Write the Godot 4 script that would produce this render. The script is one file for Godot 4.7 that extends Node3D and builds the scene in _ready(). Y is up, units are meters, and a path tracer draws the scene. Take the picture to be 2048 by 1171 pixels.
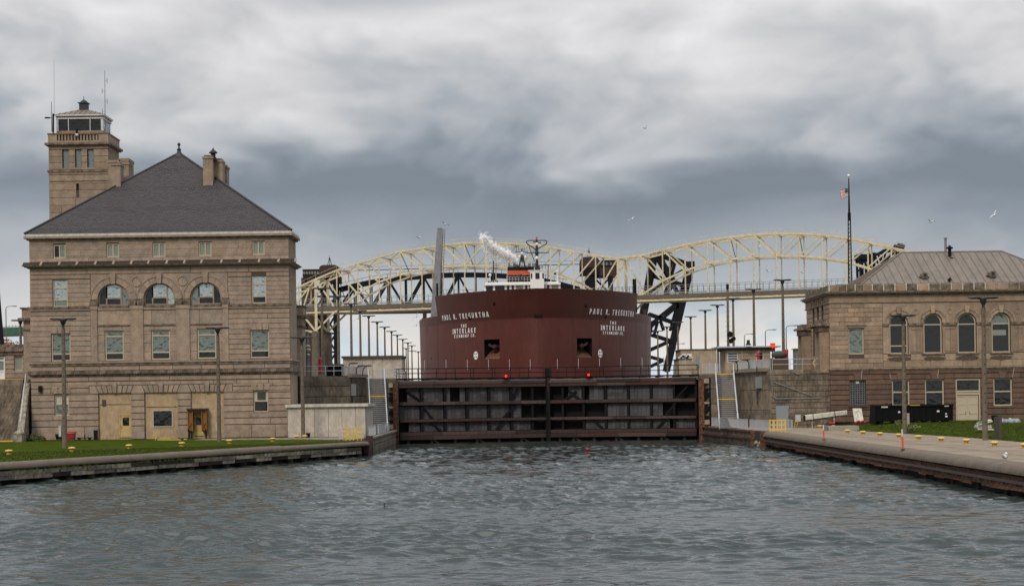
extends Node3D
# A lock on a river: stone buildings, a closed lock gate, a big red freighter behind it, a pale arch bridge beyond.

const FOC := 3300.0      # focal length in photograph pixels
const EYE := 4.8         # height of the lens above the water
const ROLL := 0.014

var rng := RandomNumberGenerator.new()
var XF := Transform3D.IDENTITY
var mats := {}
var tex := {}


class M:
	var v := PackedVector3Array()
	var n := PackedVector3Array()
	var xf := Transform3D.IDENTITY

	func tri(a: Vector3, b: Vector3, c: Vector3, na: Vector3, nb: Vector3, nc: Vector3) -> void:
		if (b - a).cross(c - a).dot(na + nb + nc) > 0.0:
			v.append(xf * a); v.append(xf * c); v.append(xf * b)
			n.append(xf.basis * na); n.append(xf.basis * nc); n.append(xf.basis * nb)
		else:
			v.append(xf * a); v.append(xf * b); v.append(xf * c)
			n.append(xf.basis * na); n.append(xf.basis * nb); n.append(xf.basis * nc)

	func quad(a: Vector3, b: Vector3, c: Vector3, d: Vector3, nn: Vector3) -> void:
		tri(a, b, c, nn, nn, nn)
		tri(a, c, d, nn, nn, nn)

	func face(a: Vector3, b: Vector3, c: Vector3, d: Vector3, away: Vector3) -> void:
		var nn := (b - a).cross(c - a)
		if nn.length_squared() < 1e-12:
			nn = (c - a).cross(d - a)
		nn = nn.normalized()
		if nn.dot((a + b + c + d) * 0.25 - away) < 0.0:
			nn = -nn
		quad(a, b, c, d, nn)

	func hexa(p: Array) -> void:   # eight corners: bottom ring then top ring
		var mid := Vector3.ZERO
		for q in p:
			mid += q / 8.0
		face(p[0], p[1], p[2], p[3], mid)
		face(p[4], p[5], p[6], p[7], mid)
		for i in 4:
			var j := (i + 1) % 4
			face(p[i], p[j], p[j + 4], p[i + 4], mid)

	func box(lo: Vector3, hi: Vector3) -> void:
		hexa([Vector3(lo.x, lo.y, lo.z), Vector3(hi.x, lo.y, lo.z), Vector3(hi.x, lo.y, hi.z), Vector3(lo.x, lo.y, hi.z),
			Vector3(lo.x, hi.y, lo.z), Vector3(hi.x, hi.y, lo.z), Vector3(hi.x, hi.y, hi.z), Vector3(lo.x, hi.y, hi.z)])

	func block(lo: Vector3, hi: Vector3, ch: float) -> void:   # a stone whose front (+z) edges are chamfered
		var a := [Vector3(lo.x, lo.y, lo.z), Vector3(hi.x, lo.y, lo.z), Vector3(hi.x, hi.y, lo.z), Vector3(lo.x, hi.y, lo.z)]
		var zc := hi.z - ch
		var b := [Vector3(lo.x, lo.y, zc), Vector3(hi.x, lo.y, zc), Vector3(hi.x, hi.y, zc), Vector3(lo.x, hi.y, zc)]
		var c := [Vector3(lo.x + ch, lo.y + ch, hi.z), Vector3(hi.x - ch, lo.y + ch, hi.z), Vector3(hi.x - ch, hi.y - ch, hi.z), Vector3(lo.x + ch, hi.y - ch, hi.z)]
		var mid := (lo + hi) * 0.5
		face(c[0], c[1], c[2], c[3], mid)
		for i in 4:
			var j := (i + 1) % 4
			face(a[i], a[j], b[j], b[i], mid)
			face(b[i], b[j], c[j], c[i], mid)

	func bar(a: Vector3, b: Vector3, w: float, h: float, up := Vector3.UP) -> void:   # w sideways, h along up
		var d := (b - a).normalized()
		if absf(d.dot(up)) > 0.99:
			up = Vector3.BACK
		var s := d.cross(up).normalized() * w * 0.5
		var u := s.cross(d).normalized() * h * 0.5
		hexa([a - s - u, a + s - u, b + s - u, b - s - u, a - s + u, a + s + u, b + s + u, b - s + u])

	func tube(a: Vector3, b: Vector3, r0: float, r1: float, seg := 8, caps := true) -> void:
		var d := (b - a).normalized()
		var s := d.cross(Vector3.UP if absf(d.y) < 0.95 else Vector3.RIGHT).normalized()
		var u := s.cross(d).normalized()
		for i in seg:
			var p := TAU * i / seg
			var q := TAU * (i + 1) / seg
			var e := s * cos(p) + u * sin(p)
			var f := s * cos(q) + u * sin(q)
			tri(a + e * r0, a + f * r0, b + f * r1, e, f, f)
			if r1 > 0.0:
				tri(a + e * r0, b + f * r1, b + e * r1, e, f, e)
			if caps:
				tri(a, a + e * r0, a + f * r0, -d, -d, -d)
				if r1 > 0.0:
					tri(b, b + e * r1, b + f * r1, d, d, d)

	func path(p: Array, r: float, seg := 6) -> void:
		for i in p.size() - 1:
			tube(p[i], p[i + 1], r, r, seg, true)

	func lathe(o: Vector3, p: Array, seg := 16) -> void:   # p: Vector2(radius, height)
		for k in p.size() - 1:
			var a: Vector2 = p[k]
			var b: Vector2 = p[k + 1]
			var t := (b - a).normalized()
			for i in seg:
				var c0 := Vector3(cos(TAU * i / seg), 0, sin(TAU * i / seg))
				var c1 := Vector3(cos(TAU * (i + 1) / seg), 0, sin(TAU * (i + 1) / seg))
				var n0 := c0 * t.y - Vector3.UP * t.x
				var n1 := c1 * t.y - Vector3.UP * t.x
				var q0 := o + c0 * a.x + Vector3.UP * a.y
				var q1 := o + c1 * a.x + Vector3.UP * a.y
				var q2 := o + c1 * b.x + Vector3.UP * b.y
				var q3 := o + c0 * b.x + Vector3.UP * b.y
				if a.x > 1e-4:
					tri(q0, q1, q2, n0, n1, n1)
				if b.x > 1e-4:
					tri(q0, q2, q3, n0, n1, n0)

	func prism(poly: PackedVector2Array, z0: float, z1: float) -> void:   # x, y outline pushed along z
		var t := Geometry2D.triangulate_polygon(poly)
		for i in range(0, t.size(), 3):
			var a := poly[t[i]]
			var b := poly[t[i + 1]]
			var c := poly[t[i + 2]]
			tri(Vector3(a.x, a.y, z1), Vector3(b.x, b.y, z1), Vector3(c.x, c.y, z1), Vector3.BACK, Vector3.BACK, Vector3.BACK)
			tri(Vector3(a.x, a.y, z0), Vector3(b.x, b.y, z0), Vector3(c.x, c.y, z0), Vector3.FORWARD, Vector3.FORWARD, Vector3.FORWARD)
		var cw := Geometry2D.is_polygon_clockwise(poly)
		for i in poly.size():
			var a := poly[i]
			var b := poly[(i + 1) % poly.size()]
			var o := (b - a).orthogonal().normalized() * (1.0 if cw else -1.0)
			quad(Vector3(a.x, a.y, z0), Vector3(b.x, b.y, z0), Vector3(b.x, b.y, z1), Vector3(a.x, a.y, z1), -Vector3(o.x, o.y, 0) if Geometry2D.is_point_in_polygon((a + b) * 0.5 + o * 0.002, poly) else Vector3(o.x, o.y, 0))

	func slab(poly: Array, y0: float, y1: float) -> void:   # plan outline (x, z) between two heights
		var pp := PackedVector2Array(poly)
		var t := Geometry2D.triangulate_polygon(pp)
		for i in range(0, t.size(), 3):
			var q := [pp[t[i]], pp[t[i + 1]], pp[t[i + 2]]]
			for s in [[y1, Vector3.UP], [y0, Vector3.DOWN]]:
				tri(Vector3(q[0].x, s[0], q[0].y), Vector3(q[1].x, s[0], q[1].y), Vector3(q[2].x, s[0], q[2].y), s[1], s[1], s[1])
		for i in pp.size():
			var a := pp[i]
			var b := pp[(i + 1) % pp.size()]
			var o := (b - a).orthogonal().normalized()
			if Geometry2D.is_point_in_polygon((a + b) * 0.5 + o * 0.01, pp):
				o = -o
			quad(Vector3(a.x, y0, a.y), Vector3(b.x, y0, b.y), Vector3(b.x, y1, b.y), Vector3(a.x, y1, a.y), Vector3(o.x, 0, o.y))

	func ball(c: Vector3, r: Vector3, seg := 10, rows := 6) -> void:
		for j in rows:
			for i in seg:
				var q := []
				for k in [[0, 0], [1, 0], [1, 1], [0, 1]]:
					var th: float = PI * (j + k[1]) / rows
					var ph: float = TAU * (i + k[0]) / seg
					q.append(Vector3(sin(th) * cos(ph), cos(th), sin(th) * sin(ph)))
				var nn := []
				for p in q:
					nn.append((p / r).normalized())
				if j > 0:
					tri(c + q[0] * r, c + q[1] * r, c + q[2] * r, nn[0], nn[1], nn[2])
				if j < rows - 1:
					tri(c + q[0] * r, c + q[2] * r, c + q[3] * r, nn[0], nn[2], nn[3])
				elif j == rows - 1:
					tri(c + q[0] * r, c + q[1] * r, c + q[3] * r, nn[0], nn[1], nn[3])

	func done(off := Vector3.ZERO) -> ArrayMesh:
		var am := ArrayMesh.new()
		if v.is_empty():
			return am
		if off != Vector3.ZERO:
			for i in v.size():
				v[i] -= off
		var a := []
		a.resize(Mesh.ARRAY_MAX)
		a[Mesh.ARRAY_VERTEX] = v
		a[Mesh.ARRAY_NORMAL] = n
		am.add_surface_from_arrays(Mesh.PRIMITIVE_TRIANGLES, a)
		return am


func mb() -> M:
	var m := M.new()
	m.xf = XF
	return m


# where a photograph pixel lies at a given distance, on the ground, or on an upright plane through two plan points (x, distance)
func W(px: float, py: float, d: float) -> Vector3:
	var dx := px - 1024.0
	var dy := 796.0 - py
	return Vector3((dx + ROLL * dy) * d / FOC, EYE + (dy - ROLL * dx) * d / FOC, -d)


func G(px: float, py: float, y: float) -> Vector3:
	var vv := (796.0 - py) - ROLL * (px - 1024.0)
	return W(px, py, (y - EYE) * FOC / vv)


func L(px: float, py: float, a: Vector2, b: Vector2) -> Vector3:
	var u := (px - 1024.0) + ROLL * (796.0 - py)
	var k := u / FOC
	var t := (k * a.y - a.x) / ((b.x - a.x) - k * (b.y - a.y))
	return W(px, py, lerpf(a.y, b.y, t))


func org(o: Node) -> Vector3:
	var s := Vector3.ZERO
	while o is Node3D and o != self:
		s += o.position
		o = o.get_parent()
	return s


func thing(called: String, label: String, category: String, at := Vector3.ZERO, group := "") -> Node3D:
	var o := Node3D.new()
	o.name = called
	add_child(o, true)
	o.position = at
	tag(o, label, category, group)
	return o


func tag(o: Node, label := "", category := "", group := "", kind := "") -> Node:
	for p in [["label", label], ["category", category], ["group", group], ["kind", kind]]:
		if p[1] != "":
			o.set_meta(p[0], p[1])
	return o


func part(root: Node, called: String, m: M, mat: Material, kind := "", label := "") -> MeshInstance3D:
	var o := MeshInstance3D.new()
	o.name = called
	o.mesh = m.done(org(root))
	o.material_override = mat
	root.add_child(o, true)
	tag(o, label, "", "", kind)
	return o


func solo(called: String, m: M, mat: Material, label: String, category: String, at: Vector3, group := "", kind := "") -> MeshInstance3D:
	var o := MeshInstance3D.new()
	o.name = called
	o.mesh = m.done(at)
	o.material_override = mat
	add_child(o, true)
	o.position = at
	tag(o, label, category, group, kind)
	return o


func copy(o: Node3D, at: Vector3, label: String) -> Node3D:
	var c: Node3D = o.duplicate()
	c.name = String(o.name).rstrip("0123456789")
	add_child(c, true)
	c.position = at
	c.set_meta("label", label)
	return c


func nth(i: int) -> String:
	return ["first", "second", "third", "fourth", "fifth", "sixth", "seventh", "eighth", "ninth", "tenth", "eleventh", "twelfth", "thirteenth", "fourteenth"][i]


# ---------------------------------------------------------------- textures and materials

func noise(kind: int, freq: float, oct: int, sd: int) -> FastNoiseLite:
	var f := FastNoiseLite.new()
	f.noise_type = kind
	f.frequency = freq
	f.fractal_octaves = oct
	f.seed = sd
	return f


func grey(size: Vector2i, layers: Array, lo: float, hi: float, power := 1.0) -> Image:   # layers: [noise, weight]
	var sum := PackedFloat32Array()
	sum.resize(size.x * size.y)
	var total := 0.0
	for l in layers:
		var d: PackedByteArray = l[0].get_seamless_image(size.x, size.y).get_data()
		var w: float = l[1]
		total += w
		for i in sum.size():
			sum[i] += w * d[i] / 255.0
	var out := PackedByteArray()
	out.resize(sum.size())
	for i in sum.size():
		out[i] = int(255.0 * lerpf(lo, hi, pow(clampf(sum[i] / total, 0, 1), power)))
	return Image.create_from_data(size.x, size.y, false, Image.FORMAT_L8, out)


func ramp(im: Image, stops: Array) -> Image:   # grey to colours
	var g := Gradient.new()
	g.offsets = PackedFloat32Array(range(stops.size()).map(func(i): return float(i) / (stops.size() - 1)))
	g.colors = PackedColorArray(stops)
	var t := []
	for i in 256:
		t.append(g.sample(i / 255.0))
	var d := im.get_data()
	var o := PackedByteArray()
	o.resize(d.size() * 3)
	for i in d.size():
		var c: Color = t[d[i]]
		o[3 * i] = c.r8
		o[3 * i + 1] = c.g8
		o[3 * i + 2] = c.b8
	return Image.create_from_data(im.get_width(), im.get_height(), false, Image.FORMAT_RGB8, o)


func tx(im: Image) -> ImageTexture:
	return ImageTexture.create_from_image(im)


func stretch(im: Image, kx: int, ky: int) -> Image:   # squeeze a tile so that its marks run long one way, then repeat it back to size
	var w := im.get_width()
	var h := im.get_height()
	var s: Image = im.duplicate()
	s.resize(w / kx, h / ky, Image.INTERPOLATE_LANCZOS)
	var o := Image.create_empty(w, h, false, im.get_format())
	for i in kx:
		for j in ky:
			o.blit_rect(s, Rect2i(0, 0, s.get_width(), s.get_height()), Vector2i(i * s.get_width(), j * s.get_height()))
	return o


func mat(r: float, g: float, b: float, rough := 0.85, t := "", scale := 0.25, opt := {}) -> StandardMaterial3D:
	var m := StandardMaterial3D.new()
	m.albedo_color = Color(r, g, b).linear_to_srgb()
	m.roughness = rough
	if t != "":
		m.albedo_texture = tex[t]
		m.uv1_triplanar = true
		m.uv1_world_triplanar = true
		m.uv1_scale = Vector3.ONE * scale * Vector3(1, opt.get("ys", 1.0), 1)
		if opt.has("bump"):
			m.heightmap_enabled = true
			m.heightmap_texture = tex[opt.get("bump_tex", t)]
			m.heightmap_scale = opt.bump
	m.metallic = opt.get("metal", 0.0)
	if opt.has("spec"):
		m.metallic_specular = opt.spec
	return m


func many(called: String, r: float, g: float, b: float, count: int, spread: float, rough := 0.85, t := "", scale := 0.25, opt := {}) -> void:
	var a := []
	for i in count:
		var k := 1.0 + spread * (2.0 * (i + 0.5) / count - 1.0)
		var w := rng.randf_range(-0.04, 0.04)
		a.append(mat(r * k * (1 + w), g * k, b * k * (1 - w), rough, t, scale, opt))
	mats[called] = a


func any(called: String) -> Material:
	var a: Array = mats[called]
	return a[rng.randi() % a.size()]


func make_materials() -> void:
	var S := FastNoiseLite.TYPE_SIMPLEX_SMOOTH
	var V := FastNoiseLite.TYPE_VALUE_CUBIC
	var n1 := noise(S, 0.006, 5, 1)
	var n2 := noise(S, 0.03, 4, 2)
	var n3 := noise(V, 0.25, 2, 3)
	var n4 := noise(S, 0.012, 5, 4)
	var sq := Vector2i(512, 512)
	var bed := stretch(grey(sq, [[n2, 1.0], [n3, 0.5]], 0.0, 1.0), 1, 4)
	tex.bed_raw = bed
	var st := grey(sq, [[n1, 1.2], [n2, 0.7], [n3, 0.6]], 0.0, 1.0)
	var sd := st.get_data()
	var bd := bed.get_data()
	for i in sd.size():
		var x := (0.6 * sd[i] + 0.4 * bd[i]) / 255.0
		sd[i] = int(255 * clampf(0.91 + (x - 0.5) * 0.6, 0.6, 1.0))
	tex.stone = tx(Image.create_from_data(512, 512, false, Image.FORMAT_L8, sd))
	tex.speck = tx(grey(sq, [[n3, 1.0], [n2, 0.7]], 0.55, 1.0))
	var streak := stretch(grey(sq, [[n4, 1.0], [n2, 0.5]], 0.0, 1.0), 4, 1)
	var td := streak.get_data()
	var od := grey(sq, [[n1, 1.0], [n3, 0.4]], 0.0, 1.0).get_data()
	for i in td.size():
		var x := (0.5 * td[i] + 0.5 * od[i]) / 255.0
		td[i] = int(255 * clampf(0.80 + (x - 0.5) * 1.2, 0.3, 1.0))
		od[i] = int(255 * clampf(0.92 + (x - 0.5) * 0.45, 0.6, 1.0))
	tex.stain = tx(Image.create_from_data(512, 512, false, Image.FORMAT_L8, td))
	tex.streak = tx(Image.create_from_data(512, 512, false, Image.FORMAT_L8, od))
	for i in td.size():
		td[i] = int(255 * clampf(0.84 + (0.5 * td[i] / 255.0 + 0.5 * od[i] / 255.0 - 0.75) * 0.55, 0.5, 1.0))
	tex.ship = tx(Image.create_from_data(512, 512, false, Image.FORMAT_L8, td))
	tex.wood = tx(stretch(grey(sq, [[n2, 1.0], [n3, 0.5]], 0.25, 1.15), 1, 8))
	tex.wood_up = tx(stretch(grey(sq, [[n2, 1.0], [n3, 0.5]], 0.4, 1.1), 8, 1))
	tex.blotch = tx(grey(sq, [[n4, 1.0], [n3, 0.35]], 0.35, 1.2))
	tex.rust = tx(ramp(grey(sq, [[n4, 1.0], [n2, 0.7], [n3, 0.5]], -0.4, 1.4), [Color(0.10, 0.08, 0.07), Color(0.23, 0.16, 0.13), Color(0.37, 0.25, 0.19), Color(0.48, 0.36, 0.27), Color(0.58, 0.50, 0.41)]))
	tex.planks = tx(stretch(ramp(grey(sq, [[n4, 0.8], [n2, 1.0], [n3, 0.5]], -0.4, 1.4), [Color(0.10, 0.09, 0.09), Color(0.23, 0.19, 0.18), Color(0.38, 0.30, 0.28), Color(0.38, 0.29, 0.27), Color(0.58, 0.52, 0.49)]), 1, 6))
	tex.grass = tx(ramp(grey(sq, [[n1, 1.0], [n2, 0.7], [n3, 1.0]], -0.2, 1.2), [Color(0.15, 0.20, 0.05), Color(0.23, 0.29, 0.08), Color(0.28, 0.34, 0.11), Color(0.34, 0.36, 0.16)]))
	tex.rough = tx(grey(sq, [[n3, 1.0], [n2, 0.8]], 0.0, 1.0))
	var ripple := grey(Vector2i(1024, 1024), [[noise(S, 0.02, 4, 9), 1.0], [noise(S, 0.06, 3, 10), 0.5]], 0.0, 1.0)
	ripple.bump_map_to_normal_map(9.0)
	tex.ripple = tx(ripple)
	var pane_bump := grey(Vector2i(256, 256), [[noise(S, 0.01, 2, 11), 1.0]], 0.0, 1.0)
	pane_bump.bump_map_to_normal_map(6.0)
	tex.wavy = tx(pane_bump)
	var so := {"bump": 2.0, "bump_tex": "rough"}
	many("stone", 0.405, 0.312, 0.246, 6, 0.09, 0.9, "stone", 0.22, so)
	many("tower", 0.36, 0.27, 0.20, 5, 0.12, 0.9, "stone", 0.22, so)
	many("stain", 0.055, 0.043, 0.034, 3, 0.3, 0.95, "blotch", 0.6)
	many("beige", 0.40, 0.29, 0.206, 7, 0.24, 0.9, "stone", 0.22, so)
	many("brown", 0.172, 0.108, 0.078, 6, 0.16, 0.9, "stone", 0.25, so)
	many("wet", 0.24, 0.192, 0.14, 4, 0.14, 0.9, "stain", 0.16, so)
	many("wing", 0.27, 0.215, 0.155, 4, 0.10, 0.9, "stain", 0.16, so)
	many("timber", 0.58, 0.55, 0.545, 7, 0.6, 0.9, "planks", 0.35, {"bump": 2.0, "bump_tex": "wood"})
	many("slate_grey", 0.125, 0.123, 0.134, 6, 0.35, 0.8, "wood_up", 0.3)
	many("rock", 0.34, 0.30, 0.235, 6, 0.35, 0.95, "stain", 0.5, {"bump": 4.0, "bump_tex": "rough"})
	many("rusty", 0.95, 0.80, 0.68, 4, 0.25, 0.85, "rust", 0.5, {"bump": 2.0, "bump_tex": "rough"})
	mats.timber.append(mat(0.60, 0.36, 0.33, 0.9, "planks", 0.35, {"bump": 2.0, "bump_tex": "wood"}))
	mats.mortar = mat(0.155, 0.115, 0.088, 0.95, "speck", 0.5)
	mats.mortar_brown = mat(0.06, 0.033, 0.025, 0.95, "speck", 0.5)
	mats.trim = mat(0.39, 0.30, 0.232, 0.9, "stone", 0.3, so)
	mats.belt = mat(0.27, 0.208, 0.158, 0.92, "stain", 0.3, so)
	mats.slate = mat(0.074, 0.064, 0.070, 0.7, "speck", 0.8)
	mats.slate_dark = mat(0.042, 0.042, 0.05, 0.6, "speck", 0.8)
	mats.seam = mat(0.18, 0.148, 0.122, 0.55, "streak", 0.15)
	mats.gutter = mat(0.62, 0.60, 0.57, 0.6, "streak", 0.5)
	mats.cream = mat(0.50, 0.43, 0.31, 0.6)
	mats.infill = mat(0.50, 0.36, 0.22, 0.8, "streak", 0.2)
	mats.yellow_door = mat(0.60, 0.42, 0.17, 0.55, "streak", 0.3)
	mats.ochre = mat(0.42, 0.19, 0.025, 0.7, "wood_up", 0.8)
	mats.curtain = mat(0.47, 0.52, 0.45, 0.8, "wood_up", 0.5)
	mats.soot = mat(0.17, 0.125, 0.092, 0.95, "blotch", 0.8)
	mats.dark = mat(0.012, 0.012, 0.014, 0.5)
	mats.black = mat(0.010, 0.010, 0.011, 0.6, "", 1.0, {"spec": 0.25})
	mats.steel = mat(0.010, 0.010, 0.014, 0.7, "", 0.2, {"spec": 0.25})
	mats.steel_rust = mat(0.05, 0.026, 0.022, 0.8, "streak", 0.12)
	mats.bridge = mat(0.70, 0.62, 0.42, 0.6, "streak", 0.12)
	mats.deck = mat(0.15, 0.125, 0.10, 0.9, "streak", 0.1)
	mats.bridge_concrete = mat(0.15, 0.125, 0.10, 0.9, "streak", 0.08)
	mats.fence = mat(0.22, 0.24, 0.25, 0.6)
	mats.white = mat(0.72, 0.72, 0.74, 0.5, "streak", 0.3)
	mats.white_rail = mat(0.46, 0.47, 0.50, 0.5)
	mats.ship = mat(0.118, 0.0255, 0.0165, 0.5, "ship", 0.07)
	mats.ship_shaded = mat(0.082, 0.0165, 0.0115, 0.5, "ship", 0.07)  # darker hull red: shade of the overhanging flare put into the colour
	mats.ship_rust = mat(0.135, 0.045, 0.024, 0.9, "streak", 0.3)
	mats.ship_white = mat(0.78, 0.76, 0.76, 0.5)
	mats.steam = mat(0.95, 0.95, 0.95, 1.0, "", 1.0, {"spec": 0.0})
	mats.steam.transparency = BaseMaterial3D.TRANSPARENCY_ALPHA
	mats.steam.albedo_color.a = 0.085
	mats.orange = mat(0.42, 0.075, 0.025, 0.5)
	mats.letter = mat(0.85, 0.84, 0.84, 0.6)
	mats.boom = mat(0.25, 0.25, 0.27, 0.6, "streak", 0.2)
	mats.pole = mat(0.18, 0.14, 0.10, 0.9, "streak", 0.4)
	mats.lamp = mat(0.018, 0.018, 0.020, 0.4)
	mats.bollard = mat(0.54, 0.34, 0.035, 0.5, "streak", 1.6)
	mats.bollard_top = mat(0.68, 0.50, 0.15, 0.5, "streak", 1.6)
	mats.yellow = mat(0.75, 0.48, 0.03, 0.5)
	mats.red = mat(0.50, 0.03, 0.03, 0.5)
	mats.orange_red = mat(0.70, 0.09, 0.05, 0.5)
	mats.plastic_red = mat(0.30, 0.02, 0.035, 0.5)
	mats.panel = mat(0.56, 0.50, 0.43, 0.8, "streak", 0.25)
	mats.tan = mat(0.43, 0.35, 0.255, 0.85, "streak", 0.2)
	mats.concrete = mat(0.27, 0.235, 0.18, 0.9, "streak", 0.25, so)
	mats.kerb = mat(0.165, 0.132, 0.10, 0.9, "stone", 0.17, so)
	mats.pavement = mat(0.30, 0.238, 0.172, 0.92, "stone", 0.09, so)
	mats.path = mat(0.33, 0.28, 0.21, 0.92, "blotch", 0.2)
	mats.lawn = mat(0.80, 0.76, 0.72, 1.0, "grass", 0.16, {"bump": 5.0, "bump_tex": "rough", "spec": 0.1})
	mats.moss = mat(0.80, 0.85, 0.7, 1.0, "grass", 0.9, {"spec": 0.1})
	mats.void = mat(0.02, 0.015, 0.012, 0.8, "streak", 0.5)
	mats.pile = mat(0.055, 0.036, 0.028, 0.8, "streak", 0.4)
	mats.grey_box = mat(0.22, 0.25, 0.27, 0.5)
	mats.grey_metal = mat(0.34, 0.35, 0.37, 0.5, "speck", 0.5)
	mats.grey_brown = mat(0.16, 0.14, 0.12, 0.9, "wood", 0.5)
	mats.cover = mat(0.62, 0.59, 0.50, 0.7, "streak", 0.6)
	mats.tarp = mat(0.045, 0.06, 0.05, 0.6)
	mats.blade = mat(1, 1, 1, 0.9, "", 1.0, {"spec": 0.1})
	mats.blade.vertex_color_use_as_albedo = true
	mats.leaf = mat(0.07, 0.10, 0.02, 0.9)
	mats.leaf_orange = mat(0.34, 0.12, 0.03, 0.9)
	mats.bark = mat(0.08, 0.06, 0.045, 0.9)
	mats.green_girder = mat(0.03, 0.12, 0.075, 0.6, "streak", 0.2)
	mats.container = mat(0.006, 0.006, 0.007, 0.6, "", 1.0, {"spec": 0.25})
	mats.rubber = mat(0.02, 0.02, 0.02, 0.8)
	mats.bird_white = mat(0.70, 0.70, 0.70, 0.7)
	mats.bird_grey = mat(0.30, 0.31, 0.33, 0.7)
	mats.flag_red = mat(0.36, 0.015, 0.02, 0.8)
	mats.flag_blue = mat(0.015, 0.02, 0.09, 0.8)
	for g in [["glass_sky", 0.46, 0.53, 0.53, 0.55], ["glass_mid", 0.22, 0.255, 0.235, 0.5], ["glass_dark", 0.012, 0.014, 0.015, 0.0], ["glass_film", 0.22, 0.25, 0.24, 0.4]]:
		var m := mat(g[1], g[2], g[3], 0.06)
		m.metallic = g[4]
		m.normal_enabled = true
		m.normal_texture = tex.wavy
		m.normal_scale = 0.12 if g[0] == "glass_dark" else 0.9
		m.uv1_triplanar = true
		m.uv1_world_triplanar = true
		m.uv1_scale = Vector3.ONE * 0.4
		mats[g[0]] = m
	for e in [["lit_red", 1.0, 0.04, 0.04, 2.6], ["lit_amber", 1.0, 0.10, 0.03, 4.0]]:
		var m := mat(e[1] * 0.5, e[2], e[3], 0.4)
		m.emission_enabled = true
		m.emission = Color(e[1], e[2], e[3])
		m.emission_energy_multiplier = e[4]
		mats[e[0]] = m
	var w := mat(0.024, 0.036, 0.033, 0.04)
	w.metallic_specular = 0.5
	w.normal_enabled = true
	w.normal_texture = tex.ripple
	w.normal_scale = 0.2
	w.uv1_triplanar = true
	w.uv1_world_triplanar = true
	w.uv1_scale = Vector3.ONE / 6.1
	mats.water = w


func _ready() -> void:
	rng.seed = 20
	# camera
	var cam := Camera3D.new()
	cam.name = "camera"
	cam.projection = Camera3D.PROJECTION_FRUSTUM
	cam.near = 1.0
	cam.far = 6000.0
	cam.size = 1171.0 / FOC
	cam.frustum_offset = Vector2(0, (796.0 - 585.5) / FOC)
	cam.position = Vector3(0, EYE, 0)
	cam.rotation.z = -ROLL
	add_child(cam)
	cam.current = true
	# sky
	var we := WorldEnvironment.new()
	we.name = "world_environment"
	var e := Environment.new()
	e.background_mode = Environment.BG_SKY
	e.sky = Sky.new()
	var pm := PanoramaSkyMaterial.new()
	pm.panorama = make_sky()
	e.sky.sky_material = pm
	e.background_energy_multiplier = SKY_TOP
	e.tonemap_mode = Environment.TONE_MAPPER_LINEAR
	e.tonemap_exposure = 1.12
	e.sdfgi_enabled = true
	e.ssao_enabled = true
	e.ssil_enabled = true
	e.volumetric_fog_enabled = true
	e.volumetric_fog_density = 0.0
	we.environment = e
	add_child(we)
	# sun, behind cloud
	var sun := DirectionalLight3D.new()
	sun.name = "sun"
	sun.light_energy = 0.5
	sun.light_color = Color(1.0, 0.95, 0.88)
	sun.light_angular_distance = 14.0
	sun.shadow_enabled = true
	add_child(sun)
	sun.look_at_from_position(Vector3.ZERO, Vector3(0.35, -0.85, -0.9))

	make_materials()
	build_water()
	build_grounds()
	build_stone_hall()
	build_tower()
	build_east_hall()
	build_lock_walls()
	build_gate()
	build_ship()
	build_arch_bridge()
	build_rail_bridges()
	build_lamps()
	build_west_details()
	build_east_details()
	build_small_things()


const SKY_TOP := 2.2


const SKY_STEPS := [[0.0, 0.74], [1.5, 0.72], [3.0, 0.60], [4.3, 0.46], [5.4, 0.40], [6.2, 0.31], [7.2, 0.24], [8.0, 0.29], [9.0, 0.42], [10.4, 0.53], [13.4, 0.66], [14.6, 0.44], [16.0, 0.31], [19.6, 0.31], [22.0, 0.46], [30.0, 0.40], [46.0, 0.42], [66.0, 1.9], [95.0, 2.2]]


func sky_at(az: float, el: float, na: FastNoiseLite, nb: FastNoiseLite, nc: FastNoiseLite) -> Color:
	var y := sin(el)
	var c := cos(el)
	var deg := el * 57.296
	var v := Vector3(sin(az) * c, y, -cos(az) * c) * 57.3
	var a := na.get_noise_3d(v.x, v.y * 2.6, v.z)
	var b := nb.get_noise_3d(v.x + 6.0 * a, v.y * 2.4, v.z + 30.0)
	var d := nc.get_noise_3d(v.x + 3.0 * b, v.y * 1.8 + 2.0 * a, v.z)
	var w := maxf(0.0, deg + 0.15 + (1.8 * a + 1.3 * b + 0.75 * d) * smoothstep(0.0, 4.0, deg))
	# a bright gap low down, then the dark underside of the cloud deck, then paler cloud; out of view, added dim bands and a zenith brightened to light the walls
	var t := 0.0
	for i in SKY_STEPS.size() - 1:
		if w <= SKY_STEPS[i + 1][0] or i == SKY_STEPS.size() - 2:
			t = lerpf(SKY_STEPS[i][1], SKY_STEPS[i + 1][1], smoothstep(SKY_STEPS[i][0], SKY_STEPS[i + 1][0], w) * 0.5 + 0.5 * clampf(inverse_lerp(SKY_STEPS[i][0], SKY_STEPS[i + 1][0], w), 0, 1))
			break
	t *= 1.0 + 0.20 * b + 0.26 * d
	var cool := smoothstep(0.62, 0.15, t)
	var col := Vector3(1.0, 1.0, 1.015).lerp(Vector3(0.82, 0.98, 1.16), cool)
	var low := smoothstep(3.6, 1.2, deg)
	var gap := smoothstep(-0.12, 0.40, d + 0.5 * b) * smoothstep(5.5, 2.5, deg)
	col = col.lerp(Vector3(1.06, 1.0, 0.89), low * 0.8 * (1.0 - gap))
	col = col.lerp(Vector3(0.78, 0.95, 1.06), gap * 0.7)
	t *= 1.0 - 0.15 * gap
	col *= t / SKY_TOP
	return Color(clampf(col.x, 0, 1), clampf(col.y, 0, 1), clampf(col.z, 0, 1)).linear_to_srgb()


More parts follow.
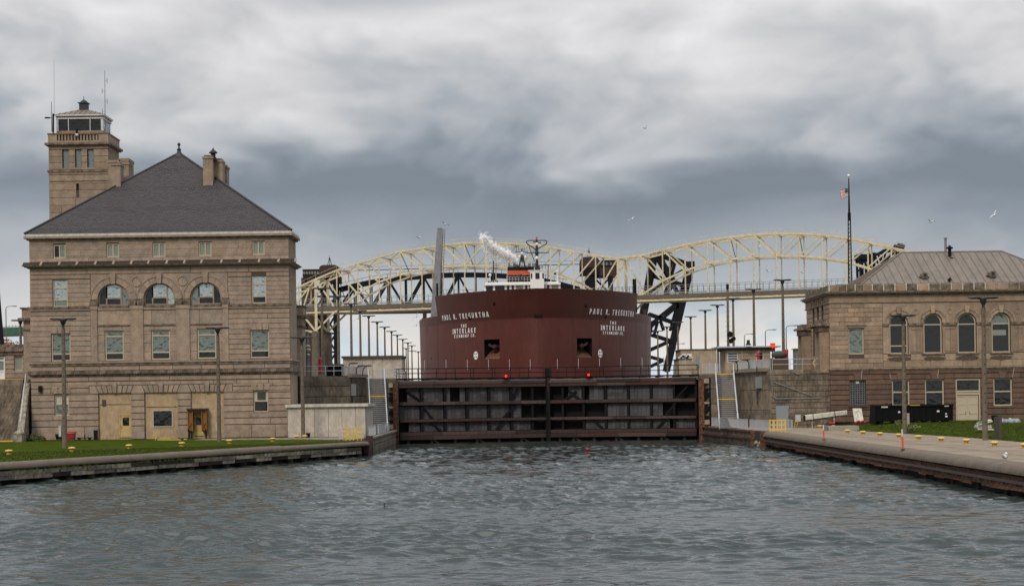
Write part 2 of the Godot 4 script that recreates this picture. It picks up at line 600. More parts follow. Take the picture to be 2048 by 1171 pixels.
func make_sky() -> ImageTexture:
	var S := FastNoiseLite.TYPE_SIMPLEX_SMOOTH
	var na := noise(S, 0.035, 3, 2)
	var nb := noise(S, 0.10, 4, 6)
	var nc := noise(S, 0.22, 6, 21)
	var r := RandomNumberGenerator.new()
	r.seed = 4
	var w := 720
	var im := Image.create_empty(w, w / 2, false, Image.FORMAT_RGB8)
	for j in w / 2:
		var el := PI * (0.5 - (j + 0.5) / (w / 2))
		for i in w:
			im.set_pixel(i, j, sky_at(TAU * (i + 0.5) / w, maxf(el, 0.0), na, nb, nc))
	im.resize(4096, 2048, Image.INTERPOLATE_CUBIC)
	var j0 := int(2048 * (90.0 - 15.0) / 180.0)
	for j in range(j0, 1026):
		var el := PI * (0.5 - (j + 0.5) / 2048.0)
		for i in 4096:
			var c := sky_at(TAU * (i + 0.5) / 4096.0, maxf(el, 0.0), na, nb, nc)
			var d := r.randf_range(-0.002, 0.002)
			im.set_pixel(i, j, Color(c.r + d, c.g + d, c.b + d))
	return ImageTexture.create_from_image(im)


# ---------------------------------------------------------------- water

var waves := []


func wave(x: float, z: float) -> Vector3:   # height and slopes
	var gust := 0.95 + 0.35 * sin(x * 0.11 + 2.0 * sin(z * 0.05)) * sin(z * 0.13 + x * 0.03) + 0.2 * sin(z * 0.31 - x * 0.07)
	var h := 0.0
	var sx := 0.0
	var sz := 0.0
	for w in waves:
		var ph: float = w[0] * x + w[1] * z + w[3]
		var s := sin(ph)
		var e := exp(s - 1.0)   # peaked crests, long troughs
		h += w[2] * (e - 0.46)
		var g: float = w[2] * e * cos(ph)
		sx += g * w[0]
		sz += g * w[1]
	return Vector3(h, sx, sz) * gust


func build_water() -> void:
	var r := RandomNumberGenerator.new()
	r.seed = 7
	for i in 34:
		var lam := 0.42 * pow(11.0, pow(i / 33.0, 1.3))
		var a := 1.42 + r.randfn(0.0, 0.42)
		var amp := (0.0205 if lam > 0.8 and lam < 2.6 else 0.0125) * pow(lam, 0.80)
		waves.append([TAU / lam * cos(a), TAU / lam * sin(a), amp, r.randf() * TAU])
	var v := PackedVector3Array()
	var n := PackedVector3Array()
	var ix := PackedInt32Array()
	for strip in [[-24.0, 26.0, 38.0, 72.0, 0.13, 0.13], [-46.0, 28.0, 72.0, 118.0, 0.22, 0.24], [-46.0, 28.0, 118.0, 186.0, 0.4, 0.5]]:
		var nx := int((strip[1] - strip[0]) / strip[4]) + 1
		var nz := int((strip[3] - strip[2]) / strip[5]) + 1
		var at := v.size()
		for j in nz + 1:
			for i in nx + 1:
				var x: float = lerpf(strip[0], strip[1], float(i) / nx)
				var z: float = -lerpf(strip[2], strip[3], float(j) / nz)
				var q := wave(x, z)
				var calm := lerpf(1.0, 0.55, smoothstep(150.0, 180.0, -z))
				v.append(Vector3(x, q.x * calm, z))
				n.append(Vector3(-q.y * calm, 1, -q.z * calm).normalized())
		for j in nz:
			for i in nx:
				var a := at + j * (nx + 1) + i
				var b := a + nx + 1
				ix.append_array([a, b, a + 1, a + 1, b, b + 1])
	# the river goes on to the sides and behind the lens
	for q in [[-1500.0, 1500.0, -38.0, 1500.0], [-1500.0, -46.0, -186.0, -38.0], [-46.0, -24.0, -72.0, -38.0], [26.0, 28.0, -72.0, -38.0], [28.0, 1500.0, -186.0, -38.0]]:
		var at := v.size()
		for c in [[0, 2], [1, 2], [1, 3], [0, 3]]:
			v.append(Vector3(q[c[0]], -0.02, q[c[1]]))
			n.append(Vector3.UP)
		ix.append_array([at, at + 1, at + 2, at, at + 2, at + 3])
	var a := []
	a.resize(Mesh.ARRAY_MAX)
	a[Mesh.ARRAY_VERTEX] = v
	a[Mesh.ARRAY_NORMAL] = n
	a[Mesh.ARRAY_INDEX] = ix
	var am := ArrayMesh.new()
	am.add_surface_from_arrays(Mesh.PRIMITIVE_TRIANGLES, a)
	var o := MeshInstance3D.new()
	o.name = "water"
	o.mesh = am
	o.material_override = mats.water
	add_child(o)
	tag(o, "choppy grey-green river water in front of the closed lock gate", "water", "", "structure")


# ---------------------------------------------------------------- ground

const QY := 1.35     # west quay top
const PY := 1.45     # east quay top
const TY := 7.15     # top of the lock walls

var QA := Vector2(-52.0, 50.8)      # west quay line, plan x and distance
var QB := Vector2(-12.45, 141.0)


func ground(called: String, m: M, mm: Material, label: String) -> MeshInstance3D:
	var o := part(self, called, m, mm, "structure")
	tag(o, label, "ground")
	return o


func sweep(a: Vector2, b: Vector2, prof: Array, steps: int, wob := 0.0) -> M:   # profile (out, y) swept along a quay line; out is towards the water
	var m := mb()
	var d := (b - a).normalized()
	var out := Vector2(-d.y, d.x)
	if a.x > 0:
		out = -out
	if out.x * (1.0 if a.x < 0 else -1.0) < 0:
		out = -out
	var rows := []
	for k in steps + 1:
		var c := a.lerp(b, float(k) / steps)
		var row := []
		for p in prof:
			var q: Vector2 = c + out * (p.x + rng.randf_range(-wob, wob))
			row.append(Vector3(q.x, p.y + rng.randf_range(-wob, wob), -q.y))
		rows.append(row)
	for k in steps:
		for i in prof.size() - 1:
			var e: Vector2 = prof[i + 1] - prof[i]
			var nn := Vector3(out.x, 0, -out.y) * e.y * -1.0 + Vector3.UP * e.x
			m.quad(rows[k][i], rows[k][i + 1], rows[k + 1][i + 1], rows[k + 1][i], nn.normalized())
	for s in [0, steps]:
		var mid: Vector3 = rows[s][0]
		for i in range(1, prof.size() - 1):
			m.face(mid, rows[s][i], rows[s][i + 1], mid, mid + Vector3(d.x, 0, -d.y) * (1.0 if s == 0 else -1.0))
	return m


func nose(y: float, r: float, drop: float) -> Array:   # rounded edge of a quay
	var p := [Vector2(-0.9, y), Vector2(-0.25, y + 0.01)]
	for i in 7:
		var t := PI / 2 * i / 6.0
		p.append(Vector2(r * sin(t) - 0.05, y - r + r * cos(t)))
	p.append(Vector2(r - 0.07, y - drop))
	p.append(Vector2(-0.3, y - drop - 0.03))
	return p


func build_grounds() -> void:
	# west lawn behind its stone quay
	var m := mb()
	var d := (QB - QA).normalized()
	var out := Vector2(d.y, -d.x)
	var bk := -out * 0.8
	m.slab([Vector2(QA.x + bk.x, -QA.y - bk.y), Vector2(QB.x + bk.x, -QB.y - bk.y), Vector2(-13.4, -145.0), Vector2(-13.4, -182.0), Vector2(-140, -182.0), Vector2(-140, -50.8)], -1.5, QY - 0.02)
	ground("lawn", m, mats.lawn, "mown green lawn between the quay and the tall stone hall")
	m = mb()
	m.slab([Vector2(-29.5, -152.6), Vector2(-18.6, -149.4), Vector2(-14.0, -144.6), Vector2(-13.6, -152.0), Vector2(-13.6, -157.0), Vector2(-29.5, -157.0)], QY - 0.3, QY + 0.005)
	ground("path", m, mats.path, "pale concrete path in front of the white panelled shed")
	var mid := QA.lerp(QB, 0.86)
	part_of_quay("quay_kerb", QA, mid, nose(QY, 0.34, 0.40), 40, mats.kerb, "rounded concrete kerb along the edge of the mown lawn")
	part_of_quay("quay_kerb", mid + d * 0.12, QB, nose(QY - 0.06, 0.26, 0.34), 12, mats.kerb, "thinner rounded concrete kerb ending at the yellow barrier by the shed")
	# moss on the ledge under the kerb
	m = mb()
	for i in 1500:
		var t := rng.randf() * 0.93
		var c := QA.lerp(QB, t) + out * rng.randf_range(0.1, 0.40)
		var h := rng.randf_range(0.03, 0.15) * (0.5 + 0.5 * sin(t * 61.0) * sin(t * 17.0) + 0.4)
		var b := Vector3(c.x, QY - 0.53, -c.y)
		var s := Vector3(d.x, 0, -d.y) * rng.randf_range(0.03, 0.09)
		var lean := Vector3(rng.randf_range(-.05, .05), h + 0.02, rng.randf_range(-.03, .1))
		m.tri(b - s, b + s, b + lean, Vector3.UP + Vector3(out.x, 0, -out.y), Vector3.UP + Vector3(out.x, 0, -out.y), Vector3.UP)
	var moss := part(self, "grass", m, mats.moss, "stuff")
	tag(moss, "weeds and moss growing on the stone ledge under the lawn kerb", "grass")
	# two courses of old stone, then the dark hollow above the sheet piling
	var wall := thing("quay_wall", "old two course stone quay wall below the mown lawn", "wall", Vector3(QA.x, 0, -QA.y))
	var n := 46
	for row in 2:
		var y1 := QY - 0.52 - row * 0.27
		var t := 0.0
		while t < 0.985:
			var len := rng.randf_range(1.5, 3.2) / QA.distance_to(QB)
			var t1 := minf(t + len, 0.985)
			var a := QA.lerp(QB, t + 0.0004)
			var b := QA.lerp(QB, t1 - 0.0004)
			var k := mb()
			var o1 := rng.randf_range(0.22, 0.34) - row * 0.04
			var p := []
			for y in [y1 - 0.255, y1]:
				for c in [[a, -0.5], [b, -0.5], [b, o1 + rng.randf_range(-.03, .03)], [a, o1 + rng.randf_range(-.03, .03)]]:
					var q: Vector2 = c[0] + out * c[1]
					p.append(Vector3(q.x, y + rng.randf_range(-0.015, 0.015), -q.y))
			k.hexa(p)
			part(wall, "stone", k, any("stain") if rng.randf() < 0.22 else any("rock"))
			t = t1
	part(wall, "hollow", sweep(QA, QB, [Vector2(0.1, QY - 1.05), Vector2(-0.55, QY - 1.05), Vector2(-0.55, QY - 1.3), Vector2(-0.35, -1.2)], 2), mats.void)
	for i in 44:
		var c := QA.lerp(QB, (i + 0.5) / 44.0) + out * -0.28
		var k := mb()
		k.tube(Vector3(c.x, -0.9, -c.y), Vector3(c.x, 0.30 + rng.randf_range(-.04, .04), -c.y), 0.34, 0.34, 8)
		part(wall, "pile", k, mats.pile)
	# east quay: pavement, lawn rising to the hall, rounded kerb, rusty wales
	m = mb()
	m.slab([Vector2(23.5, -30), Vector2(23.5, -149.6), Vector2(21.2, -181), Vector2(31, -181), Vector2(31, -158), Vector2(31.0, -147), Vector2(33.4, -122), Vector2(33.5, -106), Vector2(33.5, -30)], -1.5, PY)
	ground("pavement", m, mats.pavement, "broad worn concrete quay pavement beside the water")
	m = mb()
	for i in 24:
		for j in 14:
			var q := []
			for c in [[0, 0], [1, 0], [1, 1], [0, 1]]:
				var dd := lerpf(30, 166, (i + c[0]) / 24.0)
				var x0 := 33.5 if dd < 122 else lerpf(33.4, 30.8, clampf((dd - 122) / 26.0, 0, 1))
				var x: float = x0 + 62.0 * pow((j + c[1]) / 14.0, 1.6)
				var y := PY + 0.012 + 0.42 * smoothstep(0.0, 7.0, x - x0) * smoothstep(110, 156, dd) + 0.10 * smoothstep(0, 3, x - x0)
				q.append(Vector3(x, y, -dd))
			m.quad(q[0], q[1], q[2], q[3], Vector3.UP)
	ground("lawn", m, mats.lawn, "grass bank between the quay pavement and the brown stone hall")
	part_of_quay("quay_kerb", Vector2(23.0, 30.0), Vector2(23.0, 149.0), nose(PY + 0.02, 0.42, 0.44), 50, mats.kerb, "thick rounded concrete kerb along the edge of the quay pavement")
	wall = thing("quay_wall", "rust stained quay wall with dark steel wale under the pavement", "wall", Vector3(23, 0, -149))
	for row in 2:
		var z := 30.0
		while z < 148.9:
			var z1 := minf(z + rng.randf_range(1.6, 3.4), 148.9)
			var y1 := PY - 0.50 - row * 0.32
			var k := mb()
			var p := []
			for y in [y1 - (0.19 if row == 0 else 0.30 + rng.randf_range(-.04, .1)), y1]:
				for c in [[23.3, z], [23.3, z1], [22.80 + rng.randf_range(-.03, .05), z1], [22.80 + rng.randf_range(-.03, .05), z]]:
					p.append(Vector3(c[0], y + rng.randf_range(-.02, .02), -c[1]))
			k.hexa(p)
			part(wall, "concrete_block", k, any("rusty"))
			z = z1
	m = mb()
	m.box(Vector3(22.70, PY - 0.84, -148.8), Vector3(22.95, PY - 0.70, -30))
	part(wall, "wale", m, mats.grey_brown)
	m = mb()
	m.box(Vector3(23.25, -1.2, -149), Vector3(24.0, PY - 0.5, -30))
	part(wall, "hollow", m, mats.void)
	for i in 70:
		var z := 32.0 + i * 1.67 + rng.randf_range(-.5, .5)
		var k := mb()
		if i % 3 == 0:
			k.tube(Vector3(23.22, -0.9, -z), Vector3(23.22, 0.55, -z), 0.16, 0.16, 6)
			part(wall, "pile", k, mats.pile)
		elif rng.randf() < 0.4:
			k.bar(Vector3(22.93, 0.6, -z), Vector3(22.93 + rng.randf_range(-.05, .1), rng.randf_range(0.1, 0.4), -z + 0.1), 0.05, 0.05)
			part(wall, "hanging_rust", k, mats.steel_rust)
	tufts("grass blades standing up from the west lawn", func(): 
		var t := rng.randf()
		var c := QA.lerp(QB, lerpf(0.5, 0.98, t)) - out * rng.randf_range(0.85, 26.0) * (1.02 - t)
		return Vector3(c.x, QY - 0.02, -minf(c.y, 160.6)))
	tufts("grass blades standing up from the east bank", func():
		var dd := rng.randf_range(104, 158)
		var x := rng.randf() * 14.0
		var x0 := 33.5 if dd < 122 else lerpf(33.4, 30.8, clampf((dd - 122) / 26.0, 0, 1))
		return Vector3(x0 + x, PY + 0.012 + 0.42 * smoothstep(0.0, 7.0, x) * smoothstep(110, 156, dd) + 0.10 * smoothstep(0, 3, x), -dd))
	m = mb()
	for k in 14:
		var z := 62.0 + k * 6.4
		m.box(Vector3(23.5, PY, -z - 0.025), Vector3(33.0 if z < 120 else 30.6, PY + 0.004, -z + 0.025))
	for x in [26.6, 29.9]:
		m.box(Vector3(x - 0.02, PY, -148), Vector3(x + 0.02, PY + 0.005, -40))
	tag(part(self, "pavement_joints", m, mats.mortar, "structure"), "dark joints between the concrete bays of the quay pavement", "pavement joint")
	# ground on top of the lock walls, both banks
	m = mb()
	m.slab([Vector2(-12.6, -180.6), Vector2(-12.6, -900), Vector2(-900, -900), Vector2(-900, -178), Vector2(-47.2, -178), Vector2(-47.2, -168), Vector2(-25, -168), Vector2(-25, -174), Vector2(-16.5, -177.4)], -2.0, TY)
	ground("ground", m, mats.concrete, "concrete top of the lock wall on the tower side")
	m = mb()
	m.slab([Vector2(20.6, -181.2), Vector2(20.6, -900), Vector2(900, -900), Vector2(900, -184), Vector2(33, -184), Vector2(33, -166.4), Vector2(26.4, -166.4), Vector2(24.6, -178.0)], -2.0, TY)
	ground("ground", m, mats.concrete, "concrete top of the lock wall beside the control hut")
	m = mb()
	m.box(Vector3(-12.6, -2, -900), Vector3(20.6, 5.6, -188))
	ground("water", m, mats.water, "high water inside the lock chamber around the ship")


func tufts(label: String, place: Callable) -> void:
	var m := mb()
	for k in 5:
		var a := TAU * k / 5.0
		var b := Vector3(cos(a), 0, sin(a)) * 0.05
		var s := Vector3(-sin(a), 0, cos(a)) * 0.035
		m.tri(b - s, b + s, b * 2.2 + Vector3(0, 0.085 + 0.02 * (k % 3), 0), Vector3.UP, Vector3.UP, Vector3.UP)
	var mm := MultiMesh.new()
	mm.transform_format = MultiMesh.TRANSFORM_3D
	mm.use_colors = true
	mm.mesh = m.done()
	mm.instance_count = 9000
	for i in mm.instance_count:
		var sc := rng.randf_range(0.3, 0.7)
		var at: Vector3 = place.call()
		mm.set_instance_transform(i, Transform3D(Basis(Vector3.UP, rng.randf() * TAU).scaled(Vector3(sc, sc * rng.randf_range(0.6, 1.2), sc)), at))
		var w := 0.5 + 0.5 * sin(at.x * 0.7 + sin(at.z * 0.4) * 2.0)
		mm.set_instance_color(i, Color(0.062, 0.082, 0.018).lerp(Color(0.09, 0.095, 0.03), w * rng.randf()))
	var o := MultiMeshInstance3D.new()
	o.name = "grass"
	o.multimesh = mm
	o.material_override = mats.blade
	add_child(o, true)
	tag(o, label, "grass", "", "stuff")


func part_of_quay(called: String, a: Vector2, b: Vector2, prof: Array, steps: int, mm: Material, label: String) -> void:
	var at := Vector3(a.x, 0, -a.y)
	solo(called, sweep(a, b, prof, steps, 0.006), mm, label, "kerb", at)


# ---------------------------------------------------------------- masonry

func free_spans(x0: float, x1: float, y0: float, y1: float, holes: Array) -> Array:
	var spans := [[x0, x1]]
	for h in holes:
		var r: Rect2 = h
		if r.position.y < y1 - 0.01 and r.end.y > y0 + 0.01:
			var next := []
			for s in spans:
				if r.end.x <= s[0] or r.position.x >= s[1]:
					next.append(s)
				else:
					if r.position.x - s[0] > 0.03:
						next.append([s[0], r.position.x])
					if s[1] - r.end.x > 0.03:
						next.append([r.end.x, s[1]])
			spans = next
	return spans


func rows_of(y0: float, y1: float, holes: Array, least: float) -> Array:   # a course, cut where a hole begins or ends
	var ys := [y0, y1]
	for h in holes:
		for y in [h.position.y, h.end.y]:
			if y > y0 + least and y < y1 - least:
				ys.append(y)
	ys.sort()
	return ys


func blocks(root: Node, pal: String, z: float, x0: float, x1: float, levels: Array, holes: Array, length: float, joint: float, depth := 0.10, ch := 0.03, name_ := "stone") -> void:
	for i in levels.size() - 1:
		var lo := minf(levels[i], levels[i + 1])
		var hi := maxf(levels[i], levels[i + 1])
		var ys := rows_of(lo, hi, holes, 0.12)
		for k in ys.size() - 1:
			for s in free_spans(x0, x1, ys[k], ys[k + 1], holes):
				var w: float = s[1] - s[0]
				var n := maxi(1, roundi(w / length))
				var cuts := [s[0]]
				for c in n - 1:
					cuts.append(s[0] + w * (c + 1 + (0.25 if i % 2 == 0 else -0.25) * (1 if n > 1 else 0) + rng.randf_range(-.15, .15)) / n)
				cuts.append(s[1])
				for c in n:
					var m := mb()
					var jb := joint * 0.5 if k == 0 else 0.004
					var jt := joint * 0.5 if k == ys.size() - 2 else 0.004
					var jx := minf(joint, 0.03) * 0.5
					m.block(Vector3(cuts[c] + jx, ys[k] + jb, z - depth), Vector3(cuts[c + 1] - jx, ys[k + 1] - jt, z + rng.randf_range(-0.012, 0.012)), ch)
					part(root, name_, m, any(pal))


func backing(root: Node, called: String, mm: Material, x0: float, x1: float, y0: float, y1: float, z0: float, z1: float, holes: Array) -> void:
	var ys := rows_of(y0, y1, holes, 0.001)
	var m := mb()
	for k in ys.size() - 1:
		for s in free_spans(x0, x1, ys[k], ys[k + 1], holes):
			m.box(Vector3(s[0], ys[k], z0), Vector3(s[1], ys[k + 1], z1))
	part(root, called, m, mm)


func spandrel(m: M, cx: float, cy: float, r: float, ytop: float, z0: float, z1: float) -> void:
	var n := 20
	for i in n:
		var a := PI * i / n
		var b := PI * (i + 1) / n
		var p := Vector2(cx + r * cos(a), cy + r * sin(a))
		var q := Vector2(cx + r * cos(b), cy + r * sin(b))
		m.quad(Vector3(p.x, p.y, z1), Vector3(q.x, q.y, z1), Vector3(q.x, ytop, z1), Vector3(p.x, ytop, z1), Vector3.BACK)
		m.quad(Vector3(p.x, p.y, z1), Vector3(q.x, q.y, z1), Vector3(q.x, q.y, z0), Vector3(p.x, p.y, z0), Vector3(-cos((a + b) / 2), -sin((a + b) / 2), 0))


func archivolt(m: M, cx: float, cy: float, r0: float, r1: float, z0: float, z1: float, a0 := 0.0, a1 := PI) -> void:
	var n := 24
	for i in n:
		var a := lerpf(a0, a1, float(i) / n)
		var b := lerpf(a0, a1, float(i + 1) / n)
		var e := Vector3(cos(a), sin(a), 0)
		var f := Vector3(cos(b), sin(b), 0)
		var c := Vector3(cx, cy, 0)
		var zz := Vector3(0, 0, z1)
		var zb := Vector3(0, 0, z0)
		m.quad(c + e * r0 + zz, c + f * r0 + zz, c + f * r1 + zz, c + e * r1 + zz, Vector3.BACK)
		m.quad(c + e * r1 + zz, c + f * r1 + zz, c + f * r1 + zb, c + e * r1 + zb, (e + f) * 0.5)
		m.quad(c + e * r0 + zz, c + f * r0 + zz, c + f * r0 + zb, c + e * r0 + zb, -(e + f) * 0.5)


func rect_poly(r: Rect2) -> PackedVector2Array:
	return PackedVector2Array([r.position, Vector2(r.end.x, r.position.y), r.end, Vector2(r.position.x, r.end.y)])


# a window in a wall: frame with bars, one pane per light. lights: rects as fractions (x0, y0, x1, y1, glass), y from the top
func window(root: Node, r: Rect2, z: float, lights: Array, frame: Material, fw := 0.10, arch := 0.0) -> Node:
	var outline := rect_poly(r)
	if arch > 0.0:
		outline = PackedVector2Array([r.position, Vector2(r.end.x, r.position.y)])
		for i in 17:
			var a := PI * i / 16.0
			outline.append(Vector2(r.get_center().x + r.size.x / 2 * cos(a), r.end.y - arch + arch * sin(a)))
	var m := mb()
	var panes := []
	var holes := []
	for l in lights:
		var q := Rect2(r.position.x + r.size.x * l[0], r.end.y - r.size.y * l[3], r.size.x * (l[2] - l[0]), r.size.y * (l[3] - l[1])).grow(-fw * 0.5)
		var g := Geometry2D.intersect_polygons(rect_poly(q), Geometry2D.offset_polygon(outline, -fw)[0])
		if g.size():
			panes.append([g[0], mats[l[4]]])
	if arch > 0.0:
		archivolt(m, r.get_center().x, r.end.y - arch, r.size.x / 2 - fw, r.size.x / 2, z - 0.1, z + 0.03)
	else:
		m.box(Vector3(r.position.x, r.end.y - fw, z - 0.1), Vector3(r.end.x, r.end.y, z + 0.03))
	var top := r.end.y - (arch if arch > 0.0 else fw)
	for s in [[r.position.x, r.position.x + fw], [r.end.x - fw, r.end.x]]:
		m.box(Vector3(s[0], r.position.y + fw, z - 0.1), Vector3(s[1], top, z + 0.03))
	m.box(Vector3(r.position.x, r.position.y, z - 0.1), Vector3(r.end.x, r.position.y + fw, z + 0.05))
	var seen_x := {}
	var seen_y := {}
	for l in lights:
		for k in [[0, seen_x], [1, seen_y]]:
			if l[k[0]] > 0.001:
				k[1][snappedf(l[k[0]], 0.001)] = [l[1 - k[0]], l[3 - k[0]]]
	for f in seen_x:
		var x: float = r.position.x + r.size.x * f
		var hi := r.end.y - fw
		if arch > 0.0:
			hi = r.end.y - arch + sqrt(maxf(0.0, pow(r.size.x / 2 - fw, 2) - pow(x - r.get_center().x, 2))) - 0.02
		m.box(Vector3(x - fw * 0.5, maxf(r.position.y + fw, r.end.y - r.size.y * seen_x[f][1]), z - 0.08), Vector3(x + fw * 0.5, minf(hi, r.end.y - r.size.y * seen_x[f][0]), z + 0.022))
	for f in seen_y:
		var y: float = r.end.y - r.size.y * f
		m.box(Vector3(r.position.x + fw + r.size.x * seen_y[f][0] - (0.0 if seen_y[f][0] < 0.001 else fw * 0.5), y - fw * 0.5, z - 0.085), Vector3(minf(r.end.x - fw, r.position.x + r.size.x * seen_y[f][1] - fw * 0.5), y + fw * 0.5, z + 0.015))
	var o := part(root, "window", m, frame)
	for p in panes:
		var k := mb()
		k.prism(p[0], z - 0.07, z - 0.05)
		part(o, "pane", k, p[1])
	return o


func pr(x0: float, y0: float, x1: float, y1: float, d: float) -> Rect2:   # a pixel rectangle on a wall at distance d
	var a := W(x0, (y0 + y1) / 2, d)
	var b := W(x1, (y0 + y1) / 2, d)
	var c := (x0 + x1) / 2
	return Rect2(a.x, W(c, y1, d).y, b.x - a.x, W(c, y0, d).y - W(c, y1, d).y)


func around(m: M, x0: float, x1: float, y0: float, y1: float, zf: float, zb: float, out: float) -> void:   # a band round three sides of a block
	m.box(Vector3(x0 - out, y0, zb), Vector3(x1 + out, y1, zf + out))


# ---------------------------------------------------------------- the tall stone hall

func build_stone_hall() -> void:
	var D := 161.0
	var z := -D
	var o := thing("stone_hall", "tall four storey brown stone hall with steep slate roof and three arched windows", "building", Vector3(-34.2, QY, z))
	var y := func(py): return W(320, py, D).y
	var X0 := -46.95
	var X1 := -21.6
	var cx0 := W(180.8, 640, D).x
	var cx1 := W(456, 640, D).x
	var zb := z - 5.6
	var base: float = QY - 0.3
	var holes := []
	var attic := [pr(105.3, 488.5, 130.3, 516.2, D), pr(212.4, 486.5, 237.4, 514.5, D), pr(304.9, 484.8, 330, 513.5, D), pr(396.9, 483.5, 422.3, 511.7, D), pr(503.6, 481, 528.6, 509.5, D)]
	var tall := [pr(104.6, 558.9, 134.3, 613.7, D), pr(502.9, 550.9, 531.9, 606.5, D)]
	var wide := [pr(209, 660, 246.8, 720.5, D), pr(302, 658.5, 339.6, 719, D), pr(394, 657, 431.8, 717, D)]
	var side := [pr(101.7, 666.3, 140.1, 722, D), pr(500, 659, 538, 715.5, D)]
	var low := [pr(108.7, 787, 137, 830.8, D), pr(506.6, 779.7, 535.8, 823.5, D)]
	var gates := [pr(196.6, 785.4, 262, 880, D), pr(288.8, 784, 354.9, 880, D), pr(381.6, 782, 447.3, 880, D)]
	for g in gates:
		g.size.y += g.position.y - base
		g.position.y = base
	for i in 3:
		gates[i] = Rect2(gates[i].position.x, base, gates[i].size.x, gates[i].end.y - base)
	var arches := []
	var ay: float = y.call(597)
	var ab: float = y.call(609.5)
	var at: float = y.call(546.5)
	var ar := 31.5 / 20.5
	for c in [226.2, 318.3, 411.2]:
		var x := W(c, 597, D).x
		arches.append(Rect2(x - ar, ab, ar * 2, at - ab))
	for l in [attic, tall, wide, side, low, gates, arches]:
		holes.append_array(l)
	backing(o, "wall", mats.mortar, X0 + 0.05, X1 - 0.05, base, y.call(474), z - 0.6, z - 0.07, holes)
	var m := mb()
	m.box(Vector3(X0 + 0.05, base, zb), Vector3(X0 + 0.6, y.call(474), z - 0.6))
	m.box(Vector3(X1 - 0.6, base, zb), Vector3(X1 - 0.05, y.call(474), z - 0.6))
	m.box(Vector3(X0 + 3, base, z - 20), Vector3(X1 - 3, y.call(474), z - 19.4))
	m.box(Vector3(X0 + 3, base, z - 19.4), Vector3(X0 + 3.5, y.call(474), z - 5.6))
	m.box(Vector3(X1 - 3.5, base, z - 19.4), Vector3(X1 - 3, y.call(474), z - 5.6))
	m.box(Vector3(X0 + 0.6, base, zb), Vector3(X1 - 0.6, y.call(474), zb + 0.4))
	part(o, "side_wall", m, mats.trim)
	m = mb()
	for py in [880, 735, 615, 527]:
		m.box(Vector3(X0 + 0.6, y.call(py) - 0.2, zb + 0.4), Vector3(X1 - 0.6, y.call(py), z - 0.62))
	part(o, "floor", m, mats.dark)
	# courses, from the plinth up
	var lv := func(a, b, n):
		var r := []
		for i in n + 1:
			r.append(lerpf(y.call(a), y.call(b), float(i) / n))
		return r
	blocks(o, "stone", z + 0.06, X0, X1, lv.call(877, 851, 1), holes, 2.6, 0.05, 0.2)
	var band: float = gates[0].end.y
	var fans := holes + [Rect2(gates[0].position.x - 0.9, band, gates[2].end.x - gates[0].position.x + 1.8, 0.76)]
	blocks(o, "stone", z, X0, X1, lv.call(850.5, 761, 7), fans, 2.9, 0.07, 0.1, 0.015)
	blocks(o, "stone", z, X0, X1, lv.call(760.5, 750, 1), holes, 4.0, 0.06)
	blocks(o, "stone", z, X0, X1, lv.call(739, 729, 1), holes, 3.2, 0.03)
	for s in [[X0, cx0], [cx1, X1]]:
		blocks(o, "stone", z, s[0], s[1], lv.call(720.5, 618.5, 10), holes, 2.9, 0.045, 0.1, 0.012)
		blocks(o, "stone", z, s[0], s[1], lv.call(610, 556, 6), holes, 2.2, 0.03, 0.1, 0.008)
		blocks(o, "stone", z, s[0], s[1], lv.call(555.5, 546.5, 1), holes, 6.0, 0.05)
	blocks(o, "stone", z - 0.03, cx0 + 0.03, cx1 - 0.03, lv.call(720.5, 650.5, 4), holes, 3.4, 0.02)
	blocks(o, "stone", z - 0.03, cx0 + 0.03, cx1 - 0.03, lv.call(648.5, 619.5, 1), holes, 4.4, 0.03)
	blocks(o, "stone", z, X0, X1, lv.call(546, 532, 1), holes, 5.0, 0.02)
	blocks(o, "stone", z, X0, X1, lv.call(520.5, 475, 4), holes, 2.6, 0.015, 0.1, 0.006)
	# arcade: spandrels, rings, keystones, roundels, imposts
	var zone := [cx0 + 0.03]
	for i in 2:
		zone.append((arches[i].get_center().x + arches[i + 1].get_center().x) / 2)
	zone.append(cx1 - 0.03)
	for i in 3:
		var c: float = arches[i].get_center().x
		m = mb()
		spandrel(m, c, ay, ar, at, z - 0.6, z - 0.04)
		for s in [[zone[i] + 0.006, c - ar], [c + ar, zone[i + 1] - 0.006]]:
			m.box(Vector3(s[0], ab, z - 0.3), Vector3(s[1], at, z - 0.04))
		part(o, "spandrel", m, any("stone"))
		var seg := 9
		for k in seg:
			var a0 := PI * k / seg + (0.008 if k else 0.0)
			m = mb()
			archivolt(m, c, ay, ar + 0.02, ar + 0.60, z - 0.05, z + 0.06, a0, PI * (k + 1) / seg - 0.008)
			part(o, "arch_stone", m, any("stone"))
		m = mb()
		archivolt(m, c, ay, ar + 0.60, ar + 0.70, z - 0.05, z + 0.11)
		part(o, "arch_moulding", m, mats.trim)
		m = mb()
		m.prism(PackedVector2Array([Vector2(c - 0.20, ay + ar - 0.05), Vector2(c + 0.20, ay + ar - 0.05), Vector2(c + 0.27, at + 0.02), Vector2(c - 0.27, at + 0.02)]), z - 0.1, z + 0.20)
		part(o, "keystone", m, any("stone"))
		for s in [-1, 1]:
			m = mb()
			var w0: float = c + s * (ar + 0.36)
			m.box(Vector3(w0 - 0.42, ay - 0.62, z - 0.1), Vector3(w0 + 0.42, ay - 0.36, z + 0.16))
			m.box(Vector3(w0 - 0.38, ay - 0.36, z - 0.1), Vector3(w0 + 0.38, ay - 0.02, z + 0.06))
			part(o, "impost", m, mats.belt)
	for p in [[272.2, 562.5], [364.3, 561.0]]:
		var q := W(p[0], p[1], D)
		m = mb()
		archivolt(m, q.x, q.y, 0.42, 0.52, z - 0.06, z + 0.03, 0, TAU)
		part(o, "roundel", m, mats.trim)
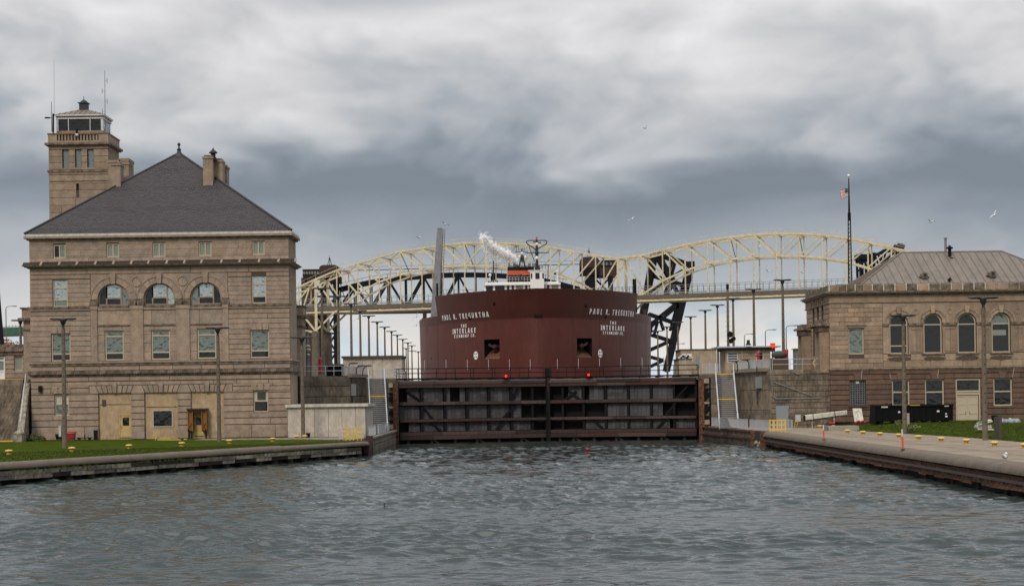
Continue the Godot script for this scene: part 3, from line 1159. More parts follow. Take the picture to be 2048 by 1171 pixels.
	# pilasters between the big windows
	for p in [[181.5, 194.6], [260.6, 286.7], [352.7, 379.5], [445.5, 457]]:
		var a := W(p[0], 670, D).x
		var b := W(p[1], 670, D).x
		m = mb()
		m.block(Vector3(a, y.call(721), z - 0.1), Vector3(b, y.call(618), z + 0.10), 0.03)
		m.block(Vector3(a - 0.04, y.call(617.9), z - 0.1), Vector3(b + 0.04, y.call(610), z + 0.14), 0.03)
		part(o, "pilaster", m, any("stone"))
	for p in [[194.8, 260.4], [287, 352.5], [379.7, 445.3]]:
		m = mb()
		m.box(Vector3(W(p[0], 650, D).x, y.call(650.4), z - 0.1), Vector3(W(p[1], 650, D).x, y.call(648), z + 0.06))
		part(o, "ledge", m, mats.belt)
	# bands and cornices round the block
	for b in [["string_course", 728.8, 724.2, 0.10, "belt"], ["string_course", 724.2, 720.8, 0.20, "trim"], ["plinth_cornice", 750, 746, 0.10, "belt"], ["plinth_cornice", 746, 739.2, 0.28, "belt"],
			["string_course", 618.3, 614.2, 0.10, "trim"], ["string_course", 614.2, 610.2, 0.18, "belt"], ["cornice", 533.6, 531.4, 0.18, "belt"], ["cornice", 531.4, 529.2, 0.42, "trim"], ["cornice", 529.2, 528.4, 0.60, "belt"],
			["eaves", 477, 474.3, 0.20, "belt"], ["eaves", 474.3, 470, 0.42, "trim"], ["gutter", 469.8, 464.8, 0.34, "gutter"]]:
		m = mb()
		if b[0] == "string_course" and b[1] < 620:
			for s in [[X0 - b[3], cx0], [cx1, X1 + b[3]]]:
				m.box(Vector3(s[0], y.call(b[1]), z - 0.3), Vector3(s[1], y.call(b[2]), z + b[3]))
			m.box(Vector3(cx0, y.call(b[1]), z - 0.3), Vector3(cx1, y.call(b[2]), z + b[3] * 0.3))
		else:
			around(m, X0, X1, y.call(b[1]), y.call(b[2]), z, zb, b[3])
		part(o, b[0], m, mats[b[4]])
	# dark weathered stones on top of the cornice, with pale joints
	var x := X0 - 0.55
	while x < X1 + 0.5:
		var w := rng.randf_range(1.4, 1.75)
		var x1 := minf(x + w, X1 + 0.58)
		m = mb()
		var p := []
		for c in [[y.call(528.3), 0.60], [y.call(521), 0.08]]:
			p.append_array([Vector3(x, c[0], z - 0.1), Vector3(x1, c[0], z - 0.1), Vector3(x1, c[0], z + c[1]), Vector3(x, c[0], z + c[1])])
		m.hexa(p)
		part(o, "cornice_stone", m, any("stain"))
		m = mb()
		m.bar(Vector3(x1 + 0.11, y.call(528.2), z + 0.58), Vector3(x1 + 0.11, y.call(520.9), z + 0.07), 0.2, 0.1, Vector3.BACK)
		part(o, "joint_stone", m, mats.trim)
		x = x1 + 0.22
	# flat arches over the ground floor openings: keystones and slanted stones
	var cut_b := [gates[0].position.x - 0.9]
	var cut_t := [gates[0].position.x - 0.9]
	for g in gates:
		for k in range(-4, 4):
			cut_b.append(g.get_center().x + (k + 0.5) * 0.44)
			cut_t.append(g.get_center().x + (k + 0.5) * 0.53)
	cut_b.append(gates[2].end.x + 0.9)
	cut_t.append(gates[2].end.x + 0.9)
	for k in cut_b.size() - 1:
		var key := k % 8 == 4
		m = mb()
		m.prism(PackedVector2Array([Vector2(cut_b[k] + 0.035, band + 0.01), Vector2(cut_b[k + 1] - 0.035, band + 0.01), Vector2(cut_t[k + 1] - 0.035, band + (1.06 if key else 0.72)), Vector2(cut_t[k] + 0.035, band + (1.06 if key else 0.72))]), z - 0.1, z + (0.09 if key else rng.randf_range(-0.01, 0.015)))
		part(o, "keystone" if key else "arch_stone", m, any("stone"))
	for w in low + side:
		for k in range(-1, 2):
			m = mb()
			var c: float = w.get_center().x + k * 0.52
			m.prism(PackedVector2Array([Vector2(c - 0.24 + k * 0.05, w.end.y + 0.02), Vector2(c + 0.24 + k * 0.05, w.end.y + 0.02), Vector2(c + 0.25 + k * 0.16, w.end.y + 0.62), Vector2(c - 0.25 + k * 0.16, w.end.y + 0.62)]), z - 0.1, z + (0.10 if k == 0 else 0.05))
			part(o, "keystone" if k == 0 else "arch_stone", m, any("stone"))
	# windows
	for i in 5:
		var gl: Array = ["glass_dark", "curtain", "curtain", "curtain", "curtain"]
		window(o, attic[i], z - 0.16, [[0, 0, 0.5, 1, gl[i]], [0.5, 0, 1, 1, "glass_mid" if i == 0 else gl[i]]], mats.cream, 0.12)
	for i in 2:
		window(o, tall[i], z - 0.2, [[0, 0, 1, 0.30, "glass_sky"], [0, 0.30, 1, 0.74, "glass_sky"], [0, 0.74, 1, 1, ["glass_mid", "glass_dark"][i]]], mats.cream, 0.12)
		window(o, side[i], z - 0.2, [[0, 0, 1, 0.74, "glass_mid"], [0, 0.74, 1, 1, "glass_dark"]], mats.cream, 0.12)
	for i in 3:
		window(o, wide[i], z - 0.2, [[0, 0, 1, 0.20, "glass_mid"], [0, 0.20, 1, 0.75, "glass_mid"], [0, 0.75, 1, 1, "glass_dark"]], mats.cream, 0.13)
		var a: Rect2 = arches[i]
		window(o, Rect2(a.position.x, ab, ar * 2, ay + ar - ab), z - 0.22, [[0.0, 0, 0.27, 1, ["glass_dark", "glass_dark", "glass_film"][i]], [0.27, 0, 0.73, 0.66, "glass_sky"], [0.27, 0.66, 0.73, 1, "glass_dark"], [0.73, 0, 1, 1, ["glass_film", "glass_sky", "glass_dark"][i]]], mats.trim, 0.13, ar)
	window(o, low[0], z - 0.2, [[0, 0, 1, 0.48, "cover"], [0, 0.48, 1, 1, "glass_film"]], mats.cream, 0.1)
	var vent := window(o, low[1], z - 0.2, [[0, 0, 1, 0.5, "cover"], [0, 0.5, 1, 1, "glass_dark"]], mats.cream, 0.1)
	var lw: Rect2 = low[1]
	for k in 5:
		m = mb()
		m.box(Vector3(lw.position.x + 0.34, lw.end.y - 0.28 - k * 0.15, z - 0.24), Vector3(lw.end.x - 0.28, lw.end.y - 0.20 - k * 0.15, z - 0.12))
		part(vent, "louver", m, mats.grey_brown)
	# what fills the three large openings
	for i in 3:
		var g: Rect2 = gates[i]
		var hole := []
		if i == 1:
			hole.append(pr(303.9, 819.5, 344.3, 853.6, D))
		elif i == 0:
			hole.append(pr(239.3, 830, 261.2, 876, D))
		else:
			hole.append(pr(386.5, 830, 406, 873, D))
		backing(o, "infill_panel", mats.infill, g.position.x, g.end.x, base, g.end.y, z - 0.35, z - 0.22, hole)
		m = mb()
		if i < 2:
			m.box(Vector3(g.position.x + 0.1, W(300, 814.6, D).y - (0.0 if i else -0.3), z - 0.23), Vector3(g.end.x - 0.1, W(300, 814, D).y - (0.0 if i else -0.3) + 0.06, z - 0.205))
			part(o, "panel_joint", m, mats.belt)
	window(o, pr(303.9, 819.5, 344.3, 853.6, D), z - 0.2, [[0, 0, 1, 1, "glass_dark"]], mats.cream, 0.09)
	m = mb()
	var vq := pr(202.5, 799, 210.5, 812, D)
	m.box(Vector3(vq.position.x, vq.position.y, z - 0.24), Vector3(vq.end.x, vq.end.y, z - 0.17))
	part(o, "vent", m, mats.grey_brown)
	door(o, pr(239.3, 830, 261.2, 874.4, D), z - 0.2, "cream yellow door with small window")
	door(o, pr(386.5, 830, 406, 871.5, D), z - 0.2, "worn yellow door inside the wooden porch")
	# wooden porch with brackets round the second door
	var pq := pr(377.6, 819, 414, 862, D)
	m = mb()
	for s in [[pq.position.x, pq.position.x + 0.42], [pq.end.x - 0.42, pq.end.x]]:
		for k in 2:
			m.box(Vector3(s[k] - 0.05, pq.position.y, z - 0.2), Vector3(s[k] + 0.05, pq.end.y, z + 0.55))
		m.box(Vector3(s[0], pq.position.y + 0.1, z + 0.35), Vector3(s[1], pq.end.y, z + 0.42))
		m.bar(Vector3(s[0], pq.position.y + 0.3, z + 0.5), Vector3(s[1], pq.position.y + 1.0, z + 0.5), 0.06, 0.06)
	m.box(Vector3(pq.position.x, pq.end.y - 0.22, z + 0.4), Vector3(pq.end.x, pq.end.y - 0.002, z + 0.5))
	var porch := part(o, "porch", m, mats.ochre, "", "ochre wooden door porch with a flat dark roof")
	m = mb()
	m.box(Vector3(pq.position.x - 0.1, pq.end.y, z - 0.2), Vector3(pq.end.x + 0.1, pq.end.y + 0.14, z + 0.75))
	part(porch, "porch_roof", m, mats.slate_dark)
	for s in [pq.position.x + 0.05, pq.end.x - 0.05]:
		m = mb()
		for k in 3:
			m.tube(Vector3(s, QY, z + 0.15 + k * 0.25), Vector3(s, pq.position.y + 0.25, z + 0.15 + k * 0.25), 0.03, 0.03, 6)
		m.tube(Vector3(s, pq.position.y + 0.25, z + 0.1), Vector3(s, pq.position.y + 0.1, z + 0.9), 0.03, 0.03, 6)
		part(porch, "handrail", m, mats.black)
	# lamp fitting beside the ground floor window
	m = mb()
	for k in 2:
		var q := W(80.5, 773.5 + k * 7, D)
		m.box(q + Vector3(-0.16, -0.12, 0), q + Vector3(0.16, 0.12, 0.28))
	part(o, "wall_light", m, mats.black)
	roof_of_hall(o, X0, X1, y.call(465), z, zb)
	# side porches that stand out beyond the corners
	for s in [[W(46, 680, 163.5).x, X0 + 0.3, 163.5, 617.5, 745], [X1 - 0.5, W(604.5, 680, 170).x, 170.0, 613, 735]]:
		var dz: float = -s[2]
		var top: float = W(50 if s[0] < -45 else 600, s[3], s[2]).y
		m = mb()
		m.box(Vector3(s[0], base, dz - 2.6), Vector3(s[1], top - 0.9, dz))
		m.box(Vector3(s[0] - 0.1, top - 0.9, dz - 2.7), Vector3(s[1] + 0.1, top, dz + 0.1))
		var pc := part(o, "side_porch", m, any("stone"))
		m = mb()
		m.box(Vector3(s[0] - 0.42, top - 1.15, dz - 2.9), Vector3(s[1] + 0.42, top - 0.9, dz + 0.42))
		m.box(Vector3(s[0] - 0.25, top - 0.002, dz - 2.8), Vector3(s[1] + 0.25, top + 0.14, dz + 0.25))
		m.box(Vector3(s[0] - 0.12, top - 2.1, dz - 2.8), Vector3(s[1] + 0.12, top - 1.95, dz + 0.12))
		part(pc, "cornice", m, mats.belt)


func door(o: Node, r: Rect2, z: float, label: String) -> void:
	var m := mb()
	for s in [[r.position.x - 0.08, r.position.x], [r.end.x, r.end.x + 0.08]]:
		m.box(Vector3(s[0], r.position.y, z - 0.12), Vector3(s[1], r.end.y + 0.08, z + 0.05))
	m.box(Vector3(r.position.x, r.end.y, z - 0.12), Vector3(r.end.x, r.end.y + 0.08, z + 0.05))
	var win := Rect2(r.position.x + r.size.x * 0.2, r.position.y + r.size.y * 0.53, r.size.x * 0.6, r.size.y * 0.37)
	for b in [[r.position, Vector2(win.position.x, r.end.y)], [Vector2(win.end.x, r.position.y), r.end], [Vector2(win.position.x, r.position.y), Vector2(win.end.x, win.position.y)], [Vector2(win.position.x, win.end.y), Vector2(win.end.x, r.end.y)]]:
		m.box(Vector3(b[0].x, b[0].y, z - 0.1), Vector3(b[1].x, b[1].y, z))
	var d := part(o, "door", m, mats.yellow_door, "", label)
	m = mb()
	m.box(Vector3(win.position.x, win.position.y, z - 0.07), Vector3(win.end.x, win.end.y, z - 0.04))
	part(d, "pane", m, mats.glass_dark)
	m = mb()
	m.ball(Vector3(r.position.x + 0.12, r.position.y + 1.0, z + 0.04), Vector3.ONE * 0.05, 8, 5)
	part(d, "handle", m, mats.grey_metal)


func slates(m: M, tip: Vector3, a: Vector3, b: Vector3, rows: int, w: float) -> void:   # a triangular roof face covered with overlapping slates
	var nn := (b - a).cross(tip - a).normalized()
	if nn.y < 0:
		nn = -nn
	for r in rows:
		var t0 := float(r) / rows
		var t1 := float(r + 1.25) / rows
		var p0 := a.lerp(tip, t0)
		var p1 := b.lerp(tip, t0)
		var u0 := a.lerp(tip, minf(t1, 1.0))
		var dir := (p1 - p0).normalized()
		var up := (tip - (a + b) / 2).normalized() * ((tip - (a + b) / 2).length() * 1.2 / rows)
		var n := maxi(1, int(p0.distance_to(p1) / w))
		var off := 0.5 if r % 2 else 0.0
		var fancy := r % 19 in [1, 2, 3, 4]
		for i in n:
			var s := p0 + dir * ((i + off) * w)
			if (i + off + 1.0) * w > p0.distance_to(p1):
				continue
			var lift := nn * (0.026 + rng.randf_range(-0.008, 0.012))
			var e := dir * w * 0.94
			var q0 := s + lift
			var q1 := s + e + lift
			if fancy:
				var cut := e * 0.28
				var h := up * 0.30
				m.quad(q0 + cut, q1 - cut, s + e + h + lift, s + h + lift, nn)
				m.quad(s + h + lift, s + e + h + lift, s + e + up + nn * 0.012, s + up + nn * 0.012, nn)
			else:
				m.quad(q0, q1, s + e + up + nn * 0.012, s + up + nn * 0.012, nn)
			m.quad(q0, q1, s + e, s, -up.normalized())


func roof_of_hall(o: Node, X0: float, X1: float, ye: float, z: float, zb: float) -> void:
	var tip := W(331, 306, 171.0)
	tip.x = (X0 + X1) / 2 + 0.1
	var c := [Vector3(X0 - 0.35, ye, z + 0.35), Vector3(X1 + 0.35, ye, z + 0.35), Vector3(X1 - 3.2, ye, z - 20.5), Vector3(X0 + 3.2, ye, z - 20.5)]
	var m := mb()
	for i in 4:
		m.face(c[i], c[(i + 1) % 4], tip, tip, Vector3(tip.x, ye, z - 10))
	m.face(c[0], c[1], c[2], c[3], tip)
	var roof := part(o, "roof", m, mats.slate_dark)
	for i in [0, 1, 3]:
		m = mb()
		slates(m, tip, c[i], c[(i + 1) % 4], 76 if i == 0 else 50, 0.30)
		part(roof, "slates", m, mats.slate, "stuff")
	m = mb()
	for i in 4:
		m.tube(c[i] + Vector3.UP * 0.05, tip, 0.13, 0.13, 6)
	part(roof, "ridge", m, mats.slate_dark)
	m = mb()
	var f := tip + Vector3(0, -0.5, 0)
	m.lathe(f, [Vector2(0.7, 0), Vector2(0.5, 0.3), Vector2(0.26, 0.5), Vector2(0.17, 0.72), Vector2(0.24, 0.85), Vector2(0.10, 1.0), Vector2(0.07, 1.2), Vector2(0.15, 1.3), Vector2(0.17, 1.42), Vector2(0.10, 1.52), Vector2(0.0, 1.6)], 12)
	part(roof, "finial", m, mats.slate_dark)
	# chimneys
	for q in [[222, 240, 324, 388, 166.5], [239, 257, 322, 372, 169.0], [405, 424.5, 310, 385, 166.5], [424, 444, 317, 368, 167.6], [443, 453, 329, 374, 169.5]]:
		var d: float = q[4]
		var lo := W((q[0] + q[1]) / 2.0, q[3], d)
		var a := W(q[0], q[2], d)
		var b := W(q[1], q[2], d)
		m = mb()
		m.box(Vector3(a.x, lo.y - 0.8, -d - 1.4), Vector3(b.x, a.y - 0.35, -d))
		m.box(Vector3(a.x - 0.06, a.y - 0.35, -d - 1.5), Vector3(b.x + 0.06, a.y - 0.15, -d + 0.08))
		var h := part(o, "chimney", m, any("tower"))
		m = mb()
		m.box(Vector3(a.x + 0.08, a.y - 0.15, -d - 1.3), Vector3(b.x - 0.08, a.y + 0.02, -d - 0.08))
		part(h, "cap", m, mats.belt)
	var p := W(426, 318, 167.2)
	m = mb()
	m.lathe(p, [Vector2(0.34, -0.2), Vector2(0.34, 0.15), Vector2(0.24, 0.2), Vector2(0.24, 0.55), Vector2(0.45, 0.6), Vector2(0.40, 0.7), Vector2(0.10, 0.98), Vector2(0.03, 1.15), Vector2(0, 1.2)], 10)
	part(roof, "flue", m, mats.steel_rust)


# ---------------------------------------------------------------- the lookout tower

func build_tower() -> void:
	var D := 183.0
	var z := -D
	var o := thing("lookout_tower", "square brown stone lookout tower with glazed white cabin rising behind the slate roof", "tower", Vector3(-49, TY, z))
	var y := func(py): return W(158, py, D).y
	var X0 := W(96.5, 340, D).x
	var X1 := W(216.5, 340, D).x
	var dep := 5.2
	var wins := [pr(124, 299.6, 137, 336.5, D), pr(149.5, 299, 162, 336, D), pr(173.8, 298.5, 186.5, 335.6, D), pr(152, 367, 157, 381, D)]
	backing(o, "wall", mats.mortar, X0 + 0.05, X1 - 0.05, TY, y.call(290), z - 0.5, z - 0.08, wins)
	var m := mb()
	m.box(Vector3(X0 + 0.05, TY, z - dep), Vector3(X1 - 0.05, y.call(290), z - 0.5))
	part(o, "side_wall", m, any("tower"))
	var lv := []
	for py in [470, 455, 440, 425, 410, 395, 380, 363]:
		lv.append(y.call(py))
	blocks(o, "tower", z, X0, X1, lv, wins, 2.3, 0.02)
	blocks(o, "tower", z, X0, X1, [y.call(362), y.call(349)], wins, 3.4, 0.02)
	blocks(o, "tower", z - 0.02, X0, X1, [y.call(339), y.call(325), y.call(312), y.call(298.5)], wins, 1.6, 0.02)
	blocks(o, "tower", z, X0, X1, [y.call(298), y.call(291)], wins, 3.4, 0.03)
	for b in [["string_course", 348.5, 343.5, 0.04, "tower"], ["string_course", 343.5, 339.5, 0.12, "belt"], ["cornice", 291.5, 289.5, 0.18, "belt"], ["cornice", 289.5, 285, 0.34, "belt"]]:
		m = mb()
		around(m, X0, X1, y.call(b[1]), y.call(b[2]), z, z - dep - b[3], b[3])
		part(o, b[0], m, mats[b[4]] if mats[b[4]] is Material else any(b[4]))
	for i in 4:
		window(o, wins[i], z - 0.25, [[0, 0, 1, 1, "glass_mid" if i < 3 else "glass_dark"]], mats.grey_brown, 0.05)
	# parapet: corner blocks, balusters, rail
	var p0: float = y.call(284.8)
	var p1: float = y.call(268.5)
	var bx0 := W(113.2, 275, D).x
	var bx1 := W(196.5, 275, D).x
	m = mb()
	m.box(Vector3(X0 - 0.02, p0, z - dep), Vector3(bx0, p1, z + 0.04))
	m.box(Vector3(bx1, p0, z - dep), Vector3(X1 + 0.02, p1, z + 0.04))
	m.box(Vector3(bx0, p0, z - 0.4), Vector3(bx1, p0 + 0.22, z + 0.04))
	m.box(Vector3(X0, p0, z - dep), Vector3(X1, p0 + 0.1, z - 0.4))
	part(o, "parapet", m, any("tower"))
	for i in 13:
		m = mb()
		var bx := lerpf(bx0 + 0.05, bx1 - 0.05, (i + 0.5) / 13.0)
		m.block(Vector3(bx - 0.10, p0 + 0.22, z - 0.3), Vector3(bx + 0.10, p1, z), 0.03)
		part(o, "baluster", m, any("tower"))
	m = mb()
	around(m, X0, X1, p1, p1 + 0.16, z, z - dep - 0.1, 0.08)
	part(o, "parapet_rail", m, mats.belt)
	# glazed cabin
	var cz := z - 0.7
	var c0 := W(108.5, 250, D).x
	var c1 := W(203, 250, D).x
	var f0 := p1 + 0.16
	var f1: float = y.call(259)
	var g1: float = y.call(235.5)
	var e1: float = y.call(229.5)
	m = mb()
	m.box(Vector3(c0, f0, cz - 3.8), Vector3(c1, f1, cz))
	var cab := part(o, "cabin", m, any("tower"))
	m = mb()
	for s in [c0 + 0.1, W(132.8, 250, D).x, W(176.3, 250, D).x, c1 - 0.16]:
		m.box(Vector3(s - (0.12 if s < c0 + 0.5 or s > c1 - 0.5 else 0.04), f1, cz - 0.2), Vector3(s + (0.14 if s < c0 + 0.5 or s > c1 - 0.5 else 0.04), g1, cz))
	m.box(Vector3(c0 + 0.1, f1, cz - 3.7), Vector3(c0 + 0.25, g1, cz - 3.5))
	m.box(Vector3(c1 - 0.25, f1, cz - 3.7), Vector3(c1 - 0.1, g1, cz - 3.5))
	m.box(Vector3(c1 - 0.2, f1, cz - 1.9), Vector3(c1 - 0.08, g1, cz - 1.7))
	m.box(Vector3(c0 - 0.02, g1, cz - 3.8), Vector3(c1 + 0.02, g1 + 0.14, cz + 0.06))
	m.box(Vector3(c0 - 0.14, e1, cz - 4.0), Vector3(c1 + 0.14, e1 + 0.16, cz + 0.2))
	part(cab, "cabin_frame", m, mats.white)
	m = mb()
	m.box(Vector3(c0, g1 + 0.14, cz - 3.78), Vector3(c1, e1, cz + 0.02))
	part(cab, "fascia", m, mats.tan)
	for s in [[c0 + 0.24, W(132, 250, D).x], [W(133.5, 250, D).x, W(175.5, 250, D).x], [W(177, 250, D).x, c1 - 0.3]]:
		m = mb()
		m.box(Vector3(s[0], f1, cz - 0.12), Vector3(s[1], g1, cz - 0.1))
		part(cab, "pane", m, mats.glass_dark)
	m = mb()
	m.box(Vector3(c1 - 0.14, f1, cz - 3.5), Vector3(c1 - 0.12, g1, cz - 0.2))
	part(cab, "pane", m, mats.glass_film)
	m = mb()
	m.box(Vector3(c0 + 0.3, f1, cz - 3.4), Vector3(c1 - 0.3, g1, cz - 3.3))
	part(cab, "back_wall", m, mats.dark)
	var q := W(158, 209, D)
	var tip := Vector3((c0 + c1) / 2, q.y, cz - 1.9)
	var rc := [Vector3(c0 - 0.16, e1 + 0.17, cz + 0.22), Vector3(c1 + 0.16, e1 + 0.17, cz + 0.22), Vector3(c1 + 0.16, e1 + 0.17, cz - 4.0), Vector3(c0 - 0.16, e1 + 0.17, cz - 4.0)]
	m = mb()
	for i in 4:
		m.face(rc[i], rc[(i + 1) % 4], tip, tip, tip - Vector3.UP * 3)
	var rf := part(o, "roof", m, mats.seam)
	m = mb()
	for i in range(1, 10):
		var a: Vector3 = rc[0].lerp(rc[1], i / 10.0)
		var k := 1.0 - absf(i / 10.0 - 0.5) * 2.0
		m.bar(a + Vector3.UP * 0.02, Vector3(a.x, lerpf(a.y, tip.y, k * 0.96) + 0.02, lerpf(a.z, tip.z, k * 0.96)), 0.05, 0.08)
	part(rf, "seam", m, mats.seam)
	m = mb()
	m.box(tip + Vector3(-0.44, -0.35, -0.44), tip + Vector3(0.44, 0.55, 0.44))
	m.box(tip + Vector3(-0.56, 0.55, -0.56), tip + Vector3(0.56, 0.64, 0.56))
	m.lathe(tip, [Vector2(0.42, 0.64), Vector2(0.36, 0.82), Vector2(0.16, 0.96), Vector2(0.04, 1.06), Vector2(0.03, 1.4), Vector2(0, 1.42)], 10)
	part(rf, "cupola", m, mats.slate_dark)
	# the stair turret on the roof side, aerials and a camera
	for s in [[214.5, 240, 320], [238, 256.5, 316.5]]:
		var a := W(s[0], s[2], D - 4)
		var b := W(s[1], s[2], D - 4)
		m = mb()
		m.box(Vector3(a.x, TY, -D + 1.6), Vector3(b.x, a.y - 0.3, -D + 4))
		m.box(Vector3(a.x - 0.05, a.y - 0.3, -D + 1.5), Vector3(b.x + 0.05, a.y, -D + 4.06))
		part(o, "turret", m, any("tower"))
	for s in [[104.5, 204, 264, 0.055], [109.5, 120, 232, 0.02], [211, 142, 262, 0.05], [221, 250, 292, 0.025]]:
		m = mb()
		var a := W(s[0], s[2], D)
		var b := W(s[0] - 0.8, s[1], D)
		a.z += 0.3
		b.z += 0.3
		m.tube(a, b, s[3], s[3] * 0.6, 6)
		if s[0] == 211:
			for k in 5:
				var c := a.lerp(b, 0.15 + 0.17 * k)
				m.tube(c, c + Vector3(-0.3 if k % 2 else 0.25, 0, 0), 0.02, 0.02, 5)
				m.tube(c + Vector3(-0.3 if k % 2 else 0.25, -0.3, 0), c + Vector3(-0.3 if k % 2 else 0.25, 0.3, 0), 0.03, 0.03, 5)
		part(o, "aerial", m, mats.grey_metal)
	m = mb()
	var c := W(104.5, 236.5, D) + Vector3(0, 0, 0.3)
	m.tube(c, c + Vector3(-0.6, 0.05, 0), 0.05, 0.05, 6)
	m.box(c + Vector3(-0.75, -0.05, -0.15), c + Vector3(-0.25, 0.08, 0.15))
	m.tube(W(105, 266, D) + Vector3(0.1, 0, 0.2), W(105, 228, D) + Vector3(0.1, 0, 0.2), 0.1, 0.1, 6)
	part(o, "bracket", m, mats.black)
	c = W(154, 268, D)
	m = mb()
	m.tube(c + Vector3(0, 0.5, 0.2), c + Vector3(0, -0.05, 0.2), 0.12, 0.12, 8)
	var cm := part(o, "camera_housing", m, mats.black)
	m = mb()
	m.ball(c + Vector3(0, -0.12, 0.2), Vector3.ONE * 0.19, 10, 6)
	part(cm, "dome", m, mats.white)


# ---------------------------------------------------------------- the long east hall

func build_east_hall() -> void:
	var D := 165.0
	var z := -D
	var o := thing("east_hall", "long two storey stone hall with arched windows, red brown ground floor and seamed metal roof", "building", Vector3(42, PY, z))
	var y := func(py): return W(1866, py, D).y
	var X0 := W(1660, 660, D).x
	var X1 := X0 + 23.5
	var base := PY + 0.2
	var bay := W(1766, 660, D).x
	var up := []
	var ay: float = y.call(645.5)
	var ar := 19.0 / 20.0
	var ab: float = y.call(706)
	var centres := []
	for i in 6:
		centres.append(W(1798 + 68.3 * i, 645.5, D).x)
	var single := pr(1697.7, 655, 1728.5, 708, D)
	up.append(single)
	var arch_rects := []
	for c in centres:
		arch_rects.append(Rect2(c - ar, ab, ar * 2, y.call(604) - ab))
	up.append_array(arch_rects)
	var low := [pr(1700, 759.5, 1732, 809, D), pr(1785, 758.5, 1820, 811, D), pr(1851, 758, 1889, 811, D), pr(1988, 755.5, 2025.5, 811, D), pr(2055, 755, 2092, 811, D)]
	var gate := pr(1912.7, 757, 1962, 843, D)
	gate = Rect2(gate.position.x, base, gate.size.x, gate.end.y - base)
	var dn: Array = low + [gate]
	var all := up + dn
	backing(o, "wall", mats.mortar, X0 + 0.05, X1, y.call(738), y.call(580), z - 0.6, z - 0.07, up)
	backing(o, "wall", mats.mortar_brown, X0 + 0.05, X1, base - 0.5, y.call(738), z - 0.6, z - 0.07, dn)
	var m := mb()
	m.box(Vector3(X0 + 0.6, base, z - 16), Vector3(X1, y.call(590), z - 15.5))
	part(o, "rear_wall", m, mats.mortar)
	m = mb()
	m.box(Vector3(X0 + 0.6, y.call(736) - 0.2, z - 15.4), Vector3(X1, y.call(736), z - 0.62))
	m.box(Vector3(X0 + 0.6, y.call(590), z - 15.4), Vector3(X1, y.call(588), z - 0.62))
	m.box(Vector3(X0 + 0.6, base, z - 4.2), Vector3(X1, y.call(590), z - 4))
	part(o, "floor", m, mats.dark)
	var lv := func(a, b, n):
		var r := []
		for i in n + 1:
			r.append(lerpf(y.call(a), y.call(b), float(i) / n))
		return r
	blocks(o, "brown", z + 0.02, X0, X1, lv.call(842, 818, 2), all, 3.0, 0.05, 0.12)
	blocks(o, "brown", z, X0, X1, lv.call(817.5, 747, 7), all, 2.4, 0.06, 0.1, 0.015)
	blocks(o, "brown", z, X0, X1, lv.call(746.7, 738.6, 1), all, 3.4, 0.05)
	blocks(o, "beige", z, X0, bay, lv.call(733, 604, 14), all, 1.5, 0.03, 0.1, 0.01)
	blocks(o, "beige", z - 0.02, bay + 0.02, X1, lv.call(733, 707, 2), all, 3.4, 0.02)
	# the arched bays: piers with sunk panels, imposts, arches
	for i in 6:
		var c: float = centres[i]
		var l: float = bay + 0.02 if i == 0 else (centres[i - 1] + c) / 2
		var r: float = c + 68.3 / 40.0
		m = mb()
		spandrel(m, c, ay, ar, y.call(604), z - 0.6, z - 0.03)
		for s in [[l + 0.006, c - ar], [c + ar, r - 0.006]]:
			m.box(Vector3(s[0], ay, z - 0.3), Vector3(s[1], y.call(604), z - 0.03))
		part(o, "spandrel", m, any("beige"))
		for k in 7:
			m = mb()
			archivolt(m, c, ay, ar + 0.03, ar + 0.36, z - 0.05, z + 0.04, PI * k / 7 + 0.008, PI * (k + 1) / 7 - 0.008)
			part(o, "arch_stone", m, any("beige"))
		m = mb()
		archivolt(m, c, ay, ar + 0.36, ar + 0.52, z - 0.05, z + 0.10)
		part(o, "arch_moulding", m, mats.trim)
		m = mb()
		m.prism(PackedVector2Array([Vector2(c - 0.17, ay + ar + 0.02), Vector2(c + 0.17, ay + ar + 0.02), Vector2(c + 0.26, ay + ar + 0.74), Vector2(c - 0.26, ay + ar + 0.74)]), z - 0.1, z + 0.2)
		part(o, "keystone", m, any("beige"))
		for s in [[l + 0.01, c - ar - 0.02], [c + ar + 0.02, r - 0.01]]:
			m = mb()
			m.block(Vector3(s[0], ab, z - 0.3), Vector3(s[1], ay - 0.26, z), 0.02)
			part(o, "pier", m, any("beige"))
		var px: float = r
		m = mb()
		for b in [[px - 0.56, px + 0.56, ay - 0.62, ay - 0.55], [px - 0.56, px + 0.56, ab + 0.2, ab + 0.27], [px - 0.56, px - 0.5, ab + 0.27, ay - 0.62], [px + 0.5, px + 0.56, ab + 0.27, ay - 0.62]]:
			m.box(Vector3(b[0], b[2], z - 0.02), Vector3(b[1], b[3], z + 0.05))
		part(o, "panel_moulding", m, mats.trim)
		for s in [[l + 0.01 if i == 0 else l - 0.7, c - ar - 0.05], [c + ar + 0.05, r + 0.7]]:
			if i > 0 and s[0] < c - ar and s[0] < l:
				continue
			m = mb()
			m.box(Vector3(s[0], ay - 0.26, z - 0.2), Vector3(s[1], ay - 0.14, z + 0.12))
			m.box(Vector3(s[0] + 0.02, ay - 0.14, z - 0.2), Vector3(s[1] - 0.02, ay, z + 0.07))
			part(o, "impost", m, mats.belt)
		m = mb()
		archivolt(m, px, y.call(623), 0.24, 0.29, z - 0.06, z + 0.02, 0, TAU)
		part(o, "roundel", m, mats.trim)
		var rr := Rect2(c - ar + 0.04, ab, ar * 2 - 0.08, ay + ar - 0.04 - ab)
		var lo_bar := i == 0
		var lights := [[0, 0, 1, 0.27, "glass_dark" if i < 3 else "glass_mid"], [0, 0.27, 1, 0.80 if lo_bar else 1.0, "glass_dark"]]
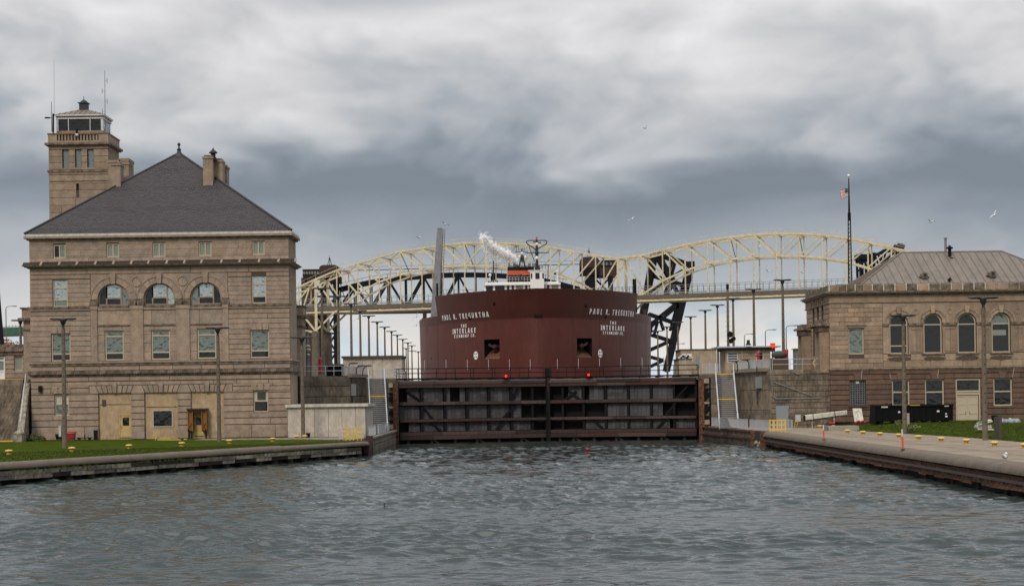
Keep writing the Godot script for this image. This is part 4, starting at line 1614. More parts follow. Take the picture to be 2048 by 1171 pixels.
		if lo_bar:
			lights.append([0, 0.80, 1, 1, "glass_dark"])
		window(o, rr, z - 0.25, lights, mats.cream, 0.11, ar - 0.04)
		m = mb()
		m.box(Vector3(c - ar - 0.2, ab - 0.12, z - 0.2), Vector3(c + ar + 0.2, ab, z + 0.14))
		part(o, "sill", m, mats.belt)
		m = mb()
		var st := PackedVector2Array()
		for k in 12:
			var a := TAU * k / 12.0
			st.append(Vector2(c + (1.15 + rng.randf_range(-.25, .25)) * cos(a), ab - 0.52 + (0.24 + rng.randf_range(-.08, .06)) * sin(a)))
		m.prism(st, z - 0.05, z - 0.004)
		part(o, "soot_stain", m, mats.soot)
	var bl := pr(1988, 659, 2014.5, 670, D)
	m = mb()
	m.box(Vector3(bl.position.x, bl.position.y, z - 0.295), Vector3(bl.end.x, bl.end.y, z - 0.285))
	part(o, "pale_panel", m, mats.curtain)  # pale greenish panel set just in front of one pane
	window(o, single, z - 0.22, [[0, 0, 1, 1, "glass_film"]], mats.cream, 0.11)
	m = mb()
	m.box(Vector3(single.position.x - 0.1, single.end.y + 0.02, z - 0.1), Vector3(single.end.x + 0.1, single.end.y + 0.24, z + 0.05))
	m.box(Vector3(single.position.x - 0.16, single.end.y + 0.24, z - 0.1), Vector3(single.end.x + 0.16, single.end.y + 0.36, z + 0.16))
	part(o, "lintel", m, mats.trim)
	for i in 5:
		var w: Rect2 = low[i]
		if i > 0:
			window(o, w, z - 0.2, [[0, 0, 1, 0.48, "glass_dark"], [0, 0.48, 1, 1, "glass_dark"]], mats.cream, 0.13)
		m = mb()
		m.prism(PackedVector2Array([Vector2(w.get_center().x - 0.3, w.end.y + 0.02), Vector2(w.get_center().x + 0.3, w.end.y + 0.02), Vector2(w.get_center().x + 0.38, w.end.y + 0.62), Vector2(w.get_center().x - 0.38, w.end.y + 0.62)]), z - 0.1, z + 0.09)
		part(o, "keystone", m, any("brown"))
		for s in [-1, 1]:
			m = mb()
			var c: float = w.get_center().x + s * 0.62
			m.prism(PackedVector2Array([Vector2(c - 0.27, w.end.y + 0.02), Vector2(c + 0.27, w.end.y + 0.02), Vector2(c + 0.27 + s * 0.2, w.end.y + 0.5), Vector2(c - 0.20 + s * 0.02, w.end.y + 0.5)]), z - 0.1, z + 0.045)
			part(o, "arch_stone", m, any("brown"))
	# barred opening at the near end
	var g: Rect2 = low[0]
	m = mb()
	for k in 7:
		var bx := lerpf(g.position.x + 0.08, g.end.x - 0.08, k / 6.0)
		m.box(Vector3(bx - 0.022, g.position.y, z - 0.22), Vector3(bx + 0.022, g.end.y, z - 0.18))
	for k in 10:
		var by := lerpf(g.position.y + 0.08, g.end.y - 0.35, k / 9.0)
		m.box(Vector3(g.position.x, by - 0.022, z - 0.215), Vector3(g.end.x, by + 0.022, z - 0.177))
	var gr := part(o, "window_grille", m, mats.grey_metal)
	m = mb()
	m.box(Vector3(g.position.x, g.position.y, z - 0.34), Vector3(g.end.x, g.end.y, z - 0.30))
	part(gr, "pane", m, mats.glass_dark)
	m = mb()
	m.box(Vector3(g.get_center().x - 0.16, g.end.y - 0.36, z - 0.2), Vector3(g.get_center().x + 0.16, g.end.y - 0.12, z - 0.1))
	part(gr, "lamp_box", m, mats.white)
	m = mb()
	m.box(Vector3(g.position.x - 0.15, g.position.y - 0.22, z - 0.1), Vector3(g.end.x + 0.15, g.position.y, z + 0.13))
	part(o, "sill", m, mats.mortar)
	# goods door with a fanlight
	m = mb()
	var dl := gate.position.x
	var dr := gate.end.x
	var top := gate.end.y
	var dtop: float = W(1937, 789, D).y
	for s in [[dl, dl + 0.13], [dr - 0.13, dr]]:
		m.box(Vector3(s[0], base, z - 0.3), Vector3(s[1], top, z - 0.1))
	m.box(Vector3(dl + 0.13, top - 0.13, z - 0.3), Vector3(dr - 0.13, top, z - 0.1))
	m.box(Vector3(dl + 0.13, dtop + 0.28, z - 0.3), Vector3(dr - 0.13, dtop + 0.44, z - 0.06))
	m.box(Vector3(dl + 0.13, dtop, z - 0.3), Vector3(dr - 0.13, dtop + 0.27, z - 0.12))
	var fr := part(o, "door_frame", m, mats.cream)
	m = mb()
	m.box(Vector3(dl + 0.13, dtop + 0.44, z - 0.26), Vector3(dr - 0.13, top - 0.13, z - 0.24))
	part(fr, "pane", m, mats.glass_dark)
	for s in 2:
		m = mb()
		var a := lerpf(dl + 0.14, dr - 0.2, s / 2.0) + 0.005
		var b := lerpf(dl + 0.14, dr - 0.2, (s + 1) / 2.0) - 0.005
		m.box(Vector3(a, base, z - 0.28), Vector3(b, dtop - 0.06, z - 0.22))
		for f in [[a, a + 0.12], [b - 0.12, b]]:
			m.box(Vector3(f[0], base + 0.01, z - 0.23), Vector3(f[1], dtop - 0.07, z - 0.19))
		for k in 3:
			var fy := lerpf(base, dtop - 0.06, k / 3.0)
			m.box(Vector3(a + 0.12, fy + 0.02, z - 0.23), Vector3(b - 0.12, fy + 0.14, z - 0.192))
		m.box(Vector3(a + 0.12, dtop - 0.2, z - 0.23), Vector3(b - 0.12, dtop - 0.07, z - 0.192))
		var leaf := part(o, "door", m, mats.cream)
		m = mb()
		var hx := b - 0.2 if s == 0 else a + 0.2
		m.box(Vector3(hx - 0.03, base + 0.95, z - 0.19), Vector3(hx + 0.03, base + 1.2, z - 0.15))
		part(leaf, "handle", m, mats.grey_metal)
	# bands round the top and the middle
	for b in [["string_course", 738.3, 735.6, 0.05, "belt"], ["string_course", 735.6, 733.2, 0.13, "trim"], ["string_course", 604, 602.8, 0.04, "trim"], ["string_course", 602.8, 601, 0.10, "trim"], ["frieze", 600.9, 588, 0.0, "beige"],
			["cornice", 588, 586, 0.14, "belt"], ["cornice", 586, 583.6, 0.34, "trim"], ["cornice", 583.6, 580.5, 0.52, "belt"]]:
		m = mb()
		m.box(Vector3(X0 - b[3], y.call(b[1]), z - 13.5), Vector3(X1, y.call(b[2]), z + b[3]))
		part(o, b[0], m, mats[b[4]] if mats[b[4]] is Material else any(b[4]))
	# parapet of long stones with pale joint stones
	var x := X0
	var k := 0
	while x < X1:
		var w := 1.13 if k > 4 else 0.86
		m = mb()
		m.block(Vector3(x + 0.10, y.call(580.4), z - 0.5), Vector3(minf(x + w, X1) - 0.03, y.call(567), z - 0.02), 0.04)
		part(o, "parapet_stone", m, any("wet") if rng.randf() < 0.7 else any("beige"))
		m = mb()
		m.block(Vector3(x - 0.025, y.call(580.4) + rng.randf_range(0.0, 0.06), z - 0.5), Vector3(x + 0.095, y.call(566.2), z + 0.02), 0.03)
		part(o, "joint_stone", m, mats.trim if rng.randf() < 0.5 else mats.cover)
		x += w
		k += 1
	for i in 13:
		m = mb()
		m.box(Vector3(X0 - 0.01, y.call(580.4), z - 1.5 - i), Vector3(X0 + 0.5, y.call(566.6), z - 0.53 - i))
		part(o, "parapet_stone", m, any("wet"))
	# the wall that faces the lock, with a columned side entry
	XF = Transform3D(Basis(Vector3.UP, -PI / 2), Vector3(X0, 0, z))   # local x runs towards the viewer, z out over the lock
	var sw := -13.0
	var side := []
	for i in 3:
		side.append(Rect2(-9.6 + i * 2.5, TY + 1.6, 1.3, 5.4))
	backing(o, "wall", mats.mortar, sw, -0.05, TY - 0.3, y.call(590), -0.6, -0.07, side)
	var ls := []
	for i in 15:
		ls.append(lerpf(TY - 0.2, y.call(604), i / 14.0))
	blocks(o, "beige", 0.0, sw, 0.0, ls, side, 3.0, 0.04)
	for s in side:
		window(o, s, -0.3, [[0, 0, 1, 0.3, "glass_mid"], [0, 0.3, 1, 1, "glass_dark"]], mats.grey_brown, 0.1)
		m = mb()
		archivolt(m, s.get_center().x, s.end.y - 0.3, 0.7, 0.95, -0.05, 0.10)
		part(o, "arch_moulding", m, mats.trim)
	for s in [[-3.0, -0.4], [-13.0, -10.4]]:
		m = mb()
		var pt: float = y.call(641)
		m.box(Vector3(s[0], TY - 0.2, 0.0), Vector3(s[1], pt - 0.9, 0.75))
		for f in 2:
			var fx: float = lerpf(s[0] + 0.25, s[1] - 0.25, f)
			m.box(Vector3(fx - 0.22, TY - 0.2, 0.75), Vector3(fx + 0.22, pt - 0.9, 0.95))
		var pj := part(o, "side_entry", m, any("beige"))
		m = mb()
		m.box(Vector3(s[0] - 0.1, pt - 0.9, 0.0), Vector3(s[1] + 0.1, pt - 0.35, 1.05))
		m.box(Vector3(s[0] - 0.35, pt - 0.35, 0.0), Vector3(s[1] + 0.35, pt - 0.15, 1.35))
		m.box(Vector3(s[0] - 0.1, pt - 0.15, 0.0), Vector3(s[1] + 0.1, pt + 0.25, 1.0))
		part(pj, "cornice", m, mats.belt)
	XF = Transform3D.IDENTITY
	# roof of standing seam metal
	var e0 := W(1722, 569, 167)
	var r0 := W(1803, 505, 174)
	var r1 := W(2004, 502, 174)
	var hy := e0.y
	var c := [Vector3(e0.x, hy, -167), Vector3(r1.x + (r0.x - e0.x), hy, -167), Vector3(r1.x + (r0.x - e0.x), hy, -181), Vector3(e0.x, hy, -181)]
	r1.y = r0.y
	r0.z = -174
	r1.z = -174
	m = mb()
	var inside := Vector3(r0.x + 3, hy, -174)
	m.face(c[0], c[1], r1, r0, inside)
	m.face(c[2], c[3], r0, r1, inside)
	m.face(c[3], c[0], r0, r0, inside)
	m.face(c[1], c[2], r1, r1, inside)
	m.box(Vector3(X0 + 1.0, y.call(590), -179), Vector3(X1, hy, -166.2))
	var roof := part(o, "roof", m, mats.seam)
	var n := 27
	for i in n:
		var f := (i + 0.5) / n
		var a: Vector3 = c[0].lerp(c[1], f)
		var t := 1.0
		if a.x < r0.x:
			t = (a.x - c[0].x) / (r0.x - c[0].x)
		elif a.x > r1.x:
			t = (c[1].x - a.x) / (c[1].x - r1.x)
		m = mb()
		m.bar(a + Vector3(0, 0.03, 0), Vector3(a.x, lerpf(hy, r0.y, t) + 0.03, lerpf(-167, -174, t)), 0.05, 0.09)
		part(roof, "seam", m, mats.seam)
	for i in 12:
		var f := (i + 0.5) / 12
		var a: Vector3 = c[3].lerp(c[0], f)
		var t := 1.0 - absf(f - 0.5) * 2.0
		m = mb()
		m.bar(a + Vector3(0, 0.03, 0), Vector3(lerpf(a.x, r0.x, t), lerpf(hy, r0.y, t) + 0.03, a.z), 0.05, 0.09)
		part(roof, "seam", m, mats.seam)
	m = mb()
	for s in [[c[0], r0], [c[3], r0], [r0, r1], [c[1], r1]]:
		m.tube(s[0], s[1], 0.11, 0.11, 6)
	part(roof, "ridge", m, mats.seam)
	for p in [[1848, 548.5], [1983.5, 545.5]]:   # two eyebrow vents
		var q := W(p[0], p[1], 168.4)
		m = mb()
		XF = Transform3D(Basis.IDENTITY, Vector3.ZERO)
		archivolt(m, q.x, q.y - 0.1, 0.0, 0.30, q.z - 2, q.z + 0.5, 0, PI)
		m.box(Vector3(q.x - 0.30, q.y - 0.45, q.z - 2), Vector3(q.x + 0.30, q.y - 0.1, q.z + 0.5))
		m.box(Vector3(q.x - 0.52, q.y - 0.28, q.z - 2), Vector3(q.x + 0.52, q.y - 0.22, q.z + 0.3))
		archivolt(m, q.x, q.y - 0.12, 0.16, 0.24, q.z + 0.4, q.z + 0.56, 0, TAU)
		var vt := part(roof, "roof_vent", m, mats.seam)
		m = mb()
		archivolt(m, q.x, q.y - 0.12, 0.0, 0.16, q.z + 0.4, q.z + 0.53, 0, TAU)
		part(vt, "grille", m, mats.dark)
	var q := W(1892, 507, 174.5)
	m = mb()
	m.tube(q + Vector3(0, -0.5, 0), q + Vector3(0, 1.55, 0), 0.13, 0.13, 10)
	m.tube(q + Vector3(0, 1.55, 0), q + Vector3(0, 1.68, 0), 0.19, 0.19, 10)
	part(roof, "flue", m, mats.grey_metal)
	q = W(1900, 504, 173)
	m = mb()
	m.box(q + Vector3(-0.14, -0.5, -0.15), q + Vector3(0.14, 0.4, 0.15))
	m.lathe(q + Vector3(0, 0.36, 0), [Vector2(0.34, 0), Vector2(0.38, 0.12), Vector2(0.22, 0.2), Vector2(0.12, 0.3), Vector2(0, 0.42)], 10)
	m.box(q + Vector3(-0.05, -0.9, 0.2), q + Vector3(0.25, -0.6, 0.5))
	part(roof, "roof_ventilator", m, mats.steel)
	q = W(1900, 562, 167.4)
	m = mb()
	m.box(q + Vector3(-0.06, -0.4, -0.06), q + Vector3(0.06, 0.35, 0.06))
	m.box(q + Vector3(-0.2, 0.05, -0.1), q + Vector3(0.14, 0.25, 0.2))
	part(roof, "security_camera", m, mats.black)
	# cable runs down the red brown wall
	for w in [[1725, 738, 1723, 759], [1780, 747, 1783, 758], [1877.5, 738, 1876, 756], [1974.5, 737, 1972, 752], [2029, 735, 2026, 754]]:
		m = mb()
		m.tube(W(w[0], w[1], D - 0.1), W(w[2], w[3], D - 0.1), 0.025, 0.025, 5)
		part(o, "cable", m, mats.cover)


# ---------------------------------------------------------------- lock walls, stairs and huts on both banks

func wall_panel(o: Node, pal: String, a: Vector2, b: Vector2, y0: float, y1: float, courses: int, length: float, joint := 0.06) -> void:   # stones along an upright plane
	var d := b - a
	var ang := atan2(d.y, d.x)
	XF = Transform3D(Basis(Vector3.UP, ang), Vector3(a.x, 0, -a.y))
	var m := mb()
	m.box(Vector3(0, y0, -0.6), Vector3(d.length(), y1, -0.06))
	part(o, "core", m, mats.mortar)
	var lv := []
	for i in courses + 1:
		lv.append(lerpf(y0, y1, float(i) / courses))
	blocks(o, pal, 0.0, 0.0, d.length(), lv, [], length, joint, 0.12, 0.025, "concrete_block")
	XF = Transform3D.IDENTITY


func rail(root: Node, pts: Array, h: float, mm: Material, gap: float, bars: int, close := 0.0, r := 0.03) -> void:   # posts, rails and, if close, pickets
	for k in pts.size() - 1:
		var a: Vector3 = pts[k]
		var b: Vector3 = pts[k + 1]
		var n := maxi(1, roundi(a.distance_to(b) / gap))
		for i in n + (1 if k == pts.size() - 2 else 0):
			var m := mb()
			var p := a.lerp(b, float(i) / n)
			m.tube(p, p + Vector3.UP * h, r, r, 6)
			part(root, "post", m, mm)
		for i in bars:
			var m := mb()
			var y := Vector3.UP * (h * (i + 1) / bars if close == 0.0 else lerpf(0.14, h, float(i) / (bars - 1)))
			m.tube(a + y, b + y, r, r, 6)
			part(root, "rail", m, mm)
		if close > 0.0:
			var c := int(a.distance_to(b) / close)
			for i in c:
				var m := mb()
				var p := a.lerp(b, (i + 0.5) / c)
				var s := (b - a).normalized() * close * 0.20
				m.bar(p + Vector3.UP * 0.16, p + Vector3.UP * (h - 0.03), s.length() * 2, 0.02, Vector3(s.z, 0, -s.x))
				part(root, "picket", m, mm)


func stair(label: String, foot: Vector3, head: Vector3, w: float, steps: int, mm: Material, nosing: Array) -> Node3D:
	var o := thing("stairs", label, "stairs", foot)
	var s := Vector3.RIGHT * w * 0.5
	for k in steps:
		var p := foot.lerp(head, (k + 0.7) / steps)
		var m := mb()
		m.box(p + Vector3(-w * 0.5, -0.10, -0.13), p + Vector3(w * 0.5, 0.0, 0.13))
		part(o, "tread", m, mats.yellow if k in nosing else mm)
	for e in [-1, 1]:
		var m := mb()
		m.bar(foot + s * e, head + s * e, 0.06, 0.26)
		part(o, "stringer", m, mats.white_rail)
		for h in [1.0]:
			m = mb()
			m.tube(foot + s * e + Vector3.UP * h, head + s * e + Vector3.UP * h, 0.045, 0.045, 6)
			part(o, "handrail", m, mats.white_rail)
		for k in 5:
			m = mb()
			var p = foot.lerp(head, k / 4.0) + s * e
			m.tube(p, p + Vector3.UP * 1.0, 0.035, 0.035, 6)
			part(o, "post", m, mats.white_rail)
	return o


func build_lock_walls() -> void:
	# west side wall between the stone hall and the gate
	var o := thing("lock_wall", "stained grey brown lock wall between the stone hall and the metal stairs", "wall", Vector3(-18, QY, -172))
	var a := Vector2(-21.6, 168.0)
	var b := Vector2(W(700, 760, 172).x, 172.0)
	var c := Vector2(W(733, 760, 177.5).x, 177.5)
	var ty := W(640, 752, 170).y
	wall_panel(o, "wet", a, b, QY - 0.4, ty, 6, 3.4)
	wall_panel(o, "wet", b, c, QY - 0.4, ty + 0.06, 3, 4.0, 0.04)
	wall_panel(o, "wet", Vector2(-13.6, 178.2), Vector2(-12.6, 179.2), -1.0, TY, 5, 3.0)
	var m := mb()
	m.bar(Vector3(b.x, ty + 0.05, -b.y + 0.2), Vector3(c.x, ty + 0.05, -c.y + 0.2), 0.5, 0.35)
	part(o, "coping", m, mats.concrete)
	# east side: courses of concrete beside the hall, then the smooth wing wall
	o = thing("lock_wall", "grooved concrete lock wall with patches and pipes next to the east hall", "wall", Vector3(29, PY, -166))
	var e0 := Vector2(W(1541, 790, 166.2).x, 166.2)
	var e1 := Vector2(W(1662, 790, 165.4).x, 165.4)
	ty = W(1600, 738, 166).y
	wall_panel(o, "wet", e0, e1, PY - 0.3, ty, 11, 2.8)
	m = mb()
	for p in [[[1545, 741], [1545, 793]], [[1545, 793], [1553, 795]], [[1550, 797], [1645, 795]], [[1547, 763], [1624, 791]], [[1586, 743], [1598, 748]]]:
		m.tube(L(p[0][0], p[0][1], e0 - Vector2(0, 0.15), e1 - Vector2(0, 0.15)), L(p[1][0], p[1][1], e0 - Vector2(0, 0.15), e1 - Vector2(0, 0.15)), 0.045, 0.045, 6)
	part(o, "pipe", m, mats.grey_metal)
	var q0 := L(1552.5, 811, e0 - Vector2(0, 0.1), e1 - Vector2(0, 0.1))
	m = mb()
	m.box(Vector3(q0.x, PY, q0.z - 0.2), Vector3(L(1578.5, 811, e0, e1).x, q0.y, q0.z + 0.06))
	part(o, "door", m, mats.grey_box, "", "plain grey steel door at the foot of the wall")
	m = mb()
	var q1 := L(1591, 829, e0, e1)
	m.box(q1 + Vector3(0, -0.7, -0.1), q1 + Vector3(0.52, 0, 0.15))
	part(o, "junction_box", m, mats.white_rail)
	o = thing("wing_wall", "smooth streaked concrete wing wall curving back to the gate stairs", "wall", Vector3(25, PY, -172))
	var f := [e0, Vector2(25.9, 167.2), Vector2(W(1510, 760, 169.5).x, 169.5), Vector2(W(1468, 760, 177.6).x, 177.6)]
	ty = W(1500, 741, 172).y
	for i in 3:
		wall_panel(o, "wing", f[i + 1], f[i], PY - 0.3, ty, 3, 4.5, 0.03)
	m = mb()
	for i in [1, 2]:
		m.bar(Vector3(f[i].x, ty + 0.02, -f[i].y + 0.1), Vector3(f[i + 1].x, ty + 0.02, -f[i + 1].y + 0.1), 0.5, 0.36)
	part(o, "coping", m, mats.concrete)
	wall_panel(o, "wet", Vector2(20.6, 180.6), Vector2(22.2, 178.6), -1.0, TY, 5, 3.0)
	for s in [[702, 767.5, 715, 791, b, c, "grey electric cabinet fixed to the wall by the metal stairs of the shed"], [1512, 753.5, 1525, 776, f[2] - Vector2(0.05, 0.1), f[3], "grey electric cabinet fixed to the streaked wing wall"]]:
		m = mb()
		var p0 := L(s[0], s[1], s[4], s[5])
		var p1 := L(s[2], s[3], s[4], s[5])
		if s[0] > 1000:
			p0.z = -168.3
			p1.z = -168.3
			p0.x = W(s[0], s[1], 168.3).x
			p1.x = W(s[2], s[3], 168.3).x
		var zc := maxf(p0.z, p1.z)
		m.box(Vector3(p0.x, p1.y, zc - 0.6), Vector3(p1.x, p0.y, zc + 0.12))
		var cb := thing("electric_cabinet", s[6], "cabinet", Vector3((p0.x + p1.x) / 2, p1.y, zc), "cabinets on the lock walls")
		part(cb, "case", m, mats.grey_box)
		m = mb()
		m.box(Vector3(p0.x + 0.05, p1.y + 0.05, zc + 0.121), Vector3(p1.x - 0.05, p0.y - 0.05, zc + 0.14))
		part(cb, "door", m, mats.grey_metal)
		m = mb()
		m.tube(Vector3(p0.x + 0.1, p0.y, zc + 0.05), Vector3(p0.x + 0.1, p0.y + 1.1, zc + 0.05), 0.05, 0.05, 6)
		m.tube(Vector3(p0.x + 0.1, p1.y, zc + 0.05), Vector3(p0.x + 0.1, p1.y - 1.6, zc + 0.05), 0.06, 0.06, 6)
		part(cb, "conduit", m, mats.steel_rust)
	# gate recesses with rusty rubbing posts
	for s in [[-1, -12.6, 178.6, "rusty bolted quoin post at the hinge of the gate on the shed side"], [1, 20.62, 179.6, "rusty bolted quoin post at the hinge of the gate on the control hut side"]]:
		var rp := thing("quoin_post", s[3], "post", Vector3(s[1], 0, -s[2]))
		m = mb()
		m.box(Vector3(s[1] - 0.28, -0.5, -s[2] - 0.2), Vector3(s[1] + 0.28, TY - 0.5, -s[2] + 0.2))
		part(rp, "post", m, any("rusty"))
		for k in 8:
			m = mb()
			var yk := 0.9 + k * 0.75
			m.box(Vector3(s[1] + s[0] * 0.3, yk, -s[2] - 0.3), Vector3(s[1] + s[0] * 0.85, yk + (0.5 if k % 2 else 0.2), -s[2] + 0.15))
			part(rp, "block", m, mats.tan if k % 3 == 1 else mats.black)
		m = mb()
		m.box(Vector3(s[1] + s[0] * 0.85, -0.5, -s[2] - 0.4), Vector3(s[1] + s[0] * 1.1, TY - 0.4, -s[2] + 0.3))
		part(rp, "frame", m, mats.black)
	# low guide walls from the quays to the gate
	o = thing("guide_wall", "low stone guide wall running from the shed quay to the gate", "wall", Vector3(-12.5, 0, -160))
	wall_panel(o, "wet", Vector2(-12.45, 144.6), Vector2(-12.58, 178.8), -0.6, QY + 0.1, 3, 3.2)
	m = mb()
	m.bar(Vector3(-12.6, QY + 0.1, -144.8), Vector3(-12.7, QY + 0.1, -178.8), 0.5, 0.16)
	part(o, "coping", m, mats.concrete)
	m = mb()
	for k in [141.2, 143.2, 144.6]:
		m.box(Vector3(-12.75, -0.6, -k - 0.2), Vector3(-12.25, QY + 0.05 + (0.3 if k > 142 else 0.0), -k + 0.2))
	part(o, "fender_post", m, mats.steel_rust)
	m = mb()
	m.box(Vector3(-13.4, -0.6, -144.4), Vector3(-12.9, QY, -141.4))
	part(o, "recess", m, mats.void)
	for k in 5:
		m = mb()
		m.tube(Vector3(-12.75, 0.1 + k * 0.22, -141.5), Vector3(-12.75, 0.1 + k * 0.22, -144.3), 0.12, 0.12, 8)
		part(o, "fender", m, mats.rubber)
	o = thing("guide_wall", "low rust streaked guide wall running from the pavement quay to the gate", "wall", Vector3(22, 0, -165))
	wall_panel(o, "wet", Vector2(20.75, 180.4), Vector2(22.75, 155.5), -0.6, PY - 0.05, 3, 2.2)
	for k in 2:
		m = mb()
		m.bar(Vector3(20.68, PY - 0.05 - k * 0.72, -180.2), Vector3(22.68, PY - 0.05 - k * 0.72, -155.6), 0.3, 0.16)
		part(o, "wale", m, any("rusty"))
	for k in [155.3, 149.4]:
		m = mb()
		m.box(Vector3(22.45, -0.6, -k - 0.25), Vector3(23.2, PY - 0.02, -k + 0.25))
		part(o, "fender_post", m, any("rusty"))
	m = mb()
	m.box(Vector3(23.1, -0.6, -155), Vector3(23.6, PY - 0.1, -149.5))
	part(o, "recess", m, mats.void)
	for k in 9:
		m = mb()
		m.tube(Vector3(22.85, 0.55, -150 - k * 0.58), Vector3(22.95, PY - 0.05, -150 - k * 0.58), 0.2, 0.2, 8)
		part(o, "fender", m, mats.rubber)
	for k in 16:
		m = mb()
		m.ball(Vector3(22.85 + rng.randf_range(-.1, .15), 0.2 + rng.randf_range(-.2, .2), -149.8 - k * 0.34), Vector3(0.25, 0.22, 0.24) * rng.randf_range(0.8, 1.3), 6, 4)
		part(o, "rubble_stone", m, any("rock") if k % 3 else any("rusty"))
	# metal stairs by both hinges
	stair("grey metal stairs between the white shed and the gate, with one yellow tread", Vector3(W(758, 848, 168).x, QY + 0.1, -168.0), Vector3(W(752.5, 757, 176.5).x, TY, -176.5), 1.72, 28, mats.grey_metal, [18])
	stair("silver metal stairs against the streaked wing wall, with two yellow treads", Vector3(W(1458, 838, 166).x, PY, -166.0), Vector3(W(1449, 746, 176.0).x, TY, -176.0), 1.9, 28, mats.grey_metal, [14, 27])


# ---------------------------------------------------------------- the lock gate

func build_gate() -> void:
	var hinge := [Vector2(-12.35, 179.4), Vector2(20.4, 180.4)]
	var mitre := Vector2(4.02, 184.0)
	for s in 2:
		var a: Vector2 = hinge[0] if s == 0 else mitre
		var b: Vector2 = mitre if s == 0 else hinge[1]
		var len := a.distance_to(b)
		var o := thing("lock_gate", "closed lock gate leaf meeting the metal stairs beside the white shed" if s == 0 else "closed lock gate leaf with more bare black bays, on the control hut side", "lock gate", Vector3(a.x, 0, -a.y), "leaves of the lock gate")
		XF = Transform3D(Basis(Vector3.UP, atan2(b.y - a.y, b.x - a.x)), Vector3(a.x, 0, -a.y))
		var px := func(p): return L(p, 800, a, b)
		var t := func(p):   # photograph column to distance along the leaf
			var w := L(p, 815, a, b)
			return Vector2(w.x - a.x, -w.z - a.y).length() * (1.0 if w.x > a.x else -1.0)
		var lx := func(py): return W(1096, py, 181.5).y
		var top: float = lx.call(759)
		# dark back plate
		var m := mb()
		m.box(Vector3(0.05, -1, -1.3), Vector3(len - 0.05, top - 0.2, -1.15))
		part(o, "back_plate", m, mats.black)
		var v: Array = [797, 844.4, 890.9, 935, 979, 1024, 1066, 1094] if s == 0 else [1098, 1125, 1166.6, 1211, 1256, 1302, 1348, 1392]
		var rows := [[772, 800], [808, 834], [841, 859]]
		# which bays keep their grey boards: g whole, b bare, h half
		var plan: Array = ["hgbgggb", "ggggggb", "hggggbb"] if s == 0 else ["bhgggrb", "bbbgggb", "bbgggrg"]
		if s == 0:
			plan = ["tgmgghb", "ggggghb", "hgggggb"]
		else:
			plan = ["bttgggb", "bbbgghb", "bbgggrg"]
		for r in 3:
			var y0: float = lx.call(rows[r][1])
			var y1: float = lx.call(rows[r][0])
			for k in 7:
				var x0: float = t.call(v[k])
				var x1: float = t.call(v[k + 1])
				var w := x1 - x0
				var keep := [[0.06, 0.94]]
				match plan[r][k]:
					"b":
						keep = []
					"m":
						keep = [[0.06, 0.26], [0.70, 0.94]]
					"h":
						keep = [[0.45, 0.94]] if s == 0 and k == 0 else [[0.06, 0.5]]
					"r":
						keep = [[0.06, 0.80]]
					"t":
						keep = [[0.40, 0.94]] if s == 0 else [[0.25, 0.9]]
				for q in keep:
					var x = x0 + w * q[0]
					var xe = x0 + w * q[1]
					while x < xe - 0.05:
						var bw := minf(rng.randf_range(0.28, 0.62), xe - x)
						if rng.randf() < 0.35:   # a run of short level boards
							var n := 4
							for j in n:
								m = mb()
								m.block(Vector3(x + 0.008, lerpf(y0, y1, float(j) / n) + 0.006, -0.55), Vector3(x + bw - 0.008, lerpf(y0, y1, float(j + 1) / n) - 0.006, -0.46 + rng.randf_range(-.02, .02)), 0.012)
								part(o, "plank", m, any("slate_grey"))
						else:
							m = mb()
							m.block(Vector3(x + 0.008, y0, -0.55), Vector3(x + bw - 0.008, y1, -0.46 + rng.randf_range(-.03, .02)), 0.012)
							part(o, "plank", m, any("slate_grey"))
						x += bw
			for k in range(0 if s == 0 else 1, 8 if s == 1 else 7):
				m = mb()
				var x: float = t.call(v[k])
				m.box(Vector3(x - 0.13, y0 - 0.02, -0.7), Vector3(x + 0.13, y1 + 0.02, -0.18))
				part(o, "upright", m, mats.steel)
		# timber fenders: two plank rows at top and bottom, single beams between
		for f in [[759, 765.3, 0.1], [765.7, 772, 0.08], [800.2, 806.6, 0.02], [834.8, 840, 0.02], [860, 867, 0.06], [867.4, 875.2, 0.09]]:
			var x := 0.1
			while x < len - 0.3:
				var x1 := minf(x + rng.randf_range(2.6, 5.5), len - 0.25)
				m = mb()
				m.block(Vector3(x + 0.01, lx.call(f[1]), -0.7), Vector3(x1 - 0.01, lx.call(f[0]), f[2] + rng.randf_range(-0.03, 0.03)), 0.03)
				part(o, "timber", m, any("timber"))
				x = x1
		# diagonal braces
		for d in ([[812, 776, 846, 800], [846, 808, 866, 834], [863, 840, 884, 860], [1038, 776, 1024, 800], [1033, 808, 1008, 834], [1008, 840, 992, 860]] if s == 0 else [[1152, 782, 1128, 800], [1136, 780, 1160, 800], [1186, 840, 1206, 860], [1375, 776, 1352, 800], [1352, 808, 1330, 834], [1330, 840, 1312, 860]]):
			m = mb()
			m.bar(Vector3(t.call(d[0]), lx.call(d[1]), -0.34), Vector3(t.call(d[2]), lx.call(d[3]), -0.34), 0.2, 0.34, Vector3.BACK)
			part(o, "brace", m, mats.steel)
		# feet between the lowest timber and the water
		for k in 7:
			m = mb()
			var x: float = t.call(v[k] + 20)
			m.box(Vector3(x - 0.14, -0.3, -0.6), Vector3(x + 0.14, lx.call(875), -0.3))
			if k % 2:
				m.bar(Vector3(x + 0.2, lx.call(876), -0.4), Vector3(x + 1.0, -0.2, -0.4), 0.2, 0.2, Vector3.BACK)
			part(o, "strut", m, mats.grey_brown)
		# mitre post
		m = mb()
		var mx := len - 0.16 if s == 0 else 0.16
		m.box(Vector3(mx - 0.09, -0.4, -0.6), Vector3(mx + 0.09, top + 0.12, 0.12))
		part(o, "mitre_post", m, mats.black)
		# walkway and its black railing
		m = mb()
